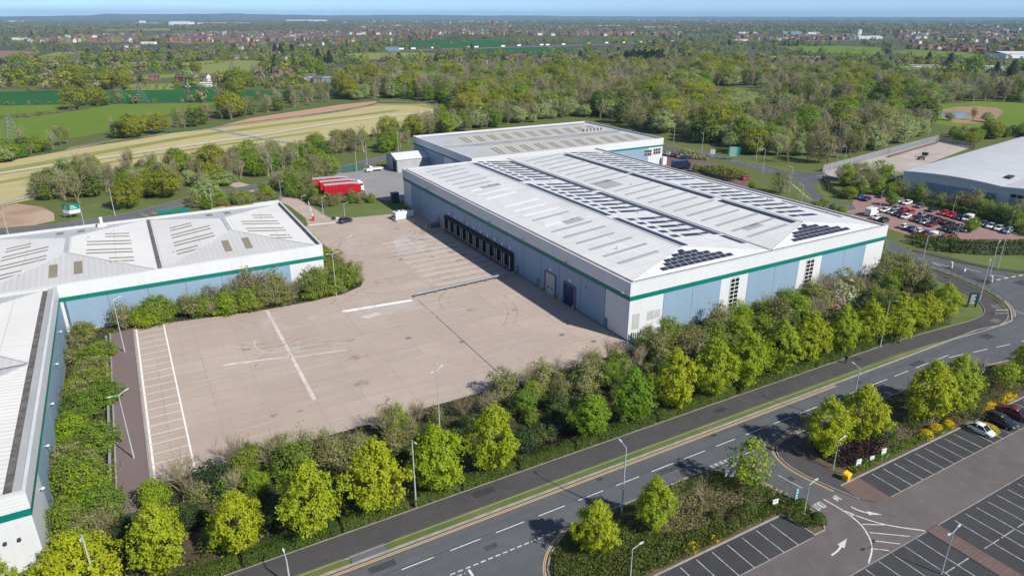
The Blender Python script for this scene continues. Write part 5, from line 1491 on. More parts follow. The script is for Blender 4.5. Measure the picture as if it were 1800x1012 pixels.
carpet('ground_cover', [(-31, -44), (-22, -39.8), (-15, -41), (-15, -46.4), (-26, -46)], 1000, (.1, .6), [L['hedge'], L['green'], L['olive']], .26, 'mixed low green shrubs among the brown bed of the planted island', 52, mi=np.random.default_rng(12).integers(0, 3, 1000))
carpet('brown_undergrowth', [(-30, -43), (-22, -40.2), (-16.5, -42), (-15.6, -45.6), (-20, -46.2), (-26, -45.4)], 1500, (.05, .7), [L['brown'], L['cover'], L['red']], .22, 'brown winter undergrowth in the middle of the planted island', 43, mi=np.random.default_rng(6).choice([0, 1, 2], 1500, p=[.42, .52, .06]))
carpet('ground_cover', [(1.2, -48.0), (24.5, -48.1), (24.5, -46.8), (12, -46.6), (1.2, -46.7)], 3600, (.1, .7), [L['green'], L['fresh']], .26, 'bright green edging plants beside the parking bays', 44, mi=(np.random.default_rng(7).random(3600) < .25).astype(int))
carpet('purple_bush', [(1.0, -46.4), (.2, -42.6), (2.2, -39.8), (8, -38.6), (12, -39.5), (15, -42), (14.6, -45), (8, -46.4)], 7000, (.1, .85), [L['purple']], .26, 'dark purple shrub bed on the corner of the car park entrance', 45, cat='shrub', kind=None)
carpet('brown_undergrowth', [(12, -46.4), (15.5, -43), (22, -41), (30, -44), (27, -47), (20, -46.8)], 2400, (.05, .4), [L['brown'], L['cover'], L['red']], .24, 'brown leaf-strewn bed behind the yellow shrubs', 46, mi=np.random.default_rng(8).choice([0, 1, 2], 2400, p=[.6, .3, .1]))
def blob(name, x0, x1, y0, y1, n, h, mat, leaf, label, seed, group=None, cat='shrub'):
    rg = np.random.default_rng(seed)
    P = []
    for _ in range(n):
        a = rg.random() * 6.283; r = math.sqrt(rg.random()); cx, cy = (x0 + x1) / 2, (y0 + y1) / 2
        P.append((cx + math.cos(a) * r * (x1 - x0) / 2, cy + math.sin(a) * r * (y1 - y0) / 2, .1 + h * (1 - r * r * .8) * (.5 + .5 * rg.random())))
    o = cards_on(name, P, [mat], leaf, seed); return tag(o, label, cat, group)
for i, (a, b2, c, d, lab) in enumerate([(17.2, 19.6, -48.0, -46.4, 'yellow-flowering bush at the left end of the row by the parking bays'), (20, 22.6, -47.9, -46.2, 'yellow-flowering bush in the middle of the row by the bays'), (22.8, 25.2, -47.9, -46.6, 'yellow-flowering bush beside the tail of the white hatchback'),
        (26.1, 29.8, -52.2, -49.4, 'yellow-flowering bush between the white hatchback and the black car'), (33, 37, -48.0, -46.8, 'yellow-flowering bush behind the black car'), (37.5, 43, -48.0, -46.8, 'yellow-flowering bush behind the maroon car'),
        (-25.2, -24.2, -48.0, -47.2, 'small yellow flowers at the bay edge of the planted island'), (-29, -26.8, -48.0, -46.8, 'yellow-flowering patch at the lower left of the planted island')]):
    blob('yellow_shrub', a, b2, c - .2, d + .3, 900 if i < 6 else 160, 1.15 if i < 6 else .8, L['yellow'], .22, lab, 60 + i)
for i, (px_, py_, r, h, mk_, lab) in enumerate([(1542, 768, 2.7, 2.0, 'hedge', 'largest clipped green mound shrub beside the maple pair'), (1597, 745, 1.7, 1.5, 'hedge', 'smaller clipped green mound right of the largest one'), (1665, 738, 1.7, 1.2, 'cover', 'clipped dome left of the yellow-edged one by the white hatchback'), (1705, 728, 2.2, 1.6, 'cover', 'clipped dome edged with yellow flowers behind the white hatchback'),
        (1258, 912, 1.0, .9, 'cover', 'clipped ball shrub second of the four on the planted island'), (1300, 912, 1.35, 1.2, 'cover', 'largest clipped ball shrub of the four on the planted island'), (1316, 902, 1.1, 1.0, 'hedge', 'clipped ball shrub at the right of the four on the planted island'), (1286, 922, 1.0, .85, 'cover', 'clipped ball shrub nearest the bays on the planted island'),
        (1410, 890, .9, .8, 'hedge', 'round green shrub on the island tip by the access road'), (1438, 915, 1.0, .8, 'hedge', 'round green shrub at the very tip of the island')]):
    x, y = at(px_, py_); ball_shrub('mound_shrub', x, y, r, h * 1.4, L[mk_], lab, None, 80 + i, .17, int(900 * r))
for i, (path, w_, h_, mk_, lab) in enumerate([([(27, -45.6), (45, -45.6)], 3.6, 1.3, 'cover', 'broad flat-topped brown-green hedge behind the parked cars'), ([(28, -41.6), (48, -42.4)], 2.6, 1.5, 'dark', 'dark clipped hedge under the maple cluster'), ([(46, -46), (62, -46.5)], 4.0, 1.3, 'cover', 'broad hedge cut by the right edge of the photo'), ([(17, -39.4), (27, -39.5)], 2.0, 1.2, 'dark', 'dark hedge along the road left of the maple cluster'), ([(48, -43), (64, -44.5)], 2.2, 1.4, 'dark', 'dark hedge along the road near the right edge')]):
    hedge('hedge', path, w_, h_, [L[mk_]], lab, None, 230 + i, .2, 55)

# ------------------------------------------------------------------ hedges and thickets in the middle distance
for i, (path, w_, h_, mk_, lab) in enumerate([
    ([at(1603, 425), at(1640, 438), at(1690, 443)], 3.2, 1.9, 'hedge', 'hedge at the left end of the grass corner below the red car park'),
    ([at(1665, 440), at(1720, 444), at(1860, 444)], 4.2, 2.3, 'dark', 'thick dark hedge between the red car park and the grass corner'),
    ([at(1640, 429), at(1700, 431), at(1860, 432)], 2.0, 1.4, 'hedge', 'bright hedge running directly below the red car park'),
    ([(150.6, 43), (149.6, 30), (147.4, 16), (144.2, 4), (141, -4)], 2.4, 2.3, 'hedge', 'tall hedge along the far side of the red car park'),
    ([at(1449, 316), at(1458, 335), at(1486, 350)], 1.6, 1.3, 'dark', 'curved dark hedge on the lawn by the back road junction'),
    ([(119.6, 88), (119.2, 100), (124, 112)], 1.8, 1.4, 'dark', 'dark low hedge around the planted mound by the red car')]):
    hedge('hedge', path, w_, h_, [L[mk_]], lab, None, 250 + i, .42, 16)
for i in range(3): pass
carpet('red_shrub', [(113.4, 14), (117, 9), (121, 6.4), (118, 3.5), (112, 6), (110, 13)], 1500, (.2, 1.5), [L['red'], L['olive']], .5, 'reddish low bushes between the hedge and the red car park', 47, cat='shrub', kind=None, mi=(np.random.default_rng(9).random(1500) < .4).astype(int))
blob('flat_shrub', 120.5, 133.5, 88, 112, 4000, 2.6, L['olive'], .7, 'broad olive planted mound between the back road and the paved drive', 48)
blob('flat_shrub', 136.5, 145, 123, 145, 2200, 2.6, L['brown'], .7, 'brown planted mound in front of the parked cars by the grey-roofed warehouse', 49)
cnt += belt_shrubs([(150.4, 56), (156, 58), (157, 42), (153, 10), (149, -6), (147, 4), (150.4, 26), (152, 44)], 4.6, {'green_shrub': 4, 'olive_shrub': 3, 'budding_shrub': 3, 'bright_shrub': 1.5, 'bare_shrub': 1}, (4.0, 7.0), 'thicket between the red car park and the curved-roof warehouse', None, 9)
cnt += belt_shrubs([at(1462, 318), at(1500, 300), at(1560, 306), at(1590, 335), at(1570, 350), at(1490, 342)], 5.0, {'green_shrub': 3, 'olive_shrub': 3, 'bare_shrub': 2, 'blossom_shrub': 1.2, 'bright_shrub': 1}, (4.0, 6.5), 'thicket at the gate of the far service yard', None, 10)
cnt += belt_shrubs([at(1690, 372), at(1740, 360), at(1800, 370), at(1830, 400), at(1800, 418), at(1740, 400)], 5.0, {'green_shrub': 2, 'olive_shrub': 3, 'bare_shrub': 2.5, 'budding_shrub': 2}, (4.0, 7), 'thicket at the far right of the red car park', None, 12)
# around the trailers and the gate road
cnt += belt_shrubs([(-28.5, 141), (-25, 128), (-24, 125.2), (-8, 124.6), (-6, 128), (-10, 132), (-21, 136), (-23.5, 150), (-28, 160), (-33, 168), (-31, 150)], 3.3, {'green_shrub': 4, 'olive_shrub': 3, 'dark_shrub': 1, 'budding_shrub': 2, 'bright_shrub': 1.5}, (2.0, 3.6), 'hedge bank around the red trailers', None, 13)
cnt += belt_shrubs([at(480, 330), at(560, 292), at(596, 300), at(560, 318), at(548, 345), at(500, 345)], 4.6, {'olive_shrub': 3, 'green_shrub': 3, 'bare_shrub': 3, 'budding_shrub': 3, 'bright_shrub': 1.5}, (4.5, 7.5), 'thicket behind the red trailers', None, 14)
cnt += belt_shrubs([at(395, 358), at(470, 340), at(478, 350), at(500, 352), at(480, 362), at(410, 372), at(330, 366)], 4.4, {'green_shrub': 4, 'bright_shrub': 3, 'olive_shrub': 2, 'budding_shrub': 2}, (3.0, 5.0), 'green bank behind the left warehouse roof', None, 15)
print('belt shrubs', cnt)

# ------------------------------------------------------------------ lamp posts
def lamp_at(px, py, h): return at(px, py, h)
def road_lamp(top, h, arm, label, cat='lamp post', group=None, double=False, base=None, r=.11, flip=0.0):
    x, y = base if base else at(top[0], top[1], h)
    t = thing('lamp_post', label, cat, (x, y, 0), arm, group)
    d = MB(); d.tube((0, 0, 0), (0, 0, 1.4), r * 1.25, r * 1.25, 8); d.tube((0, 0, 1.4), (0, 0, h - .1), r, r * .62, 8)
    d.build('column', K['pole'], t)
    for s in ((1, -1) if double else (1,)):
        d = MB(); d.tube((0, 0, h - .15), (s * 1.0, 0, h + .18), r * .5, r * .42, 6); d.build('bracket', K['pole'], t)
        d = MB(); d.loft([[(s * .9, -.07, h + .12), (s * .9, .07, h + .12), (s * .9, .07, h + .2), (s * .9, -.07, h + .2)], [(s * 1.15, -.11, h + .14), (s * 1.15, .11, h + .14), (s * 1.15, .1, h + .26), (s * 1.15, -.1, h + .26)], [(s * 1.5, -.06, h + .2), (s * 1.5, .06, h + .2), (s * 1.5, .05, h + .27), (s * 1.5, -.05, h + .27)]])
        o = d.build('lantern', K['lens'], t)
    return t
A90 = math.pi / 2
LP = [((724, 772), 10.2, -A90, 'tall grey lamp post standing in the pavement hedge, right of the sixth maple'),
      ((1101, 785), 10.2, A90, 'tall grey lamp post on the planted island, its arm over the main road'),
      ((143, 938), 10.2, -A90, 'pale lamp post in front of the second maple at the lower left'),
      ((503, 981), 4.0, A90, 'short lamp column at the bottom edge beside the pavement'),
      ((1512, 646), 9.8, A90, 'grey lamp post behind the paired maples, its arm over the main road'),
      ((1565, 527), 9.6, -A90, 'grey lamp post between the maples near the right end of the row'),
      ((1740, 460), 9.0, .4, 'grey lamp post on the inner pavement near the dark green sign'),
      ((1755, 427), 9.6, .2, 'lamp post rising from the traffic island beside the roundabout mouth'),
      ((1772, 405), 10.0, .2, 'lamp post on the grass corner below the red car park'),
      ((1632, 414), 10.0, -.6, 'lamp post right of the main warehouse corner, beside the curved road'),
      ((1413, 325), 8.0, 2.4, 'lamp post at the bend of the back road nearest the main roof'),
      ((1394, 294), 9.0, 2.6, 'lamp post in front of the brown tree by the back road'),
      ((1346, 262), 9.5, 2.8, 'lamp post on the near verge of the back road by the red car'),
      ((1334, 242), 10.0, 3.1, 'lamp post on the far verge of the back road against the wood'),
      ((1237, 234), 9.5, 3.1, 'lamp post on the back road right of the grey-roofed warehouse'),
      ((1187, 218), 9.5, 3.1, 'lamp post just behind the right end of the grey-roofed warehouse'),
      ((1489, 258), 9.5, 2.9, 'lamp post at the near end of the steel palisade fence'),
      ((1542, 243), 10.5, 0.2, 'second lamp post along the steel palisade fence'),
      ((1595, 232), 10.5, 0.2, 'third lamp post along the steel palisade fence'),
      ((1633, 232), 10.5, 0.2, 'lamp post nearest the far corner of the steel palisade fence'),
      ((138, 355), 8.5, -1.2, 'lamp post beside the teal hoarding at the left'),
      ((190, 324), 10.0, -1.2, 'lamp post on the grass verge behind the left warehouse'),
      ((1, 364), 8.5, -1.2, 'lamp post on the bare soil at the left edge'),
      ((367, 325), 8.0, -1.2, 'lamp post behind the yellow skips at the left warehouse'),
      ((522, 258), 10.0, -1.2, 'lamp post in the thicket left of the red trailers'),
      ((642, 250), 9.5, -1.4, 'lamp post beside the estate road above the white flatbed'),
      ((624, 263), 9.0, -1.4, 'lamp post beside the green mesh fence'),
      ((698, 230), 9.5, -1.4, 'lamp post just left of the gabled shed'),
      ((476, 285), 9.0, -1.2, 'lamp post left of the trailers at the estate road bend')]
for top, h, arm, lab in LP: road_lamp(top, h, arm, lab)
YL = [((768, 650), 10.0, .5, True, 'double-headed lamp post rising from the bushes against the open yard'),
      ((198, 527), 10.5, .4, False, 'lamp post at the top of the gravel strip by the left bank'),
      ((208, 693), 10.3, .5, True, 'double-headed lamp post halfway along the gravel strip'),
      ((584, 446), 10.0, .2, True, 'double-headed lamp post before the green tongue at the left warehouse corner'),
      ((609, 418), 8.0, .2, False, 'slim lamp post on the yard left of the loading bays'),
      ((491, 320), 6.5, .2, False, 'lamp post left of the gate road, half hidden by bushes'),
      ((529, 345), 6.5, .2, False, 'lamp post on the gate road beside the barrier arm'),
      ((565, 347), 5.5, .2, False, 'lamp post at the hedge corner below the red trailers'),
      ((604, 358), 5.5, .2, False, 'lamp post on the mown lawn beside the parked dark car')]
for top, h, arm, dbl, lab in YL: road_lamp(top, h, arm, lab, double=dbl, r=.09)
CL = [((1112, 963), 4.5, 0, False, 'short car park lamp in the ground cover of the planted island', None),
      ((1470, 773), 4.8, 0, False, 'car park lamp in the purple shrub bed', (-.3, -45.5)),
      ((1430, 862), 4.8, 0, False, 'car park lamp on the tip of the planted island', (-11.6, -49.8)),
      ((1641, 727), 4.8, 0, False, 'car park lamp behind the yellow bushes', (20.9, -46.3)),
      ((1668, 940), 6.0, 0.1, True, 'double car park lamp standing between the bays at the lower right', (-6.3, -63.9)),
      ((1552, 337), 5.0, .3, True, 'double lamp at the far end of the red car park', None),
      ((1681, 347), 5.5, .3, False, 'lamp in the hedge behind the red cars', None),
      ((1782, 374), 5.5, .3, False, 'lamp at the far right of the red car park', None),
      ((1686, 399), 5.0, .3, False, 'small lamp amid the double row of parked cars', None)]
for top, h, arm, dbl, lab, base in CL: road_lamp(top, h, arm, lab, double=dbl, r=.07, base=base)

# ------------------------------------------------------------------ cars
PAINT = {}
def paint(nm, c, metal=0.0):
    PAINT[nm] = M('car_paint_' + nm, c, tuple(v * .9 for v in c), .6, .3, .5, metal, coat=.6)
paint('white', (.78, .78, .78)); paint('silver', (.42, .44, .46), .5); paint('grey', (.13, .145, .16), .4); paint('black', (.012, .013, .016)); paint('blue', (.02, .07, .22)); paint('navy', (.014, .022, .06))
paint('red', (.5, .012, .015)); paint('maroon', (.14, .012, .02)); paint('pale_blue', (.24, .34, .42), .4); paint('dark_grey', (.05, .055, .062), .3)

# profile: list of (x, z_bottom, z_waist, half width) from tail to nose; cabin: (x0 base, x0 roof, x1 roof, x1 base, roof z)
CARS = {
 'hatch': (3.95, 1.72, [(-1.95, .42, .78, .62), (-1.88, .30, .96, .76), (-1.3, .24, .98, .84), (0, .22, .95, .86), (1.0, .24, .92, .85), (1.62, .26, .80, .80), (1.9, .34, .62, .66), (1.97, .42, .55, .56)], (-1.88, -1.45, .35, 1.15, 1.47), (-1.22, 1.22)),
 'saloon': (4.6, 1.78, [(-2.3, .45, .80, .66), (-2.22, .32, .98, .80), (-1.5, .24, 1.0, .87), (0, .22, .96, .89), (1.2, .24, .92, .88), (1.95, .26, .80, .82), (2.22, .36, .64, .70), (2.3, .44, .56, .58)], (-1.75, -.95, .45, 1.35, 1.44), (-1.4, 1.4)),
 'estate': (4.5, 1.82, [(-2.25, .5, .9, .68), (-2.18, .36, 1.06, .82), (-1.5, .28, 1.1, .89), (0, .26, 1.06, .9), (1.1, .28, 1.02, .89), (1.85, .3, .92, .83), (2.15, .4, .72, .72), (2.25, .48, .62, .6)], (-2.15, -1.75, .35, 1.25, 1.66), (-1.35, 1.38)),
 'bubble': (3.55, 1.63, [(-1.76, .42, .74, .56), (-1.68, .30, .94, .72), (-1.1, .24, .97, .80), (0, .22, .95, .815), (.85, .24, .93, .80), (1.42, .28, .82, .74), (1.7, .36, .66, .6), (1.77, .44, .56, .48)], (-1.68, -1.15, .25, .98, 1.49), (-1.12, 1.16)),
 'van': (4.9, 1.95, [(-2.4, .5, 1.0, .85), (-2.38, .4, 1.15, .93), (-1.5, .32, 1.15, .95), (0, .3, 1.12, .96), (1.1, .3, 1.1, .95), (1.9, .34, 1.0, .9), (2.3, .42, .78, .78), (2.4, .5, .66, .66)], (-2.37, -2.3, .75, 1.55, 1.98), (-1.5, 1.55))}
CAR_ROOT = {}
def make_car(kind):
    Lg, Wd, prof, cab, wb = CARS[kind]
    t = bpy.data.objects.new('parked_car', None); col.objects.link(t)
    q = MB(); rings = []
    for x, zb, zw, hw in prof:
        zm = zb + (zw - zb) * .45
        rings.append([(x, -hw * .9, zb), (x, hw * .9, zb), (x, hw, zb + (zw - zb) * .25), (x, hw, zm + .05), (x, hw * .93, zw - .03), (x, hw * .8, zw), (x, -hw * .8, zw), (x, -hw * .93, zw - .03), (x, -hw, zm + .05), (x, -hw, zb + (zw - zb) * .25)])
    q.loft(rings, 0)
    xb0, xr0, xr1, xb1, zr = cab
    hw = max(p[3] for p in prof); zw = prof[3][2] - .03
    rw = hw * .72 if kind != 'van' else hw * .86
    # roof skin and pillars
    q.loft([[(xr0 + .04, -rw * .93, zr - .05), (xr0 + .04, rw * .93, zr - .05), (xr0 + .04, rw * .9, zr - .01), (xr0 + .04, -rw * .9, zr - .01)],
            [((xr0 + xr1) / 2, -rw, zr - .04), ((xr0 + xr1) / 2, rw, zr - .04), ((xr0 + xr1) / 2, rw * .9, zr + .035), ((xr0 + xr1) / 2, -rw * .9, zr + .035)],
            [(xr1, -rw * .95, zr - .06), (xr1, rw * .95, zr - .06), (xr1, rw * .9, zr - .015), (xr1, -rw * .9, zr - .015)]])
    for s in (-1, 1):
        q.tube((xb1 - .02, s * hw * .84, zw), (xr1, s * rw * .96, zr - .04), .045, .04, 4)
        q.tube((xb0 + .05, s * hw * .84, zw), (xr0 + .05, s * rw * .95, zr - .04), .075, .06, 4)
        q.tube(((xb0 + xb1) / 2 - .1, s * hw * .9, zw), ((xr0 + xr1) / 2, s * rw * 1.0, zr - .04), .04, .04, 4)
        if kind == 'van': q.poly([(xb0 + .02, s * (hw * .93), zw), (.1, s * hw * .93, zw), (.1, s * rw * 1.02, zr - .03), (xr0, s * rw * 1.02, zr - .03)])
    if kind == 'van': q.poly([(xb0 - .01, -hw * .9, zw - .05), (xb0 - .01, hw * .9, zw - .05), (xr0 - .02, rw * .98, zr - .02), (xr0 - .02, -rw * .98, zr - .02)])
    me = q.mesh('body', PAINT['white'], True)
    body = link('body', me, t)
    q = MB(); q.loft([[(xb0 + .02, -hw * .82, zw), (xb0 + .02, hw * .82, zw), (xr0 + .06, rw * .9, zr - .03), (xr0 + .06, -rw * .9, zr - .03)],
                      [((xb0+xb1)/2, -hw * .87, zw), ((xb0+xb1)/2, hw * .87, zw), ((xr0+xr1)/2, rw * .96, zr - .02), ((xr0+xr1)/2, -rw * .96, zr - .02)],
                      [(xb1, -hw * .8, zw), (xb1, hw * .8, zw), (xr1 - .02, rw * .9, zr - .03), (xr1 - .02, -rw * .9, zr - .03)]])
    q.build('window', K['glass'], t)
    for x in wb:
        for s in (-1, 1):
            y = s * (Wd / 2 - .12)
            q = MB(); q.tube((x, y - s * .1, .31), (x, y + s * .115, .31), .315, .30, 14); wo_ = q.build('wheel', K['tyre'], t)
            q = MB(); q.tube((x, y + s * .10, .31), (x, y + s * .128, .31), .205, .19, 10); q.build('rim', K['rim'], wo_)
    nose = prof[-2]; tail = prof[1]
    for s in (-1, 1):
        q = MB(); q.box(nose[0] - .16, nose[0] + .035, s * nose[3] * .72 - .14, s * nose[3] * .72 + .14, nose[2] - .1, nose[2] + .05); q.build('headlight', K['lens'], t)
        q = MB(); q.box(tail[0] - .05, tail[0] + .1, s * tail[3] * .82 - .1, s * tail[3] * .82 + .1, tail[2] - .28, tail[2] - .06); q.build('tail_light', K['lamp_red'], t)
        q = MB(); q.box(xb1 - .32, xb1 - .16, s * (hw + .08) - .07, s * (hw + .08) + .07, zw + .02, zw + .16); q.build('door_mirror', K['black'], t)
    t['category'] = 'car'; t['body'] = ''
    del t['body']
    CAR_ROOT[kind] = (t, me); t.location = (0, 0, -50)
    return t
for k_ in CARS: make_car(k_)
USED = set()
def park(kind, colour, x, y, ang, label, group=None, name='parked_car', z=.02, cat='car'):
    src, me = CAR_ROOT[kind]
    if kind not in USED: t = src; USED.add(kind); t.location = (x, y, z); t.rotation_euler = (0, 0, ang)
    else: t = copy_thing(src, (x, y, z), ang)
    t.name = name
    t['label'] = label; t['category'] = cat
    if group: t['group'] = group
    elif 'group' in t: del t['group']
    for c in t.children:
        if c.name.startswith('body'):
            c.material_slots[0].link = 'OBJECT'; c.material_slots[0].material = PAINT[colour]
    return t
park('bubble', 'white', 26.6, -50.6, -A90 + .04, 'small rounded white hatchback with a dark glass roof, alone in the near bays', z=.02)
bpy.context.view_layer.update()
park('estate', 'black', 31.6, -50.7, -A90, 'black people carrier parked beyond the yellow-flowering bush')
park('saloon', 'maroon', 36.0, -50.6, -A90, 'maroon saloon cut by the right edge beside the black people carrier')
x, y = at(608, 391); park('estate', 'navy', x, y, .35, 'dark car parked at the edge of the mown lawn by the gate road')
x, y = at(1309, 316); park('hatch', 'red', x, y, .1, 'lone red hatchback in the bays behind the main roof')
# red car park: (x, y, kind, colour, heading)
far_row = [(138.2, 48.4, 'saloon', 'blue'), (138.0, 45.6, 'saloon', 'navy'), (146.2, 45.6, 'hatch', 'black'), (145.2, 38.6, 'hatch', 'silver'), (145.2, 35.9, 'saloon', 'white'), (144.9, 31.4, 'hatch', 'grey'), (143.8, 26.6, 'saloon', 'black'), (142.9, 22.4, 'hatch', 'red'), (142.5, 19.9, 'hatch', 'red'), (142.2, 17.3, 'saloon', 'navy'), (142.3, 14.9, 'van', 'white'), (142.2, 12.4, 'estate', 'black'), (141.6, 9.9, 'saloon', 'grey'), (141.0, 7.4, 'saloon', 'white'), (140.2, 4.9, 'hatch', 'white'), (139.6, 2.2, 'estate', 'pale_blue')]
for i, (x, y, k_, c_) in enumerate(far_row):
    nm = {'van': 'white small van', 'estate': c_.replace('_', ' ') + ' people carrier', 'saloon': c_.replace('_', ' ') + ' saloon', 'hatch': c_.replace('_', ' ') + ' hatchback'}[k_]
    park(k_, c_, x, y, math.pi + .12 if i > 1 else .2, '%s, %s from the far end, hedge-side row, red car park' % (nm, ORD[i]), 'cars in the red car park')
mid_l = [(130.2, 33.8, 'saloon', 'white'), (130.0, 31.2, 'hatch', 'silver'), (129.6, 28.7, 'saloon', 'black'), (129.0, 26.0, 'saloon', 'white'), (128.6, 22.2, 'estate', 'dark_grey'), (128.1, 19.6, 'saloon', 'silver'), (127.5, 17.0, 'saloon', 'maroon'), (126.9, 12.6, 'saloon', 'dark_grey'), (126.4, 10.0, 'estate', 'dark_grey'), (130.6, 9.0, 'hatch', 'silver')]
for i, (x, y, k_, c_) in enumerate(mid_l):
    park(k_, c_, x, y, math.pi + .15, '%s %s, %s from the far end, near half of the double row' % (c_.replace('_', ' '), {'saloon': 'saloon', 'hatch': 'hatchback', 'estate': 'people carrier'}[k_], ORD[i]), 'cars in the red car park')
mid_r = [(135.9, 33.4, 'hatch', 'silver'), (135.6, 30.9, 'hatch', 'red'), (135.1, 28.4, 'hatch', 'red'), (134.5, 24.4, 'estate', 'silver'), (134.2, 21.8, 'saloon', 'dark_grey'), (133.6, 19.1, 'saloon', 'black'), (133.0, 16.5, 'saloon', 'maroon'), (132.3, 14.2, 'hatch', 'black'), (131.8, 11.6, 'hatch', 'grey')]
for i, (x, y, k_, c_) in enumerate(mid_r):
    park(k_, c_, x, y, .15, '%s %s, %s from the far end, far half of the double row' % (c_.replace('_', ' '), {'saloon': 'saloon', 'hatch': 'hatchback', 'estate': 'people carrier'}[k_], ORD[i]), 'cars in the red car park')
near_row = [(120.0, 29.6, 'saloon', 'white'), (118.9, 26.6, 'estate', 'dark_grey'), (118.2, 19.6, 'hatch', 'white'), (117.7, 17.2, 'hatch', 'blue'), (117.4, 14.8, 'saloon', 'white'), (117.0, 12.4, 'hatch', 'navy'), (116.7, 9.9, 'van', 'white'), (116.6, 7.2, 'saloon', 'pale_blue')]
for i, (x, y, k_, c_) in enumerate(near_row):
    park(k_, c_, x, y, .12, '%s %s, %s from the far end, row nearest the main warehouse' % (c_.replace('_', ' '), {'saloon': 'saloon', 'hatch': 'hatchback', 'estate': 'people carrier', 'van': 'small van'}[k_], ORD[i]), 'cars in the red car park')
cols_ = ['silver', 'white', 'grey', 'maroon', 'silver', 'blue', 'navy']
for i, c_ in enumerate(cols_):
    x, y = at(1171 + i * 6.2, 272 + i * 1.4)
    park('hatch' if i % 2 else 'saloon', c_, x, y, .4, '%s car, %s from the left in the row by the grey-roofed warehouse' % (c_, ORD[i]), 'cars by the grey-roofed warehouse')
def big_van(x, y, ang, label, length=5.6):
    t = thing('panel_van', label, 'van', (x, y, .02), ang)
    q = MB(); h = 2.55
    rings = []
    for xx, zb, zt, hw in ((-length/2, .5, h - .12, .92), (-length/2 + .1, .42, h, .98), (.8, .36, h + .02, 1.0), (1.35, .36, h - .1, .98), (2.05, .36, 1.55, .96), (2.6, .4, 1.2, .9), (2.78, .5, .95, .78)):
        rings.append([(xx, -hw, zb), (xx, hw, zb), (xx, hw, zt - .3), (xx, hw * .9, zt), (xx, -hw * .9, zt), (xx, -hw, zt - .3)])
    q.loft(rings); q.build('body', PAINT['white'], t, smooth=False)
    q = MB(); q.poly([(1.40, -.85, h - .13), (2.03, -.86, 1.6), (2.03, .86, 1.6), (1.40, .85, h - .13)]); 
    for v_ in q.v: pass
    q.v = [(a + .03, b2, c + .02) for a, b2, c in q.v]
    for s in (-1, 1): q.poly([(.75, s * 1.012, 1.5), (1.9, s * .985, 1.5), (1.4, s * .97, 2.15), (.75, s * 1.0, 2.2)])
    q.build('window', K['glass'], t)
    for xx in (-1.7, 1.9):
        for s in (-1, 1):
            q = MB(); q.tube((xx, s * .8, .36), (xx, s * 1.01, .36), .36, .35, 14); wo_ = q.build('wheel', K['tyre'], t)
            q = MB(); q.tube((xx, s * 1.0, .36), (xx, s * 1.025, .36), .2, .2, 10); q.build('rim', K['rim'], wo_)
    return t
big_van(122.6, 33.2, .15, 'tall white panel van at the corner of the red car park')

# ------------------------------------------------------------------ red trailers and their cab
def trailer(x, y, ang, label, ln=12.4):
    t = thing('curtain_trailer', label, 'trailer', (x, y, 0), ang, 'red curtain-sided trailers')
    q = MB(); q.box(0, ln, -1.25, 1.25, 1.15, 1.35); q.box(.3, ln - .3, -.5, -.35, .85, 1.15); q.box(.3, ln - .3, .35, .5, .85, 1.15); q.box(7.4, 7.6, -1, -.8, .1, 1.1); q.box(7.4, 7.6, .8, 1, .1, 1.1)
    q.box(2.8, 6.8, -1.22, -1.16, .6, 1.1); q.box(2.8, 6.8, 1.16, 1.22, .6, 1.1)
    q.build('chassis', K['dark'], t)
    for s in (-1, 1):
        q = MB(); n_ = 40
        # gently billowing curtain that slopes down to the nose
        for i in range(n_):
            xa, xb_ = .3 + (ln - .6) * i / n_, .3 + (ln - .6) * (i + 1) / n_
            def yo(xx): return s * (1.255 + .025 * math.sin(xx * 5.1) + .012 * math.sin(xx * 13))
            def zt(xx): return 4.6 - .55 * max(0, (xx - ln + 4) / 4) ** 2
            q.poly([(xa, yo(xa), 1.2), (xb_, yo(xb_), 1.2), (xb_, yo(xb_), zt(xb_)), (xa, yo(xa), zt(xa))])
        q.build('curtain', K['red_curtain'], t)
    q = MB(); n_ = 16
    for i in range(n_):
        xa, xb_ = ln * i / n_, ln * (i + 1) / n_
        def zt(xx): return 4.63 - .55 * max(0, (xx - ln + 4) / 4) ** 2
        q.poly([(xa, -1.27, zt(xa)), (xb_, -1.27, zt(xb_)), (xb_, 1.27, zt(xb_)), (xa, 1.27, zt(xa))])
        for s in (-1, 1): q.poly([(xa, s * 1.275, zt(xa) - .14), (xb_, s * 1.275, zt(xb_) - .14), (xb_, s * 1.275, zt(xb_)), (xa, s * 1.275, zt(xa))])
    q.build('roof', K['flash'], t)
    q = MB(); q.box(ln - .3, ln, -1.24, 1.24, 1.36, 4.03); q.box(0, .28, -1.24, 1.24, 1.36, 4.56); q.build('end_panel', K['red_curtain'], t)
    for k in range(3):
        for s in (-1, 1):
            q = MB(); xx = 1.6 + k * 1.3; q.tube((xx, s * .85, .5), (xx, s * 1.2, .5), .5, .48, 16); wo_ = q.build('wheel', K['tyre'], t)
            q = MB(); q.tube((xx, s * 1.19, .5), (xx, s * 1.22, .5), .26, .26, 10); q.build('rim', K['rim'], wo_)
    q = MB(); q.box(-.06, 0, -1.2, 1.2, .75, 1.1); q.build('rear_bumper', K['white'], t)
    return t
trailer(-20.6, 138.9, -.10, 'nearest of the three red curtain-sided trailers, sagging curtain toward the lawn')
trailer(-20.5, 144.6, -.10, 'middle red curtain-sided trailer, with the white cab at its nose')
trailer(-21.6, 150.2, -.10, 'farthest red curtain-sided trailer, nearest the bushes')
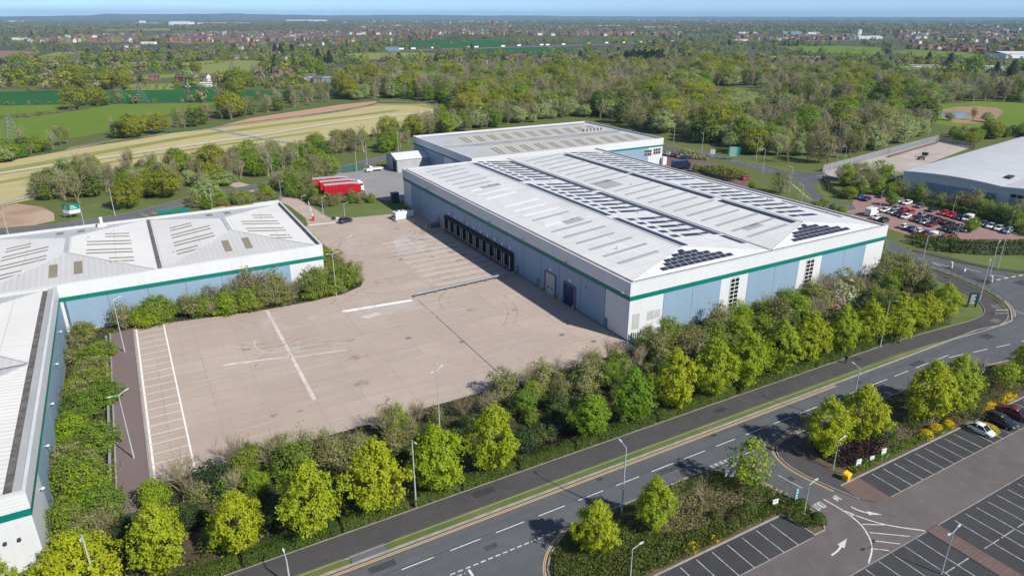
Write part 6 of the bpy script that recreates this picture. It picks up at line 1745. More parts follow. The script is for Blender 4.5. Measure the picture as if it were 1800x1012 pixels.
def cab(x, y, ang):
    t = thing('lorry_cab', 'white lorry cab with red trim coupled to the middle red trailer', 'lorry', (x, y, 0), ang)
    q = MB(); rings = []
    for xx, zb, zt, hw in ((0, .9, 3.55, 1.2), (.25, .6, 3.8, 1.24), (1.3, .5, 3.75, 1.25), (1.95, .5, 3.2, 1.24), (2.25, .5, 2.2, 1.22), (2.35, .5, 1.3, 1.2)):
        rings.append([(xx, -hw, zb), (xx, hw, zb), (xx, hw, zt - .25), (xx, hw * .88, zt), (xx, -hw * .88, zt), (xx, -hw, zt - .25)])
    q.loft(rings); q.box(-3.2, 0, -.5, .5, .75, 1.05); q.build('body', PAINT['white'], t)
    q = MB(); q.poly([(1.98, -1.08, 3.15), (2.27, -1.12, 2.25), (2.27, 1.12, 2.25), (1.98, 1.08, 3.15)]); q.v = [(a + .03, b2, c) for a, b2, c in q.v]
    for s in (-1, 1): q.poly([(1.0, s * 1.262, 2.15), (2.1, s * 1.245, 2.15), (1.85, s * 1.245, 2.95), (1.0, s * 1.262, 2.95)])
    q.build('window', K['glass'], t)
    q = MB(); q.box(2.2, 2.39, -1.21, 1.21, 1.0, 1.25); 
    for s in (-1, 1): q.poly([(.3, s * 1.262, 1.1), (2.3, s * 1.235, 1.1), (2.3, s * 1.235, 1.35), (.3, s * 1.262, 1.35)])
    q.build('trim', K['red_paint'], t)
    for xx in (1.3, -2.2):
        for s in (-1, 1):
            q = MB(); q.tube((xx, s * .9, .5), (xx, s * 1.22, .5), .5, .48, 16); wo_ = q.build('wheel', K['tyre'], t)
            q = MB(); q.tube((xx, s * 1.21, .5), (xx, s * 1.24, .5), .26, .26, 10); q.build('rim', K['rim'], wo_)
    for s in (-1, 1):
        q = MB(); q.box(2.3, 2.4, s * .85 - .2, s * .85 + .2, .75, .98); q.build('headlight', K['lens'], t)
cab(-7.8, 143.3, -.10)
def flatbed(x, y, ang):
    t = thing('flatbed_truck', 'white dropside flatbed truck parked in the grey yard below the gabled shed', 'truck', (x, y, .01), ang)
    q = MB(); rings = []
    for xx, zb, zt, hw in ((.9, .5, 2.1, .95), (1.1, .4, 2.25, .98), (1.9, .4, 2.2, .98), (2.5, .4, 1.5, .97), (3.2, .42, 1.2, .92), (3.4, .5, .9, .8)):
        rings.append([(xx, -hw, zb), (xx, hw, zb), (xx, hw, zt - .2), (xx, hw * .88, zt), (xx, -hw * .88, zt), (xx, -hw, zt - .2)])
    q.loft(rings); q.build('cab', PAINT['white'], t)
    q = MB(); q.box(-3.6, .7, -1.05, 1.05, .85, .95); q.box(-3.6, .7, -1.05, -1.0, .95, 1.35); q.box(-3.6, .7, 1.0, 1.05, .95, 1.35); q.box(-3.6, -3.55, -1.0, 1.0, .95, 1.35); q.box(.6, .7, -1.0, 1.0, .95, 1.9); q.build('load_bed', K['white'], t)
    q = MB(); q.box(-3.4, .4, -.9, .7, .96, 1.2); q.build('load', K['steel'], t)
    q = MB(); q.poly([(1.95, -.85, 2.15), (2.5, -.9, 1.55), (2.5, .9, 1.55), (1.95, .85, 2.15)]); q.v = [(a + .03, b2, c + .02) for a, b2, c in q.v]
    for s in (-1, 1): q.poly([(1.2, s * .992, 1.35), (2.4, s * .985, 1.35), (1.95, s * .97, 1.95), (1.2, s * .97, 2.0)])
    q.build('window', K['glass'], t)
    for xx in (2.5, -2.2):
        for s in (-1, 1):
            q = MB(); q.tube((xx, s * .78, .37), (xx, s * 1.0, .37), .37, .36, 14); wo_ = q.build('wheel', K['tyre'], t)
            q = MB(); q.tube((xx, s * .99, .37), (xx, s * 1.015, .37), .2, .2, 10); q.build('rim', K['rim'], wo_)
flatbed(8.4, 172.6, math.pi + .05)
def box_lorry(x, y, ang):
    t = thing('box_lorry', 'dark blue box body lorry parked behind the roof of the main warehouse', 'lorry', (x, y, 0), ang)
    q = MB(); q.box(-4.2, 2.4, -1.25, 1.25, 1.0, 3.8); q.build('box_body', PAINT['navy'], t)
    q = MB(); q.box(-4.0, 3.6, -.5, .5, .6, .98); q.build('chassis', K['dark'], t)
    q = MB(); q.loft([[(2.5, -1.15, .6), (2.5, 1.15, .6), (2.5, 1.15, 2.9), (2.5, -1.15, 2.9)], [(3.9, -1.15, .6), (3.9, 1.15, .6), (3.7, 1.1, 2.8), (3.7, -1.1, 2.8)]]); q.build('cab', PAINT['navy'], t)
    q = MB(); q.poly([(3.88, -1.0, 1.7), (3.88, 1.0, 1.7), (3.76, 1.0, 2.6), (3.76, -1.0, 2.6)]); q.build('window', K['glass'], t)
    for xx in (3.0, -2.6):
        for s in (-1, 1):
            q = MB(); q.tube((xx, s * .85, .5), (xx, s * 1.2, .5), .5, .48, 14); q.build('wheel', K['tyre'], t)
x, y = at(1197, 298); box_lorry(x, y, -.1)

# ------------------------------------------------------------------ yard furniture
def bollard(x, y, label, group):
    t = link('bollard', None, None, (x, y, 0)); 
    bpy.data.objects.remove(t)
    q = MB(); q.tube((0, 0, 0), (0, 0, 1.35), .14, .14, 10); q.tube((0, 0, 1.35), (0, 0, 1.45), .14, .05, 10)
    return tag(q.build('bollard', K['yellow'], None, (x, y, 0)), label, 'bollard', group)
for x, y, lab in ((-.9, 30.2, 'yellow bollard left of the pale grey roller door'), (-.95, 25.0, 'yellow bollard right of the pale grey roller door'), (-1.0, 22.3, 'yellow bollard left of the navy roller door'), (-.9, 17.2, 'yellow bollard right of the navy roller door'), (-5.2, 86.4, 'yellow bollard at the foot of the dock stairs, left of two'), (-4.7, 85.3, 'yellow bollard at the foot of the dock stairs, right of two')):
    bollard(x, y, lab, 'yellow bollards')
def crash_barrier(path, label, h=.75):
    t = thing('crash_barrier', label, 'crash barrier', (path[0][0], path[0][1], 0))
    ox, oy = path[0]; P_ = [(a - ox, b2 - oy) for a, b2 in path]
    q = MB(); raised(q, P_, .16, .16, h - .35, h); q.build('rail', K['steel'], t)
    tot = sum((Vector(b2) - Vector(a)).length for a, b2 in zip(P_[:-1], P_[1:])); n_ = int(tot / 2.4)
    q = MB()
    for (a, b2) in zip(P_[:-1], P_[1:]):
        m_ = max(1, int((Vector(b2) - Vector(a)).length / 2.4))
        for i in range(m_ + 1):
            p = Vector(a).lerp(Vector(b2), i / m_); q.box(p.x - .08, p.x + .08, p.y - .08, p.y + .08, 0, h - .36)
    q.build('post', K['steel_dark'], t)
crash_barrier([(-27.2, 40.6), (-1.0, 42.0)], 'long galvanised crash barrier across the yard beside the loading docks', 1.0)
crash_barrier([(-86.9, 50), (-86.9, 24), (-86.9, 0)], 'galvanised barrier along the edge of the gravel strip', .8)
crash_barrier([(-9.6, 98.8), (-9.8, 103.5), (-7.5, 105.8), (-2, 104)], 'low crash barrier around the white plant units', .7)
for x, y, sx, sy, h, lab in ((-7.6, 101.8, 3.4, 2.2, 2.5, 'larger white plant unit at the far end of the docks'), (-4.2, 103.0, 2.8, 2.1, 2.0, 'smaller white plant unit beside the blue wall')):
    t = thing('plant_unit', lab, 'plant unit', (x, y, 0), .1)
    q = MB(); q.loft([[(-sx/2, -sy/2, .15), (sx/2, -sy/2, .15), (sx/2, sy/2, .15), (-sx/2, sy/2, .15)], [(-sx/2, -sy/2, h), (sx/2, -sy/2, h), (sx/2, sy/2, h), (-sx/2, sy/2, h)]]); q.build('casing', K['white'], t)
    q = MB()
    for k in (-1, 1): q.tube((k * sx * .24, 0, h), (k * sx * .24, 0, h + .18), .5, .48, 14)
    q.build('fan', K['steel_dark'], t)
    q = MB(); q.box(-sx/2 - .02, -sx/2 - .004, -sy/2 + .2, sy/2 - .2, .6, h - .5); q.build('grille', K['steel'], t)
    q = MB(); q.box(-sx/2 - .1, sx/2 + .1, -sy/2 - .1, sy/2 + .1, 0, .14); q.build('base', K['dark'], t)
# gate barrier
x, y = at(551, 388)
t = thing('barrier_gate', 'raised red and white barrier arm on a red cabinet at the gate road', 'barrier', (x, y, 0))
q = MB(); q.box(-.3, .3, -.3, .3, 0, 1.3); q.box(-.36, .36, -.36, .36, 1.3, 1.42); q.build('cabinet', K['red_paint'], t)
q = MB(); q.tube((-.05, 0, 1.0), (-.9, .1, 6.2), .13, .09, 8); q.build('arm', K['white'], t)
q = MB()
for k in range(2):
    f0 = .3 + k * .4; a = Vector((-.05, 0, 1.0)).lerp(Vector((-.9, .1, 6.2)), f0); b2 = Vector((-.05, 0, 1.0)).lerp(Vector((-.9, .1, 6.2)), f0 + .05); q.tube(a, b2, .14, .125, 8)
q.build('arm_stripe', K['red_paint'], t)
x, y = at(587, 386); t = thing('rubbish_pile', 'white litter heap and dark box beside the gate road kerb', 'litter', (x, y, 0))
q = MB(); q.obox(0, 0, .3, .9, .7, 0, .9); q.build('box', K['dark'], t)
q = MB(); q.obox(.9, .2, .7, 1.0, .8, 0, .5); q.obox(1.4, -.3, .2, .7, .6, 0, .4); q.build('sacks', K['white'], t)
# dark utility cabinet at the back corner of the main warehouse
t = thing('green_shed', 'dark green metal store by the back corner of the main warehouse', 'store', (-1.7, 121.4, 0))
q = MB(); q.box(-1.1, 1.1, -1.1, 1.1, 0, 3.2); q.build('wall', K['green_frame'], t); q = MB(); q.box(-1.25, 1.25, -1.25, 1.25, 3.2, 3.35); q.build('roof', K['dark'], t); q = MB(); q.box(-1.14, -1.105, -.6, .6, .1, 2.4); q.build('door', K['green_mesh'], t)
# skips, tarps and bins behind the left warehouse
for px_, py_, w_, c_, lab in ((384, 367, 4.2, 'tan_tarp', 'tan covered skip behind the left warehouse, leftmost'), (402, 366, 5.2, 'tan_tarp', 'larger tan covered skip behind the left warehouse'), (430, 363, 5, 'tan_tarp', 'low tan stack behind the left warehouse, rightmost'), (468, 357, 8, 'white', 'long white covered trailer behind the left warehouse')):
    x, y = at(px_, py_, 3.0); y = max(y, 106.5)
    t = thing('skip', lab, 'skip', (x, y, 0), 0)
    q = MB(); q.loft([[(-w_/2 + .3, -1.1, 0), (w_/2 - .3, -1.1, 0), (w_/2 - .3, 1.1, 0), (-w_/2 + .3, 1.1, 0)], [(-w_/2, -1.3, 2.6), (w_/2, -1.3, 2.6), (w_/2, 1.3, 2.6), (-w_/2, 1.3, 2.6)]]); q.build('bin', K['steel_dark'], t)
    q = MB(); q.loft([[(-w_/2 - .05, -1.35, 2.4), (w_/2 + .05, -1.35, 2.4), (w_/2 + .05, 1.35, 2.4), (-w_/2 - .05, 1.35, 2.4)], [(-w_/2 + .1, -1.1, 3.3), (w_/2 - .1, -1.1, 3.4), (w_/2 - .1, 1.1, 3.3), (-w_/2 + .1, 1.1, 3.2)]]); q.build('cover', K[c_], t)
x, y = at(306, 372, 2.5); y = max(y, 105.0)
t = thing('cycle_shelter', 'pale green-topped shelter behind the left warehouse', 'shelter', (x, y, 0))
q = MB(); q.poly([(-4.5, -1.2, 2.6), (4.5, -1.2, 2.6), (4.5, 1.2, 3.0), (-4.5, 1.2, 3.0)]); q.poly([(-4.5, -1.2, 2.5), (4.5, -1.2, 2.5), (4.5, 1.2, 2.9), (-4.5, 1.2, 2.9)]); q.build('roof', K['green_sign'], t)
q = MB()
for k in range(4): q.tube((-4.5 + k * 3, 1, 0), (-9 + k * 3, 1, 2.9), .06, .06, 6)
q.build('post', K['steel'], t)

# ------------------------------------------------------------------ signs
x, y = at(125, 385)
t = thing('hoarding', 'teal and white V-shaped letting hoarding on posts at the left', 'hoarding', (x, y, 0), -.35)
for s in (-1, 1):
    ex, ey = s * 2.4, 1.5
    for z0, z1, m_, nm in ((1.6, 2.7, 'white', 'lower_panel'), (2.7, 4.4, 'green_sign', 'upper_panel')):
        q = MB(); q.poly([(0, 0, z0), (ex, ey, z0), (ex, ey, z1), (0, 0, z1)]); q.poly([(0, .08, z0), (ex, ey + .08, z0), (ex, ey + .08, z1), (0, .08, z1)][::-1]); q.build(nm, K[m_], t)
    q = MB()
    for k in range(3):   # unreadable pale lines of print
        a, b2 = .15 + .02 * k, .8 - .12 * k; q.poly([(ex * a, ey * a - .03, 3.1 + k * .4), (ex * b2, ey * b2 - .03, 3.1 + k * .4), (ex * b2, ey * b2 - .03, 3.25 + k * .4), (ex * a, ey * a - .03, 3.25 + k * .4)])
    q.build('print_line', K['white'], t)
q = MB()
for ex, ey in ((0, .04), (2.3, 1.5), (-2.3, 1.5)): q.tube((ex, ey + .06, 0), (ex, ey + .06, 4.3), .08, .08, 6)
q.build('post', K['steel_dark'], t)
def panel_sign(px_, py_, w_, z0, z1, face, ang, label, frame='steel', cat='sign', posts=2, prints=True, name='sign_board'):
    x, y = at(px_, py_); t = thing(name, label, cat, (x, y, 0), ang)
    q = MB(); q.box(-w_/2, w_/2, -.04, .04, z0, z1); q.build('panel', K[face], t)
    q = MB()
    for k in range(posts):
        xx = (-w_/2 + .1 + (w_ - .2) * k / max(1, posts - 1)) if posts > 1 else 0
        q.box(xx - .05, xx + .05, .041, .13, 0, z1)
    q.build('post', K[frame], t)
    if prints:
        q = MB(); n_ = max(2, int((z1 - z0) / .4))
        for k in range(n_): zz = z0 + (z1 - z0) * (k + .35) / n_; q.box(-w_ * .38, w_ * (.3 - .13 * (k % 2)), -.055, -.041, zz, zz + (z1 - z0) / n_ * .35)
        q.build('print_line', K['steel' if face == 'white' else 'white'], t)
    return t
t = panel_sign(1707, 540, 1.7, .8, 3.0, 'green_frame', -.5, 'dark green framed estate sign on the lawn beside the roundabout', 'green_frame', posts=2)
q = MB(); q.box(-1.0, -.86, -.08, .12, 0, 3.3); q.box(.86, 1.0, -.08, .12, 0, 3.3); q.box(-.86, .86, -.08, .12, 3.02, 3.3); q.build('sign_frame', K['green_frame'], t)
panel_sign(1289, 281, 5.0, 1.5, 5.6, 'green_sign', -.6, 'turquoise direction sign beside the back road', posts=2)
panel_sign(1252, 276, 2.0, 1.2, 3.4, 'white', -.7, 'small white sign on the verge of the back road', posts=1)
panel_sign(1507, 823, .9, .5, 1.5, 'white', -.1, 'white parking sign in the purple bed, nearest the grit bin', posts=1)
panel_sign(1531, 812, .8, .4, 1.0, 'white', -.1, 'white parking sign in the purple bed, lying lowest in the middle', posts=1)
panel_sign(1551, 804, .9, .5, 1.5, 'white', -.1, 'white parking sign in the purple bed, rightmost of three', posts=1)
panel_sign(1361, 893, .9, .4, 1.4, 'white', -.1, 'white parking sign in the ground cover of the planted island', posts=1)
panel_sign(1282, 842, 1.3, .5, 3.6, 'white', -.5, 'tall pale sign panel under the half-bare tree at the entrance', posts=2)
panel_sign(1398, 882, .9, .4, 2.2, 'green_sign', .2, 'narrow green sign at the kerb of the access road', posts=1)
x, y = at(1487, 843); t = thing('grit_bin', 'yellow grit bin beside the access road', 'grit bin', (x, y, .1), .2)
q = MB(); q.loft([[(-.5, -.36, 0), (.5, -.36, 0), (.5, .36, 0), (-.5, .36, 0)], [(-.58, -.42, .8), (.58, -.42, .8), (.58, .42, .95), (-.58, .42, .95)]]); q.build('tub', K['yellow'], t)
q = MB(); q.loft([[(-.62, -.46, .78), (.62, -.46, .78), (.62, .46, .94), (-.62, .46, .94)], [(-.5, -.34, 1.0), (.5, -.34, 1.0), (.5, .34, 1.14), (-.5, .34, 1.14)]]); q.build('lid', K['yellow'], t)
# keep-left bollards on traffic islands
isl = MB()
isl.prism([at(1667, 474), at(1676, 469), at(1700, 476), at(1742, 497), at(1738, 501), at(1700, 487)], 0, .13)
tag(isl.build('traffic_island', K['footway']), kind='structure')
for px_, py_, lab in ((1671, 472, 'lit white bollard on a yellow base at the tip of the traffic island'), (1741, 497, 'white and yellow keep-left bollard at the roundabout end of the traffic island')):
    x, y = at(px_, py_); t = thing('keep_left_bollard', lab, 'bollard', (x, y, .1), .3)
    q = MB(); q.box(-.45, .45, -.3, .3, 0, .35); q.build('base', K['yellow'], t)
    q = MB(); q.loft([[(-.4, -.25, .35), (.4, -.25, .35), (.4, .25, .35), (-.4, .25, .35)], [(-.34, -.2, 1.6), (.34, -.2, 1.6), (.34, .2, 1.6), (-.34, .2, 1.6)]]); q.build('shell', K['white'], t)
x, y = at(1691, 494); t = thing('road_sign', 'slim grey post with small round road sign by the guard railing', 'sign', (x, y, .1))
q = MB(); q.tube((0, 0, 0), (0, 0, 3.0), .05, .05, 6); q.build('post', K['steel'], t); q = MB(); q.tube((0, -.08, 2.7), (0, -.05, 2.7), .4, .4, 14); q.build('disc', K['lens'], t)
# guard railings
def railing(path, label, h=1.1, step=2.0, mat='steel', infill=.25, name='guard_rail', panel=None):
    ox, oy = path[0]; P_ = [(a - ox, b2 - oy) for a, b2 in path]
    t = thing(name, label, 'railing' if name != 'fence' else 'fence', (ox, oy, .1))
    r_ = MB(); p_ = MB(); i_ = MB()
    for a, b2 in zip(P_[:-1], P_[1:]):
        r_.tube((*a, h), (*b2, h), .045, .045, 6); r_.tube((*a, .2), (*b2, .2), .035, .035, 6)
        ln = (Vector(b2) - Vector(a)).length; m_ = max(1, round(ln / step))
        for k in range(m_ + 1):
            p = Vector(a).lerp(Vector(b2), k / m_); p_.tube((p.x, p.y, 0), (p.x, p.y, h + .05), .05, .05, 6)
        k_ = max(1, int(ln / infill))
        for k in range(k_):
            p = Vector(a).lerp(Vector(b2), k / k_); i_.tube((p.x, p.y, .2), (p.x, p.y, h), .014, .014, 3, caps=False)
    r_.build('rail', K[mat], t); p_.build('post', K[mat], t); i_.build('infill_bar', K[mat], t)
    return t
railing(smoothpath([(92.2, 3), (91.2, -5.5), (89.9, -12.5), (87.4, -19.5), (84.6, -23.6), (82.4, -25.6)], 2), 'grey pedestrian guard railing round the roundabout kerb')
railing([(74.6, -27.8), (77.2, -29.0)], 'short white pedestrian rail on the footway corner', 1.0)
# palisade and mesh fences
def palisade(path, h, label, mat, step=2.7, pale=.32, name='palisade_fence'):
    ox, oy = path[0]; P_ = [(a - ox, b2 - oy) for a, b2 in path]
    t = thing(name, label, 'fence', (ox, oy, 0)); a_ = MB(); b_ = MB(); c_ = MB()
    for a, b2 in zip(P_[:-1], P_[1:]):
        A_, B2 = Vector(a), Vector(b2); ln = (B2 - A_).length; n_ = max(1, int(ln / pale)); ang = math.atan2(B2.y - A_.y, B2.x - A_.x)
        for k in range(n_):
            p = A_.lerp(B2, (k + .5) / n_); a_.obox(p.x, p.y, ang, pale * .68, .02, .05, h)
        for z in (.4, h - .5): b_.tube((*a, z), (*b2, z), .04, .04, 4)
        m_ = max(1, round(ln / step))
        for k in range(m_ + 1):
            p = A_.lerp(B2, k / m_); c_.box(p.x - .05, p.x + .05, p.y - .05, p.y + .05, 0, h - .1)
    a_.build('pale', K[mat], t); b_.build('rail', K[mat], t); c_.build('post', K[mat], t)
palisade([at(1446, 303), at(1500, 289), at(1560, 272), at(1648, 248)], 3.0, 'long galvanised steel palisade fence along the far service yard', 'steel')
palisade([at(1652, 249), at(1712, 262)], 2.6, 'galvanised fence at the far end of the service yard', 'steel_dark')
palisade([(-3.2, 175.6), (5, 176.4)], 2.6, 'green mesh fence screening the compound by the estate road', 'green_mesh', pale=.24, name='mesh_fence')
palisade([(.4, -.5), (3.2, -2.4), (3.4, -4)], 2.0, 'dark green fence panel at the near corner of the main warehouse', 'green_mesh', name='mesh_fence')
q = MB(); raised(q, [at(1562, 277), at(1648, 252)], .2, .2, 0, 1.0); tag(q.build('retaining_wall', K['brownpave']), 'low brown retaining wall below the palisade fence', 'wall')
x, y = at(1622, 279); t = thing('flatbed_trailer', 'empty dark skeletal trailer standing in the far service yard', 'trailer', (x, y, 0), .35)
q = MB(); q.box(-5, 5, -.5, -.3, .9, 1.1); q.box(-5, 5, .3, .5, .9, 1.1); q.box(-4.8, -4.5, -1.2, 1.2, .95, 1.15); q.box(-.2, .2, -1.2, 1.2, .95, 1.15); q.box(4.5, 4.8, -1.2, 1.2, .95, 1.15); q.box(2.2, 4.4, -1.1, 1.1, 1.15, 2.2); q.build('frame', K['dark'], t)
for xx in (-3.6, -2.3):
    for s in (-1, 1): q = MB(); q.tube((xx, s * .85, .5), (xx, s * 1.15, .5), .5, .48, 12); q.build('wheel', K['tyre'], t)
x, y = at(1622, 287); 

# ------------------------------------------------------------------ a walker on the pavement
def walker(px_, py_, label, ang, H=1.75):
    x, y = at(px_, py_)
    t = thing('person', label, 'person', (x, y, .12), ang)
    def skin(name, V, E, Rr, mat, sub=1):
        me = bpy.data.meshes.new(name); me.from_pydata(V, E, []); o = link(name, me, t)
        sk_ = o.modifiers.new('skin', 'SKIN')
        for i, r_ in enumerate(Rr):
            d = me.skin_vertices[0].data[i] if me.skin_vertices else None
            if d: d.radius = (r_, r_)
        me.materials.append(mat)
        ss = o.modifiers.new('sub', 'SUBSURF'); ss.levels = sub; ss.render_levels = sub
        return o
    # body stands facing +x, mid-stride
    J = {'pel': (0, 0, .93), 'wai': (.01, 0, 1.08), 'che': (.03, 0, 1.30), 'nec': (.05, 0, 1.47), 'hea': (.08, 0, 1.62), 'cro': (.08, 0, 1.70),
         'lh': (0, .10, .90), 'lk': (.17, .10, .50), 'la': (.24, .10, .09), 'lt': (.38, .10, .04), 'rh': (0, -.10, .90), 'rk': (-.02, -.10, .48), 'ra': (-.28, -.10, .13), 'rt': (-.18, -.10, .04),
         'ls': (.02, .19, 1.40), 'le': (-.10, .25, 1.13), 'lw': (-.06, .25, .90), 'lf': (-.03, .25, .82), 'rs': (.02, -.19, 1.40), 're': (.10, -.25, 1.14), 'rw': (.24, -.24, .95), 'rf': (.29, -.23, .89)}
    names = list(J)
    ed_ = [('pel', 'wai'), ('wai', 'che'), ('che', 'nec'), ('nec', 'hea'), ('hea', 'cro'), ('pel', 'lh'), ('lh', 'lk'), ('lk', 'la'), ('la', 'lt'), ('pel', 'rh'), ('rh', 'rk'), ('rk', 'ra'), ('ra', 'rt'), ('che', 'ls'), ('ls', 'le'), ('le', 'lw'), ('lw', 'lf'), ('che', 'rs'), ('rs', 're'), ('re', 'rw'), ('rw', 'rf')]
    rr = {'pel': .15, 'wai': .14, 'che': .16, 'nec': .06, 'hea': .095, 'cro': .08, 'lh': .10, 'rh': .10, 'lk': .07, 'rk': .07, 'la': .05, 'ra': .05, 'lt': .045, 'rt': .045, 'ls': .075, 'rs': .075, 'le': .055, 're': .055, 'lw': .04, 'rw': .04, 'lf': .035, 'rf': .035}
    def make(name, keys, mat, grow_=1.0):
        V = [J[k] for k in keys]; E_2 = [(keys.index(a), keys.index(b2)) for a, b2 in ed_ if a in keys and b2 in keys]
        me = bpy.data.meshes.new(name); me.from_pydata(V, E_2, []); o = link(name, me, t)
        o.modifiers.new('skin', 'SKIN')
        if not me.skin_vertices:
            import bmesh
            bm = bmesh.new(); bm.from_mesh(me); bm.verts.layers.skin.verify(); bm.to_mesh(me); bm.free()
        for i, k in enumerate(keys):
            d = me.skin_vertices[0].data[i]; d.radius = (rr[k] * grow_, rr[k] * grow_)
            d.use_root = (i == 0)
        ss = o.modifiers.new('sub', 'SUBSURF'); ss.levels = 1; ss.render_levels = 1
        me.materials.append(mat)
        return o
    make('body', names, K['skin'])
    make('jacket', ['wai', 'pel', 'che', 'ls', 'le', 'lw', 'rs', 're', 'rw'], K['cloth_dark'], 1.14)
    make('trousers', ['pel', 'lh', 'lk', 'la', 'rh', 'rk', 'ra'], K['cloth_navy'], 1.12)
    q = MB(); q.loft([[(.08 + r_ * math.cos(a) * 1.05, r_ * math.sin(a), z) for a in [k * math.pi / 5 for k in range(10)]] for r_, z in ((.105, 1.62), (.11, 1.68), (.085, 1.735), (.03, 1.755))]); q.build('hair', K['hair'], t)
    for s in (-1, 1):
        c_ = (J['la'] if s > 0 else J['ra']); q = MB(); q.loft([[(c_[0] + a, c_[1] + b2, z) for a, b2 in ((-.09, -.05), (.19, -.045), (.19, .045), (-.09, .05))] for z in (c_[2] - .085, c_[2] + .01)]); q.build('shoe', K['black'], t)
    # hands with separate fingers
    for hk, wk in (('lf', 'lw'), ('rf', 'rw')):
        h_ = Vector(J[hk]); d = (h_ - Vector(J[wk])).normalized(); sd = Vector((0, 1, 0)); q = MB()
        for k in range(4):
            b0_ = h_ + d * .03 + d.cross(sd) * (k - 1.5) * .018
            q.tube(b0_, b0_ + d * (.05 + .012 * (1.5 - abs(k - 1.5))), .0085, .008, 5); q.tube(b0_ + d * .055, b0_ + d * .085 + sd * .012, .008, .006, 5)
        q.tube(h_ + d.cross(sd) * .03, h_ + d.cross(sd) * .055 + d * .04, .01, .008, 5); q.build('hand', K['skin'], t)
walker(1486, 639, 'person in dark clothes walking along the main-road pavement below the maples', 0.0)

# ------------------------------------------------------------------ fields beyond the estate
def field_mat(name, c, c2, c3):
    m, t = nt(name); b = NB(t); v = b.coords('P')
    k = b.mix(b.noise(v, .012, 6, .7, .35, .65), c, c2)
    k = b.mix(b.math('MULTIPLY', b.noise(b.coords('P', (.02, .25, 1)), 1, 4, .6, .4, .7), .4), k, c3)
    k = b.mix(b.math('MULTIPLY', b.noise(v, .12, 5, .7, .45, .7), .3), k, c3)
    b.out(k, .95, .1)
    return m
FM = {'crop': field_mat('green_crop', (.018, .095, .022), (.024, .115, .028), (.03, .10, .03)),
      'grass': field_mat('bright_pasture', (.115, .185, .02), (.15, .21, .03), (.09, .15, .022)),
      'pale': field_mat('pale_pasture', (.19, .225, .055), (.23, .245, .075), (.15, .19, .045)),
      'brown': field_mat('ploughed_field', (.22, .14, .095), (.25, .165, .115), (.19, .125, .085)),
      'dry': field_mat('dry_turf', (.44, .375, .19), (.36, .32, .145), (.5, .44, .25)),
      'turf': field_mat('mown_turf_strip', (.19, .215, .055), (.25, .25, .08), (.32, .3, .11)),
      'dirt': field_mat('bare_earth_bank', (.42, .265, .175), (.36, .22, .145), (.47, .33, .23))}
def field(px_pts, m_, z, name='field', label=None):
    return sheet(name, [at(*p) for p in px_pts], z, FM[m_])
field([(-60, 290), (0, 285), (120, 264), (290, 236), (375, 225), (520, 207), (600, 196), (660, 183), (745, 183), (795, 196), (800, 206), (760, 216), (690, 232), (640, 240), (560, 252), (480, 268), (420, 278), (300, 290), (180, 300), (100, 335), (58, 350), (0, 363), (-60, 372)], 'dry', .03, 'turf_track')
field([(110, 267), (180, 252), (290, 236), (300, 233), (200, 246), (120, 259)], 'dirt', .04, 'earth_bank')
field([(365, 227), (440, 217), (520, 207), (600, 195), (668, 183), (660, 178), (600, 184), (520, 196), (440, 208)], 'dirt', .04, 'earth_bank')
tb = MB()
def green_run(pts, w_): band(tb, smoothpath([at(*p) for p in pts], 2), w_, w_, .05)
green_run([(-40, 306), (60, 290), (200, 264), (330, 241), (470, 222), (600, 207), (700, 194)], 4.0); green_run([(-40, 328), (60, 310), (200, 284), (330, 264), (440, 248), (560, 232)], 2.4)
green_run([(640, 186), (700, 184), (745, 186), (780, 194)], 3.0)
tag(tb.build('turf_green_strip', FM['turf']), kind='structure')
field([(-60, 164), (100, 159), (250, 157), (400, 156), (520, 163), (540, 170), (430, 177), (300, 181), (200, 182), (100, 184), (-60, 186)], 'crop', .05)
field([(-60, 188), (60, 185), (120, 184), (116, 191), (60, 199), (-60, 208)], 'grass', .06)
field([(-60, 213), (60, 205), (150, 193), (200, 184), (300, 182), (380, 181), (360, 190), (300, 200), (230, 222), (150, 240), (60, 250), (-60, 262)], 'grass', .05)
field([(190, 134), (300, 131), (340, 118), (300, 112), (380, 106), (458, 107), (470, 112), (455, 122), (430, 128), (330, 135), (250, 140)], 'pale', .08)
field([(110, 117), (200, 111), (300, 108), (330, 111), (250, 117), (150, 122)], 'pale', .09)
field([(48, 105), (100, 92), (152, 94), (158, 97), (110, 106)], 'pale', .1)
field([(-60, 103), (0, 102), (52, 100), (62, 90), (-60, 89)], 'brown', .1)
field([(220, 150), (310, 147), (305, 158), (220, 159)], 'pale', .07)
field([(600, 96), (640, 93), (740, 93), (775, 97), (740, 103), (640, 106)], 'pale', .1)
field([(680, 75), (760, 69), (860, 71), (900, 74), (880, 82), (780, 84), (700, 81)], 'crop', .12)
field([(820, 90), (870, 84), (1000, 83), (1010, 90), (950, 95), (850, 95)], 'crop', .12)
field([(1360, 83), (1480, 81), (1545, 84), (1565, 92), (1550, 97), (1420, 93)], 'grass', .12)
field([(1568, 90), (1600, 88), (1690, 92), (1735, 99), (1720, 103), (1600, 99)], 'grass', .12)
field([(1340, 99), (1440, 99), (1450, 105), (1345, 105)], 'pale', .12)
field([(1253, 156), (1330, 156), (1322, 170), (1300, 182), (1252, 180)], 'grass', .05)
field([(1535, 168), (1585, 172), (1580, 188), (1530, 180)], 'grass', .05)
field([(1630, 186), (1740, 176), (1800, 182), (1850, 200), (1800, 222), (1700, 226), (1630, 216)], 'grass', .05)
field([(1760, 158), (1860, 156), (1860, 172), (1780, 168)], 'pale', .06)
field([(100, 71), (180, 70), (250, 73), (180, 76)], 'brown', .12); field([(265, 72), (360, 71), (420, 74), (330, 78)], 'brown', .12)
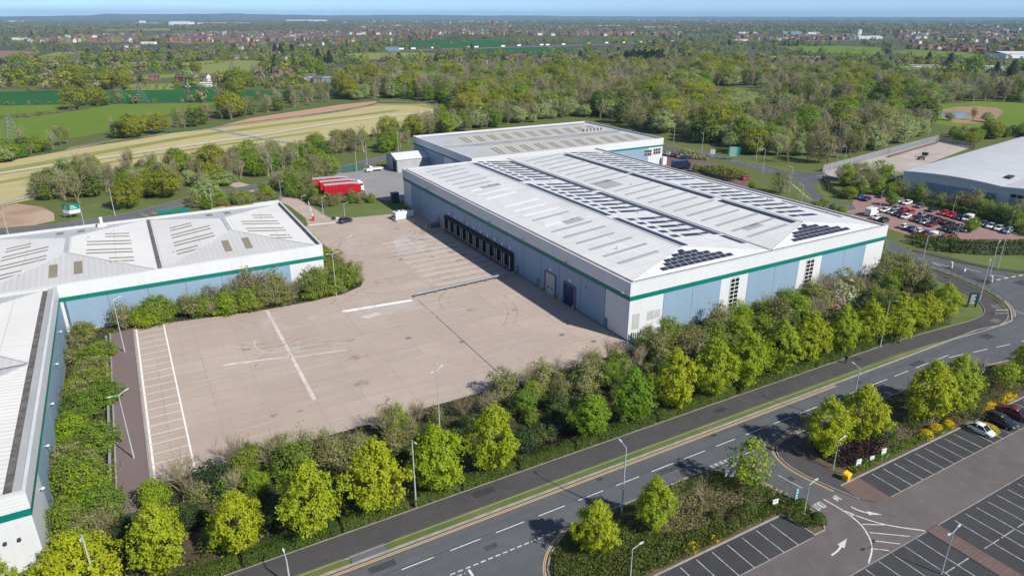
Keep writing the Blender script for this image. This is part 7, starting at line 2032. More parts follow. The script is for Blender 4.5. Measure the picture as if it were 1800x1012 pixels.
field([(1050, 40), (1120, 40), (1120, 43), (1050, 43)], 'pale', .3); field([(180, 52), (300, 50), (300, 54), (180, 55)], 'pale', .2)
sheet('reed_bed', [at(*p) for p in [(1654, 194), (1680, 188), (1720, 187), (1752, 190), (1764, 197), (1750, 210), (1715, 218), (1680, 216), (1655, 208)]], .08, K['reed'])
sheet('pond', [at(*p) for p in [(1655, 197), (1690, 197), (1707, 200), (1700, 207), (1672, 208), (1655, 205)]], .12, K['water'])
wl = []
# rails round the turf track
def turf_rail(pts, mat, label, h=1.2, w_=.12, step=9.0, shade=False):
    P_ = smoothpath([at(*p) for p in pts], 2); ox, oy = P_[0]; Q_ = [(a - ox, b2 - oy) for a, b2 in P_]
    t = thing('running_rail', label, 'rail', (ox, oy, 0)); q = MB(); raised(q, Q_, w_, w_, h - .25, h); q.build('rail', K[mat], t)
    q = MB(); acc = 0
    for a, b2 in zip(Q_[:-1], Q_[1:]):
        ln = (Vector(b2) - Vector(a)).length; m_ = max(1, int(ln / step))
        for k in range(m_):
            p = Vector(a).lerp(Vector(b2), k / m_); q.box(p.x - .07, p.x + .07, p.y - .07, p.y + .07, 0, h - .26)
    q.build('post', K[mat], t)
turf_rail([(-40, 315), (60, 299), (135, 288), (260, 269), (400, 249), (465, 240), (560, 223), (650, 210), (720, 203), (772, 196)], 'flash', 'long white running rail along the dry turf track', w_=.28)
turf_rail([(795, 197), (770, 190), (740, 184), (705, 181), (668, 180)], 'flash', 'white running rail curving round the far end of the turf track', w_=.25)
turf_rail([(-40, 293), (60, 275), (150, 259), (240, 246), (290, 237), (305, 232), (340, 231), (380, 226), (480, 213), (560, 203), (640, 190), (668, 182)], 'pipe_green', 'dark green rail along the earth bank of the turf track', w_=.4)
turf_rail([(372, 227), (405, 234), (440, 240), (480, 248), (512, 252)], 'steel', 'grey matting path crossing the turf track', h=.3, w_=1.2)
turf_rail([(-40, 370), (0, 362), (30, 355), (58, 348)], 'steel', 'low grey rail by the bare soil patch at the left edge')

# ------------------------------------------------------------------ houses
HM = {}
for nm, w_, r_ in (('red', (.25, .125, .09), (.12, .09, .08)), ('brown', (.22, .15, .115), (.105, .09, .085)), ('white', (.6, .59, .56), (.14, .115, .105)), ('tile', (.30, .16, .115), (.23, .105, .075)), ('slate', (.33, .25, .2), (.11, .115, .13))):
    HM[nm] = (M('house_wall_' + nm, w_, tuple(v * .8 for v in w_), .3, .9), M('house_roof_' + nm, r_, tuple(v * .75 for v in r_), .4, .8))
HOUSE = {}
def house_meshes(nm, var):
    lx, ly, h, rr = ((9, 7.5, 5.2, 3.0), (12.5, 8, 5.2, 3.2), (8, 8, 4.6, 3.2))[var]
    a = MB(); a.box(-lx/2, lx/2, -ly/2, ly/2, 0, h, 0, skip='b')
    a.poly([(-lx/2, -ly/2, h), (-lx/2, ly/2, h), (-lx/2, 0, h + rr * .95)]); a.poly([(lx/2, ly/2, h), (lx/2, -ly/2, h), (lx/2, 0, h + rr * .95)])
    if var == 1: a.box(-lx/2 + 1, -lx/2 + 4.2, -ly/2 - 1.2, -ly/2, 0, h * .92, 0)
    r_ = MB()
    for s in (-1, 1):
        r_.poly([(-lx/2 - .35, s * (ly/2 + .4), h - .25), (lx/2 + .35, s * (ly/2 + .4), h - .25), (lx/2 + .35, 0, h + rr), (-lx/2 - .35, 0, h + rr)])
    if var == 1: r_.poly([(-lx/2 + .8, -ly/2 - 1.5, h * .9), (-lx/2 + 4.4, -ly/2 - 1.5, h * .9), (-lx/2 + 2.6, -ly/2 + .5, h + rr * .7)])
    r_.box(lx * .3 - .4, lx * .3 + .4, -.4, .4, h + rr * .6, h + rr + 1.1)
    wn = MB()
    for s in (-1, 1):
        for zx in (1.0, 3.4):
            for k in range(3):
                cx = -lx/2 + lx * (k + .5) / 3; y0 = s * (ly/2 + .03)
                if var == 1 and s < 0 and k == 0: continue
                wn.poly([(cx - .75, y0, zx), (cx + .75, y0, zx), (cx + .75, y0, min(zx + 1.25, h - .2)), (cx - .75, y0, min(zx + 1.25, h - .2))])
    return a.mesh('wall', HM[nm][0]), r_.mesh('roof', HM[nm][1]), wn.mesh('window', K['glass'])
for nm in HM:
    for v_ in range(3): HOUSE[nm, v_] = house_meshes(nm, v_)
HDESC = {'red': 'red brick house with a brown roof', 'brown': 'brown brick house with a dark roof', 'white': 'white rendered house with a brown roof', 'tile': 'orange-red tiled brick house', 'slate': 'house with a slate grey roof'}
NH = 0
def house(x, y, nm, var, ang, where, sc=1.0, label=None):
    global NH; NH += 1
    a, r_, wn = HOUSE[nm, var]
    t = thing('house', label or (HDESC[nm] + ' ' + where), 'house', (x, y, 0), ang, None if label else HDESC[nm] + 's ' + where, (sc, sc, sc))
    link('wall', a, t); link('roof', r_, t)
    if dist(x, y) < 900: link('window', wn, t)
rg = random.Random(21)
# the nearest houses, one by one
near_h = [(272, 141, 'red', 1), (320, 143, 'red', 1), (338, 142, 'slate', 1), (362, 143, 'white', 0), (382, 142, 'brown', 1), (418, 105, 'slate', 1), (428, 104, 'white', 1), (462, 101, 'red', 1), (480, 100, 'brown', 0), (488, 98, 'white', 0), (500, 108, 'white', 0), (455, 134, 'red', 0), (487, 132, 'brown', 1), (508, 132, 'tile', 1), (560, 145, 'slate', 1), (545, 142, 'white', 1),
          (658, 118, 'tile', 1), (670, 120, 'red', 1), (680, 119, 'white', 0), (702, 120, 'red', 1), (712, 118, 'brown', 1), (740, 119, 'slate', 1), (748, 121, 'red', 1), (757, 117, 'slate', 1), (806, 111, 'white', 1), (842, 116, 'white', 1), (850, 114, 'slate', 1), (864, 117, 'brown', 0), (895, 108, 'tile', 1), (905, 104, 'tile', 1), (912, 101, 'tile', 0), (920, 103, 'red', 1), (905, 118, 'slate', 1), (915, 118, 'brown', 1), (940, 111, 'brown', 1), (956, 111, 'slate', 1), (968, 108, 'tile', 0), (988, 108, 'white', 1), (992, 119, 'slate', 1), (1000, 118, 'white', 0), (1030, 111, 'brown', 1), (1045, 111, 'slate', 0), (1064, 120, 'slate', 1),
          (1268, 120, 'white', 1), (1282, 118, 'white', 0), (1296, 116, 'brown', 1), (1304, 105, 'white', 1), (1338, 113, 'tile', 1), (1350, 112, 'brown', 1), (1346, 107, 'slate', 1), (1362, 114, 'red', 1), (1384, 115, 'red', 1), (1392, 112, 'slate', 1), (1402, 114, 'tile', 0), (1424, 115, 'slate', 1), (1438, 112, 'brown', 1), (1432, 122, 'white', 0), (1560, 117, 'white', 1), (1576, 116, 'slate', 0)]
for i, (px_, py_, nm, v_) in enumerate(near_h):
    x, y = at(px_, py_); where = 'in the hamlet beyond the left fields' if px_ < 600 else ('in the row beyond the wood, left of centre' if px_ < 800 else ('in the village beyond the middle of the wood' if px_ < 1200 else 'in the village beyond the right of the wood'))
    house(x, y, nm, v_, -TH + rg.choice((0, .5, 1.57, -.3)), where, rg.uniform(.72, .88))
# the suburbs
def suburb(poly, n, where, mix, seed, sc=(.75, .95)):
    rg = random.Random(seed); out = []; tries = 0
    ys = [p[1] for p in poly]; xs = [p[0] for p in poly]
    while len(out) < n and tries < n * 60:
        tries += 1
        p = (rg.uniform(min(xs), max(xs)), rg.uniform(min(ys), max(ys)))
        if not inpoly(p, poly): continue
        x, y = at(*p)
        if any((x - a) ** 2 + (y - b2) ** 2 < 130 for a, b2 in out): continue
        out.append((x, y)); nm = rg.choices(list(mix), list(mix.values()))[0]
        house(x, y, nm, rg.choice((0, 1, 1, 2)), -TH + rg.choice((0, 1.57, .4, -.6)), where, rg.uniform(*sc))
MIXH = {'brown': 4, 'red': 3, 'white': 2.2, 'slate': 1.5, 'tile': 1.2}
suburb([(395, 82), (440, 76), (520, 74), (600, 72), (600, 80), (520, 84), (450, 90), (400, 88)], 34, 'in the estate behind the left fields', MIXH, 1)
suburb([(175, 88), (245, 82), (240, 93), (180, 94)], 9, 'in the row behind the left pastures', {'brown': 3, 'slate': 2, 'white': 1}, 2)
suburb([(600, 70), (690, 63), (770, 64), (760, 72), (690, 74), (610, 76)], 46, 'in the suburb left of the green fields', MIXH, 3)
suburb([(1590, 84), (1640, 81), (1800, 87), (1820, 92), (1700, 92), (1600, 88)], 44, 'in the red-roofed estate at the right', {'tile': 4, 'red': 3, 'white': .7}, 4)
suburb([(330, 70), (420, 63), (600, 60), (600, 70), (500, 74), (400, 75), (340, 74)], 40, 'in the suburb along the left skyline', MIXH, 5, (.85, 1.1))
suburb([(600, 60), (640, 46), (860, 48), (1000, 54), (1130, 56), (1180, 64), (1040, 64), (880, 60), (760, 62)], 62, 'in the distant middle suburb', MIXH, 6, (1.0, 1.4))
print('houses', NH)
# many more beyond those, too many to count
far_h = []
hp = [bpy.data.objects[n_] for n_ in ()]
def far_roofs():
    rg = random.Random(77); q = MB()
    cols_ = 0
    regs = [([(600, 62), (640, 42), (900, 44), (1180, 50), (1200, 64), (1000, 64), (800, 62)], 900), ([(240, 72), (330, 60), (600, 56), (600, 72), (420, 76)], 450), ([(20, 72), (200, 62), (250, 64), (240, 74), (60, 76)], 110), ([(1280, 66), (1500, 64), (1500, 72), (1300, 72)], 130), ([(1560, 58), (1800, 50), (1800, 76), (1600, 78)], 160), ([(1120, 34), (1300, 33), (1300, 42), (1120, 42)], 140), ([(1300, 40), (1760, 44), (1760, 50), (1300, 48)], 160), ([(600, 38), (900, 36), (900, 42), (600, 43)], 160)]
    for poly, n_ in regs:
        xs = [p[0] for p in poly]; ys = [p[1] for p in poly]; k = 0
        while k < n_:
            p = (rg.uniform(min(xs), max(xs)), rg.uniform(min(ys), max(ys)))
            if not inpoly(p, poly): continue
            k += 1; x, y = at(*p); s = .8 + dist(x, y) / 7000
            m_ = rg.choices(range(5), (4, 2.5, 3, 1.2, 2))[0]; lx, ly, h = rg.uniform(8, 15) * s, rg.uniform(7, 9) * s, 5.5 * s ** .5
            an = -TH + rg.choice((0, 1.57, .5, -.5)); c, w_ = math.cos(an), math.sin(an)
            def W(a, b2, z): return (x + a * c - b2 * w_, y + a * w_ + b2 * c, z)
            P_ = [(-lx/2, -ly/2), (lx/2, -ly/2), (lx/2, ly/2), (-lx/2, ly/2)]
            for i in range(4):
                j = (i + 1) % 4; q.poly([W(*P_[i], 0), W(*P_[j], 0), W(*P_[j], h), W(*P_[i], h)], m_ * 2)
            e = h + 3 * s ** .5
            q.poly([W(-lx/2, -ly/2, h), W(lx/2, -ly/2, h), W(lx/2, 0, e), W(-lx/2, 0, e)], m_ * 2 + 1); q.poly([W(lx/2, ly/2, h), W(-lx/2, ly/2, h), W(-lx/2, 0, e), W(lx/2, 0, e)], m_ * 2 + 1)
            q.poly([W(-lx/2, -ly/2, h), W(-lx/2, 0, e), W(-lx/2, ly/2, h)], m_ * 2); q.poly([W(lx/2, ly/2, h), W(lx/2, 0, e), W(lx/2, -ly/2, h)], m_ * 2)
    mats = []
    for nm in HM: mats += list(HM[nm])
    tag(q.build('distant_town', mats), 'sea of distant house roofs across the plain', 'town', None, 'stuff')
far_roofs()
# big far buildings
def far_building(px_, py_, lx, ly, h, mat, label, ang=0.0, roof='roof_white', name='industrial_building', top=None):
    x, y = at(px_, py_); t = thing(name, label, 'building', (x, y, 0), -TH + ang)
    q = MB(); q.box(-lx/2, lx/2, -ly/2, ly/2, 0, h, 0, skip='b'); q.build('wall', K[mat] if isinstance(mat, str) else mat, t)
    q = MB(); q.poly([(-lx/2 - .5, -ly/2 - .5, h), (lx/2 + .5, -ly/2 - .5, h), (lx/2 + .5, 0, h + ly * .05), (-lx/2 - .5, 0, h + ly * .05)]); q.poly([(lx/2 + .5, ly/2 + .5, h), (-lx/2 - .5, ly/2 + .5, h), (-lx/2 - .5, 0, h + ly * .05), (lx/2 + .5, 0, h + ly * .05)]); q.build('roof', K[roof], t)
    if h < 40:
        q = MB()
        for k in range(5): q.box(-lx/2 + lx * (k + .3) / 5, -lx/2 + lx * (k + .6) / 5, -ly/2 - .12, -ly/2 - .01, 0, h * .45)
        q.build('doorway', K['slate_door'], t)
    return t
K['tower_red'] = M('red_brick_tower', (.36, .09, .07), (.3, .075, .06), .2, .8)
K['white_far'] = M('white_cladding_far', (.8, .82, .84), (.72, .74, .76), .02, .5)  # plain bright white sheet colour of the far buildings
t = far_building(865, 49, 15, 13, 36, 'tower_red', 'red brick tower block standing over the distant suburb', name='tower_block', roof='roof_grey')
q = MB()
for f in range(12):
    for k in range(3): q.box(-6 + k * 4.4, -3.4 + k * 4.4, -6.62, -6.52, 2 + f * 2.8, 3.4 + f * 2.8)
q.build('window', K['glass'], t)
t = far_building(1509, 67, 9, 9, 22, 'white_far', 'white slab tower beside a white factory at the right', name='tower_block')
q = MB()
for f in range(6): q.box(-3.4, 3.4, -4.62, -4.52, 2 + f * 3.4, 3 + f * 3.4)
q.build('window', K['flash'], t)
FB = [(1524, 69, 62, 40, 6, 'broad white factory at the foot of the white tower'), (1312, 62, 60, 40, 7, 'white-roofed works left of the retail sheds'), (1390, 61, 62, 34, 7, 'blue-grey shed among the works right of centre'), (1428, 61, 42, 34, 6, 'white shed right of the blue-grey one'), (1300, 73, 36, 20, 4, 'low white sheds along the far road'), (1672, 73, 38, 24, 5, 'white shed, left of a pair behind the right fields'), (1700, 73, 36, 24, 5, 'white shed, right of a pair behind the right fields'), (1795, 101, 80, 50, 6, 'pale warehouse roof at the far right edge'),
      (320, 45, 126, 90, 20, 'great white hangar on the left skyline'), (258, 43, 190, 60, 7, 'long low white works left of the great hangar'), (251, 42.6, 34, 30, 22, 'white stepped block on the works left of the great hangar'), (395, 43, 380, 80, 7, 'long low white sheds right of the great hangar'), (540, 38, 430, 100, 12, 'long white shed on the left-centre skyline'), (30, 39, 150, 70, 8, 'white shed at the far left skyline'), (1160, 51, 150, 50, 7, 'long cream shed behind the distant suburb'), (1060, 48, 190, 50, 7, 'long blue-grey shed in the distant suburb'), (740, 32.5, 420, 120, 14, 'pale sheds on the centre skyline')]
for i, (px_, py_, lx, ly, h, lab) in enumerate(FB): far_building(px_, py_, lx, ly, h, 'white_far' if i not in (2, 15) else 'clad_blue', lab, roof='roof_white' if i not in (2,) else 'roof_grey')
for i, (px_, py_, lx, h, m_, lab) in enumerate([(1597, 126, 26, 5, 'white', 'long pale nursery shed at the edge of the wood'), (1620, 123, 32, 5, 'flash', 'grey-roofed workshop behind the nursery shed'), (1645, 127, 22, 5, 'white', 'white-roofed shed with dark gables by the wood edge'), (1740, 123, 26, 4, 'white', 'long low white shed by the bright green trees'), (575, 144, 34, 4, 'clad_blue', 'long blue-grey roofed shed in the hamlet'), (355, 152, 24, 3, 'white', 'row of white greenhouses by the crop field'), (1345, 124, 24, 3, 'white', 'pale low shed below the right-hand village'), (1370, 126, 20, 3, 'white', 'row of pale yard sheds below the right-hand village'), (262, 78, 30, 5, 'white', 'white farm sheds behind the ploughed field'), (35, 71, 34, 6, 'white', 'white house group at the left edge'), (690, 91, 22, 7, 'clad_blue', 'blue shed in the pale field')]):
    far_building(px_, py_, lx, 12, h, m_, lab, roof='roof_white' if m_ == 'white' else 'roof_grey', name='shed')
# motorway across the plain with its traffic
mw = smoothpath([at(680, 90), at(830, 86), at(960, 82), at(1080, 78), at(1180, 75), at(1400, 72), at(1800, 71)], 2)
q = MB(); raised(q, mw, 9, 9, 0, 1.0); tag(q.build('motorway', K['road_pale']), kind='structure')
rg = random.Random(9)
def seg_pt(path, f):
    i = min(int(f * (len(path) - 1)), len(path) - 2); u_ = f * (len(path) - 1) - i
    a, b2 = Vector(path[i]), Vector(path[i + 1]); return a.lerp(b2, u_), math.atan2((b2 - a).y, (b2 - a).x)
lor = None
for i in range(17):
    f = .03 + i * .037 + rg.uniform(-.018, .018); p, an = seg_pt(mw, f)
    if lor is None:
        lor = thing('lorry', 'white lorry on the distant motorway', 'lorry', (p.x, p.y, 1.0), an, 'lorries on the distant motorway')
        q = MB(); q.box(-4, 5, -1.25, 1.25, 1.1, 3.7); q.build('box_body', K['white'], lor)
        q = MB(); q.loft([[(5.3, -1.2, .5), (5.3, 1.2, .5), (5.3, 1.2, 3.4), (5.3, -1.2, 3.4)], [(7.4, -1.2, .5), (7.4, 1.2, .5), (7.2, 1.15, 3.0), (7.2, -1.15, 3.0)]]); q.box(-3.8, 6.5, -1.1, 1.1, .4, 1.08); q.build('cab', K['dark'], lor)
    else: copy_thing(lor, (p.x, p.y + rg.choice((-4, 4)), 1.0), an)
# pylons
def pylon(px_, py_, ty, label):
    x, y = at(px_, py_); h = rise((px_, py_), ty); t = thing('pylon', label, 'pylon', (x, y, 0), .4)
    q = MB(); r_ = max(.06, dist(x, y) * .00010)
    def corner(z, i):
        w_ = 3.6 * (1 - z / h * .86) if z < h * .98 else .3
        return ((w_ if i in (0, 3) else -w_), (w_ if i < 2 else -w_), z)
    lv = [0, h * .2, h * .38, h * .52, h * .64, h * .74, h * .83, h * .91, h]
    for i in range(4):
        for a, b2 in zip(lv[:-1], lv[1:]):
            q.tube(corner(a, i), corner(b2, i), r_ * 1.3, r_ * 1.3, 4, caps=False); q.tube(corner(a, i), corner(b2, (i + 1) % 4), r_, r_, 3, caps=False); q.tube(corner(a, (i + 1) % 4), corner(b2, i), r_, r_, 3, caps=False)
    q.build('tower', K['steel_dark'], t)
    for z in (.62, .76, .9):
        q = MB()
        for s in (-1, 1):
            for o in (0, h * .02): q.tube((0, 0, h * z + o), (s * h * .15, 0, h * z), r_, r_ * .7, 3)
        q.build('cross_arm', K['steel_dark'], t)
for px_, py_, ty, lab in ((140, 124, 84, 'lattice pylon rising from the left pastures'), (25, 250, 203, 'lattice pylon at the left edge among the field hedges'), (249, 180, 148, 'small lattice pylon in the green crop field'), (410, 132, 108, 'faint pylon beyond the pale pasture'), (102, 43, 34, 'far pylon against the left skyline'), (763, 86, 75, 'thin mast in the far green field')): pylon(px_, py_, ty, lab)
x, y = at(398, 208); t = thing('field_shelter', 'dark blue shelter under the oak beside the turf track', 'shelter', (x, y, 0), 0)
q = MB(); q.box(-3, 3, -2, 2, 0, 3.0); q.build('wall', PAINT['navy'], t); q = MB(); q.box(-3.3, 3.3, -2.3, 2.3, 3.0, 3.2); q.build('roof', K['dark'], t)

# ------------------------------------------------------------------ trees of the middle distance
NT = 0
def tree_px(px_, py_, kind, name, h, label, wide=1.0):
    global NT; NT += 1
    x, y = at(px_, py_); return plant(kind, name, x, y, h, label, 'tree', None, wide=wide)
SOLO = [(132, 192, 'oak', 16, 'largest olive oak of the group in the middle of the left fields'), (165, 186, 'oak', 14, 'olive oak right of the largest in the left field group'), (178, 186, 'oak', 12, 'smaller olive oak at the right of the left field group'), (188, 157, 'oak', 15, 'round bright oak on the near edge of the crop field'), (217, 157, 'oak', 16, 'olive oak next to the round bright one above the crop field'), (145, 156, 'oak', 15, 'olive oak left of the round bright one above the crop field'), (184, 146, 'leafy', 15, 'bright green round tree behind the two oaks'), (143, 141, 'oak', 14, 'yellow-green tree at the foot of the tall pylon'),
        (208, 181, 'brown_wood', 11, 'brownish tree at the lower edge of the crop field'), (385, 178, 'bare_wood', 13, 'leafless round tree on the lower edge of the crop field'), (332, 180, 'bare_wood', 10, 'thin leafless tree in the crop field'), (418, 172, 'oak', 15, 'round olive tree on the right part of the crop field'), (418, 152, 'leafy', 17, 'bright green broad tree behind the crop field'), (405, 150, 'leafy', 13, 'green tree at the left of the bright broad one'), (435, 152, 'oak', 12, 'olive tree at the right of the bright broad one'), (346, 130, 'oak', 13, 'round tree alone on the pale pasture'), (466, 128, 'oak', 13, 'olive tree at the right edge of the pale pasture'),
        (408, 208, 'oak', 17, 'bright olive oak beside the turf track and the blue shelter'), (240, 243, 'oak', 13, 'broad olive oak at the bend of the earth bank'), (282, 235, 'oak', 11, 'olive tree next to the broad oak at the earth bank'), (20, 282, 'leafy', 9, 'bright green bush tree at the left end of the turf track'), (372, 304, 'oak', 12, 'spreading olive oak on the near side of the turf track'), (225, 366, 'oak', 9.5, 'yellow-olive round tree behind the left warehouse'), (366, 358, 'willow', 8.5, 'pale grey-green round tree behind the left warehouse'), (460, 310, 'leafy', 6.5, 'small bright green tree beside the estate road lamp'),
        (545, 128, 'leafy', 18, 'brilliant yellow-green tree in the hamlet, left'), (565, 134, 'leafy', 15, 'brilliant yellow-green tree in the hamlet, right'), (985, 136, 'leafy', 20, 'bright green domed tree standing above the wood'), (710, 170, 'oak', 17, 'large olive-yellow tree at the left end of the wood'), (700, 172, 'leafy', 13, 'green tree beside the large olive-yellow one at the wood end'), (1243, 118, 'leafy', 18, 'bright green round tree left of the white houses'), (1497, 178, 'oak', 15, 'round bright tree in the middle of the right wood'), (1435, 175, 'willow', 12, 'pale round willow in the right wood clearing'), (1710, 130, 'leafy', 20, 'yellow-green tree above the dark hedge at the right'), (1742, 244, 'oak', 10, 'olive spreading tree behind the curved-roof warehouse'), (1610, 215, 'leafy', 15, 'tall bright green tree left of the pond'), (1640, 214, 'birch', 13, 'tall brown-grey tree beside the pond'), (1710, 212, 'birch', 8, 'small birch on the pond bank'), (1670, 212, 'willow', 5, 'low willow bush in front of the pond'), (1735, 215, 'willow', 6, 'low willow bush at the right of the reeds'),
        (40, 250, 'bare_wood', 9, 'leafless tree by the near-left pylon'), (640, 268, 'bare_wood', 13, 'spreading grey bare tree by the turf track corner'), (675, 262, 'leafy', 8, 'fresh green bush tree left of the gabled shed'), (690, 258, 'leafy', 9, 'second fresh green bush tree left of the gabled shed'), (1372, 340, 'brown_wood', 9, 'brown-olive tree by the back road bend near the main roof'), (1321, 333, 'leafy', 3.0, 'small young tree beside the lone red hatchback'), (1222, 302, 'leafy', 3.2, 'small young tree on the paved drive behind the main roof'), (1493, 350, 'oak', 4.5, 'bushy yellow-green tree at the entrance of the red car park'), (1566, 362, 'leafy', 4.6, 'young tree at the top of the parked double row'), (1705, 408, 'leafy', 4.6, 'young yellow-green tree at the end of the double row'),
        (85, 350, 'bare_wood', 9, 'leafless thicket tree beside the soil patch'), (140, 358, 'bare_wood', 11, 'largest leafless tree behind the teal hoarding'), (115, 352, 'birch', 11, 'pale-stemmed leafless tree left of the hoarding'), (165, 345, 'green_wood', 8, 'dark green tree behind the leafless thicket')]
for px_, py_, k_, h, lab in SOLO: tree_px(px_, py_, k_, {'bare_wood': 'bare_tree', 'birch': 'birch_tree', 'conifer': 'conifer_tree', 'oak': 'oak_tree', 'willow': 'willow_tree'}.get(k_, 'tree'), h, lab)
CONS = [(484, 96, 'first dark conifer by the slate-roofed house'), (494, 96, 'second dark conifer by the slate-roofed house'), (514, 97, 'broad dark conifer right of the slate-roofed house'), (560, 108, 'dark conifer in the hamlet trees'), (580, 112, 'dark conifer at the right of the hamlet'), (1630, 116, 'tall dark conifer behind the nursery sheds'), (1668, 118, 'dark conifer right of the nursery sheds'), (1748, 140, 'pointed dark conifer in the right hedge'), (1776, 138, 'tallest pointed dark conifer at the far right')]
for px_, py_, lab in CONS: tree_px(px_, py_, 'conifer', 'conifer_tree', 17, lab, 1.2)
for i in range(14): tree_px(1098 + i * 5 + rnd.uniform(-1, 1), 108 + rnd.uniform(0, 7) + (6 if i < 2 else 0), 'conifer', 'conifer_tree', 17, 'dark conifer in the black-green block beyond the wood', 1.3)['group'] = 'dark conifers in the black-green block'
WOODKIND = {'oak': ('oak_tree', 'olive-yellow oak'), 'willow': ('willow_tree', 'grey-green willow'), 'leafy': ('leafy_tree', 'fresh green tree'), 'brown_wood': ('budding_tree', 'brown budding tree'), 'green_wood': ('leafy_tree', 'dark green tree'), 'birch': ('birch_tree', 'pale bare birch'), 'bare_wood': ('bare_tree', 'grey leafless tree')}
WHT = {'oak': (11, 15), 'willow': (7, 10), 'leafy': (9, 13), 'brown_wood': (9, 13), 'green_wood': (8, 12), 'birch': (10, 14), 'bare_wood': (9, 13)}
cand = []
def woodland(poly, sp, mix, where, seed, hs=1.0):
    """trees on a jittered grid; the kind follows slow patches"""
    W = [at(*p) for p in poly]; rg = random.Random(seed)
    xs = [p[0] for p in W]; ys = [p[1] for p in W]; ks = list(mix); y = min(ys); r_ = 0
    while y < max(ys):
        x = min(xs) + (sp / 2 if r_ % 2 else 0)
        while x < max(xs):
            p = (x + rg.uniform(-.45, .45) * sp, y + rg.uniform(-.45, .45) * sp)
            if inpoly(p, W):
                n_ = [mix[k] * (1 + 5.5 * max(0, math.sin(p[0] * .031 + i * 2.1 + seed) * math.sin(p[1] * .034 + i * 1.3))) for i, k in enumerate(ks)]
                k_ = rg.choices(ks, n_)[0]; h = rg.uniform(*WHT[k_]) * hs * rg.choice((.75, .9, 1, 1, 1.15))
                cand.append((dist(*p), p[0], p[1], k_, h, where))
            x += sp
        y += sp * .87; r_ += 1
MIXW = {'willow': 3.6, 'oak': 1.2, 'leafy': 2.6, 'brown_wood': 2.2, 'green_wood': 1.5, 'birch': 4.4, 'bare_wood': 4.2}
woodland([(600, 150), (650, 134), (760, 128), (900, 130), (1060, 126), (1200, 122), (1400, 128), (1530, 134), (1640, 144), (1760, 160), (1800, 164), (1840, 180), (1770, 180), (1640, 184), (1590, 190), (1530, 168), (1500, 184), (1340, 186), (1335, 152), (1250, 152), (1245, 184), (1320, 192), (1450, 196), (1600, 206), (1625, 222), (1625, 236), (1560, 262), (1500, 280), (1452, 292), (1400, 290), (1340, 276), (1280, 262), (1220, 248), (1180, 240), (1030, 206), (930, 212), (820, 222), (790, 206), (795, 190), (740, 176), (680, 172), (640, 176), (600, 180)], 8.8, MIXW, 'in the wood beyond the warehouses', 31, 1.12)
woodland([(1660, 238), (1690, 236), (1800, 232), (1860, 238), (1860, 246), (1760, 242), (1710, 256), (1660, 248)], 6.5, {'green_wood': 3, 'leafy': 2, 'oak': 1.5, 'willow': 1, 'birch': 1}, 'behind the curved-roof warehouse', 32, .5)
woodland([(790, 208), (830, 214), (930, 208), (1000, 204), (900, 222), (780, 238), (730, 238), (735, 225)], 7.5, {'birch': 3, 'bare_wood': 3, 'brown_wood': 2, 'leafy': 1, 'willow': 1}, 'just behind the grey-roofed warehouse', 33, .9)
woodland([(62, 272), (110, 262), (160, 250), (290, 232), (360, 222), (440, 205), (520, 192), (600, 178), (600, 166), (540, 172), (420, 190), (330, 212), (240, 232), (150, 246), (60, 262)], 11, {'birch': 6, 'bare_wood': 4, 'brown_wood': 1.5, 'oak': .4, 'green_wood': 1}, 'along the earth bank of the turf track', 34, .85)
woodland([(-10, 292), (60, 276), (100, 262), (60, 262), (-10, 276)], 6, {'green_wood': 3, 'leafy': 2, 'bare_wood': 1}, 'at the left end of the turf track', 35, .55)
woodland([(110, 300), (180, 302), (300, 292), (420, 280), (480, 270), (560, 256), (640, 246), (640, 262), (590, 290), (560, 300), (470, 312), (380, 332), (300, 346), (230, 352), (180, 346), (70, 352), (60, 344)], 6.6, {'birch': 3.5, 'bare_wood': 5, 'willow': 2, 'brown_wood': 1.4, 'oak': .5, 'leafy': 1.0, 'green_wood': .8}, 'between the turf track and the estate road', 36, .68)
woodland([(650, 240), (700, 232), (728, 232), (726, 250), (700, 266), (660, 272)], 6.5, {'birch': 2, 'leafy': 2, 'bare_wood': 2}, 'left of the gabled shed', 37, .6)
woodland([(1410, 368), (1440, 352), (1490, 370), (1500, 384), (1470, 384)], 6, {'oak': 1, 'leafy': 1}, 'on the lawn beside the back road', 38, .3)
cand.sort()
ind = cand[:max(0, 296 - NT)]; rest = cand[max(0, 296 - NT):]
for d, x, y, k_, h, where in ind:
    nm, ds = WOODKIND[k_]
    plant(k_, nm, x, y, h, '%s %s' % (ds, where), 'tree', '%ss %s' % (ds, where), wide=rnd.uniform(.85, 1.15))
print('woodland', len(cand), 'single trees', NT + len(ind))
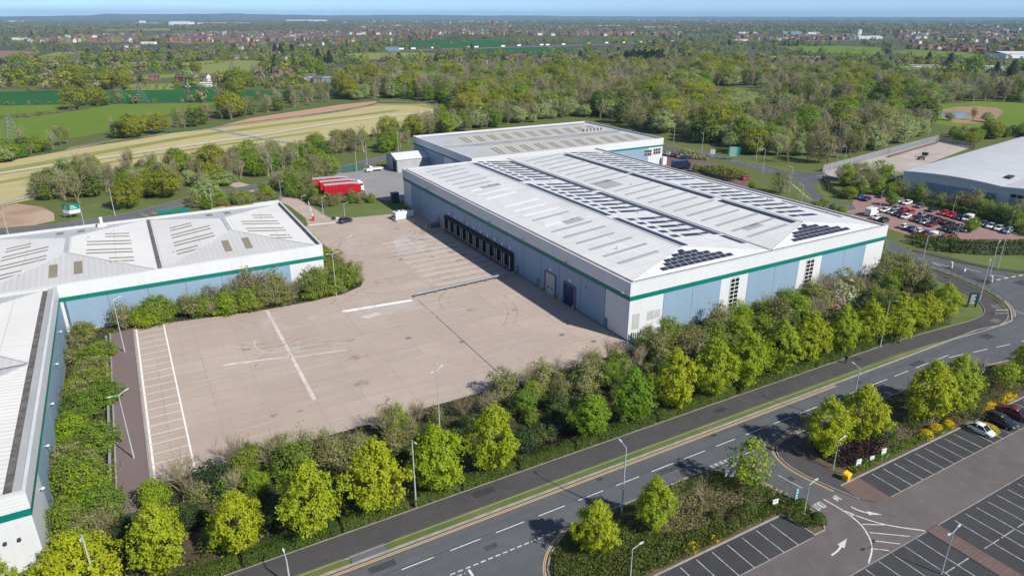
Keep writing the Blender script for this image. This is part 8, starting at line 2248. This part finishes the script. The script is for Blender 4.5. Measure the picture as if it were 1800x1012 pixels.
# the remaining wood: copies of whole trees, too many to count
def joined(kind, i):
    v = T[kind]['v'][i]; ms = list(v.values())
    me = bpy.data.meshes.new(kind + '_whole'); vs_, fs, mi, mats = [], [], [], []
    for m_ in ms:
        o = len(vs_); vs_ += [tuple(p.co) for p in m_.vertices]; b0 = len(mats); mats += list(m_.materials)
        for p in m_.polygons: fs.append(tuple(o + j for j in p.vertices)); mi.append(b0 + p.material_index)
    me.from_pydata(vs_, [], fs)
    for m_ in mats: me.materials.append(m_)
    me.polygons.foreach_set('material_index', mi); me.update(); return me
KS = ['oak', 'willow', 'leafy', 'brown_wood', 'green_wood', 'birch', 'bare_wood']
tmpl = []; idx = {}
for k_ in KS:
    for i in range(min(2, len(T[k_]['v']))):
        # the template itself stands in the wood as one more tree
        c_ = rest[len(tmpl) * 3 + 1]; nm, ds = WOODKIND[k_]
        o = link(nm, joined(k_, i), None, (c_[1], c_[2], 0), rnd.uniform(0, 6), WHT[k_][0] / T[k_]['h']); tag(o, '%s %s' % (ds, c_[5]), 'tree', '%ss %s' % (ds, c_[5]))
        idx.setdefault(k_, []).append(len(tmpl)); tmpl.append(o)
pts = [(x, y, 0, h / T[k_]['h'] * rnd.uniform(.9, 1.1), rnd.uniform(0, 6.28), rnd.choice(idx[k_])) for d, x, y, k_, h, w_ in rest]
scatter('woodland', pts, tmpl, 'mixed spring wood stretching beyond the warehouses', 'wood')

# ------------------------------------------------------------------ hedgerows and far woods, one mass
HEDGE = [[(-40, 186), (60, 184), (130, 184)], [(200, 183), (300, 181), (420, 178), (520, 172)], [(-40, 212), (60, 205), (140, 193), (190, 184)], [(-40, 163), (100, 158), (250, 156), (420, 155)], [(200, 159), (300, 157)], [(190, 134), (300, 130), (430, 133), (460, 124)], [(230, 118), (330, 118), (440, 104)], [(-40, 128), (60, 122), (150, 120), (250, 116)], [(-40, 110), (60, 106), (110, 108), (160, 98)], [(250, 152), (330, 152), (420, 148)], [(600, 108), (700, 106), (800, 98)], [(700, 78), (780, 79), (860, 78)], [(690, 74), (820, 70)], [(1350, 98), (1480, 96), (1560, 98)], [(1360, 80), (1560, 80)], [(1590, 87), (1740, 90)], [(1570, 102), (1740, 105)], [(1550, 88), (1566, 98)]]
FK = {'far_oak': 0, 'far_green': 1, 'far_brown': 2, 'far_dark': 3, 'far_grey': 4, 'far_fresh': 5, 'far_clump': 6}
ftm = []
for i, k_ in enumerate(FK):
    p = [(60, 118), (30, 114), (96, 120), (300, 112), (200, 118), (330, 140), (700, 56)][i]
    o = plant(k_, 'tree' if k_ != 'far_clump' else 'copse', *at(*p), T[k_]['h'] * (1.1 if k_ != 'far_clump' else 1), ['olive roundish tree in the hedgerow at the far left', 'mid green tree at the far left hedge', 'brown budding tree in the far left hedge', 'dark pointed tree behind the pale pastures', 'dull grey-green tree behind the pale pastures', 'fresh green tree behind the hamlet houses', 'distant grey-green copse on the plain'][i], 'tree' if k_ != 'far_clump' else 'copse')
    ftm.append([c for c in o.children if c.name.startswith('crown')][0])
FOPEN = [[(-60, 164), (100, 159), (250, 157), (400, 156), (520, 163), (540, 170), (430, 177), (300, 181), (200, 182), (100, 184), (-60, 186)], [(-60, 188), (60, 185), (120, 184), (116, 191), (60, 199), (-60, 208)], [(-60, 213), (60, 205), (150, 193), (200, 184), (300, 182), (380, 181), (360, 190), (300, 200), (230, 222), (150, 240), (60, 250), (-60, 262)], [(190, 134), (300, 131), (340, 118), (300, 112), (380, 106), (458, 107), (470, 112), (455, 124), (430, 129), (330, 136), (250, 140)], [(110, 117), (200, 111), (300, 108), (330, 111), (250, 117), (150, 122)], [(48, 105), (100, 92), (152, 94), (158, 97), (110, 106)], [(-60, 103), (0, 102), (52, 100), (62, 90), (-60, 89)], [(600, 96), (640, 93), (740, 93), (775, 97), (740, 103), (640, 106)], [(680, 75), (760, 69), (860, 71), (900, 74), (880, 82), (780, 84), (700, 81)], [(820, 90), (870, 84), (1000, 83), (1010, 90), (950, 95), (850, 95)], [(1360, 83), (1480, 81), (1545, 84), (1565, 92), (1550, 97), (1420, 93)], [(1568, 90), (1600, 88), (1690, 92), (1735, 99), (1720, 103), (1600, 99)], [(1340, 99), (1440, 99), (1450, 105), (1345, 105)], [(220, 150), (310, 147), (305, 158), (220, 159)], [(100, 71), (180, 70), (250, 73), (180, 76)], [(265, 72), (360, 71), (420, 74), (330, 78)], [(1760, 158), (1860, 156), (1860, 172), (1780, 168)]]
HPX = near_h
rg = random.Random(99); fp = []
for h_ in HEDGE:
    P_ = [Vector(at(*p)) for p in h_]
    for a, b2 in zip(P_[:-1], P_[1:]):
        ln = (b2 - a).length; n_ = int(ln / 7)
        for k in range(n_):
            if rg.random() < .12: continue
            p = a.lerp(b2, (k + rg.random()) / n_); big = rg.random() < .1
            fp.append((p.x, p.y, 0, rg.uniform(.7, 1.1) if big else rg.uniform(.16, .34), rg.uniform(0, 6.28), rg.choice((0, 1, 2, 4, 4, 5))))
# fill between 700 m and 3.5 km, by picture rows so that the density falls with distance
WOODP = [[(590, 150), (650, 132), (760, 126), (900, 128), (1060, 124), (1200, 120), (1400, 126), (1530, 132), (1640, 142), (1760, 158), (1800, 162), (1850, 180), (1850, 260), (600, 260)]]
k = 0
while k < 7000:
    px_ = rg.uniform(-60, 1860); py_ = 46 + (rg.random() ** 1.25) * 112
    if px_ > 560 and py_ > 140: continue
    if any(inpoly((px_, py_), p) for p in FOPEN) or any(inpoly((px_, py_), p) for p in WOODP): continue
    if py_ > 95 and any(abs(px_ - a) < 9 and -3 < py_ - b2 < 5 for a, b2, _, _ in HPX): 
        if rg.random() < .75: continue
    x, y = at(px_, py_); d = dist(x, y)
    dens = .2 + .8 * math.sin(x * .006 + 1.3) * math.sin(y * .007 + .4) + .4 * math.sin(x * .017) * math.sin(y * .015)
    if rg.random() > .12 + .9 * max(0, dens): continue
    kk = rg.choices(range(6), (2.0, 2.6, 3.4, 1.1, 4.5, .7))[0]
    fp.append((x, y, 0, rg.choice((.35, .45, .55, .6, .7, 1.0)) * rg.uniform(.85, 1.15) * (1 if py_ > 80 else 1.15), rg.uniform(0, 6.28), kk)); k += 1
k = 0
while k < 5200:
    px_ = rg.uniform(-80, 1880); py_ = 30.6 + (rg.random() ** 1.4) * 28
    if any(inpoly((px_, py_), p) for p in FOPEN): continue
    x, y = at(px_, py_)
    dens = math.sin(x * .0011 + 1.0) * math.sin(y * .0013) + .5 * math.sin(x * .004) * math.sin(y * .0035)
    if rg.random() > .42 + .5 * dens: continue
    fp.append((x, y, 0, rg.uniform(.5, 1.25), rg.uniform(0, 6.28), 6)); k += 1
scatter('distant_woods', fp, ftm, 'hedgerow trees and woods fading across the plain to the horizon', 'woods')
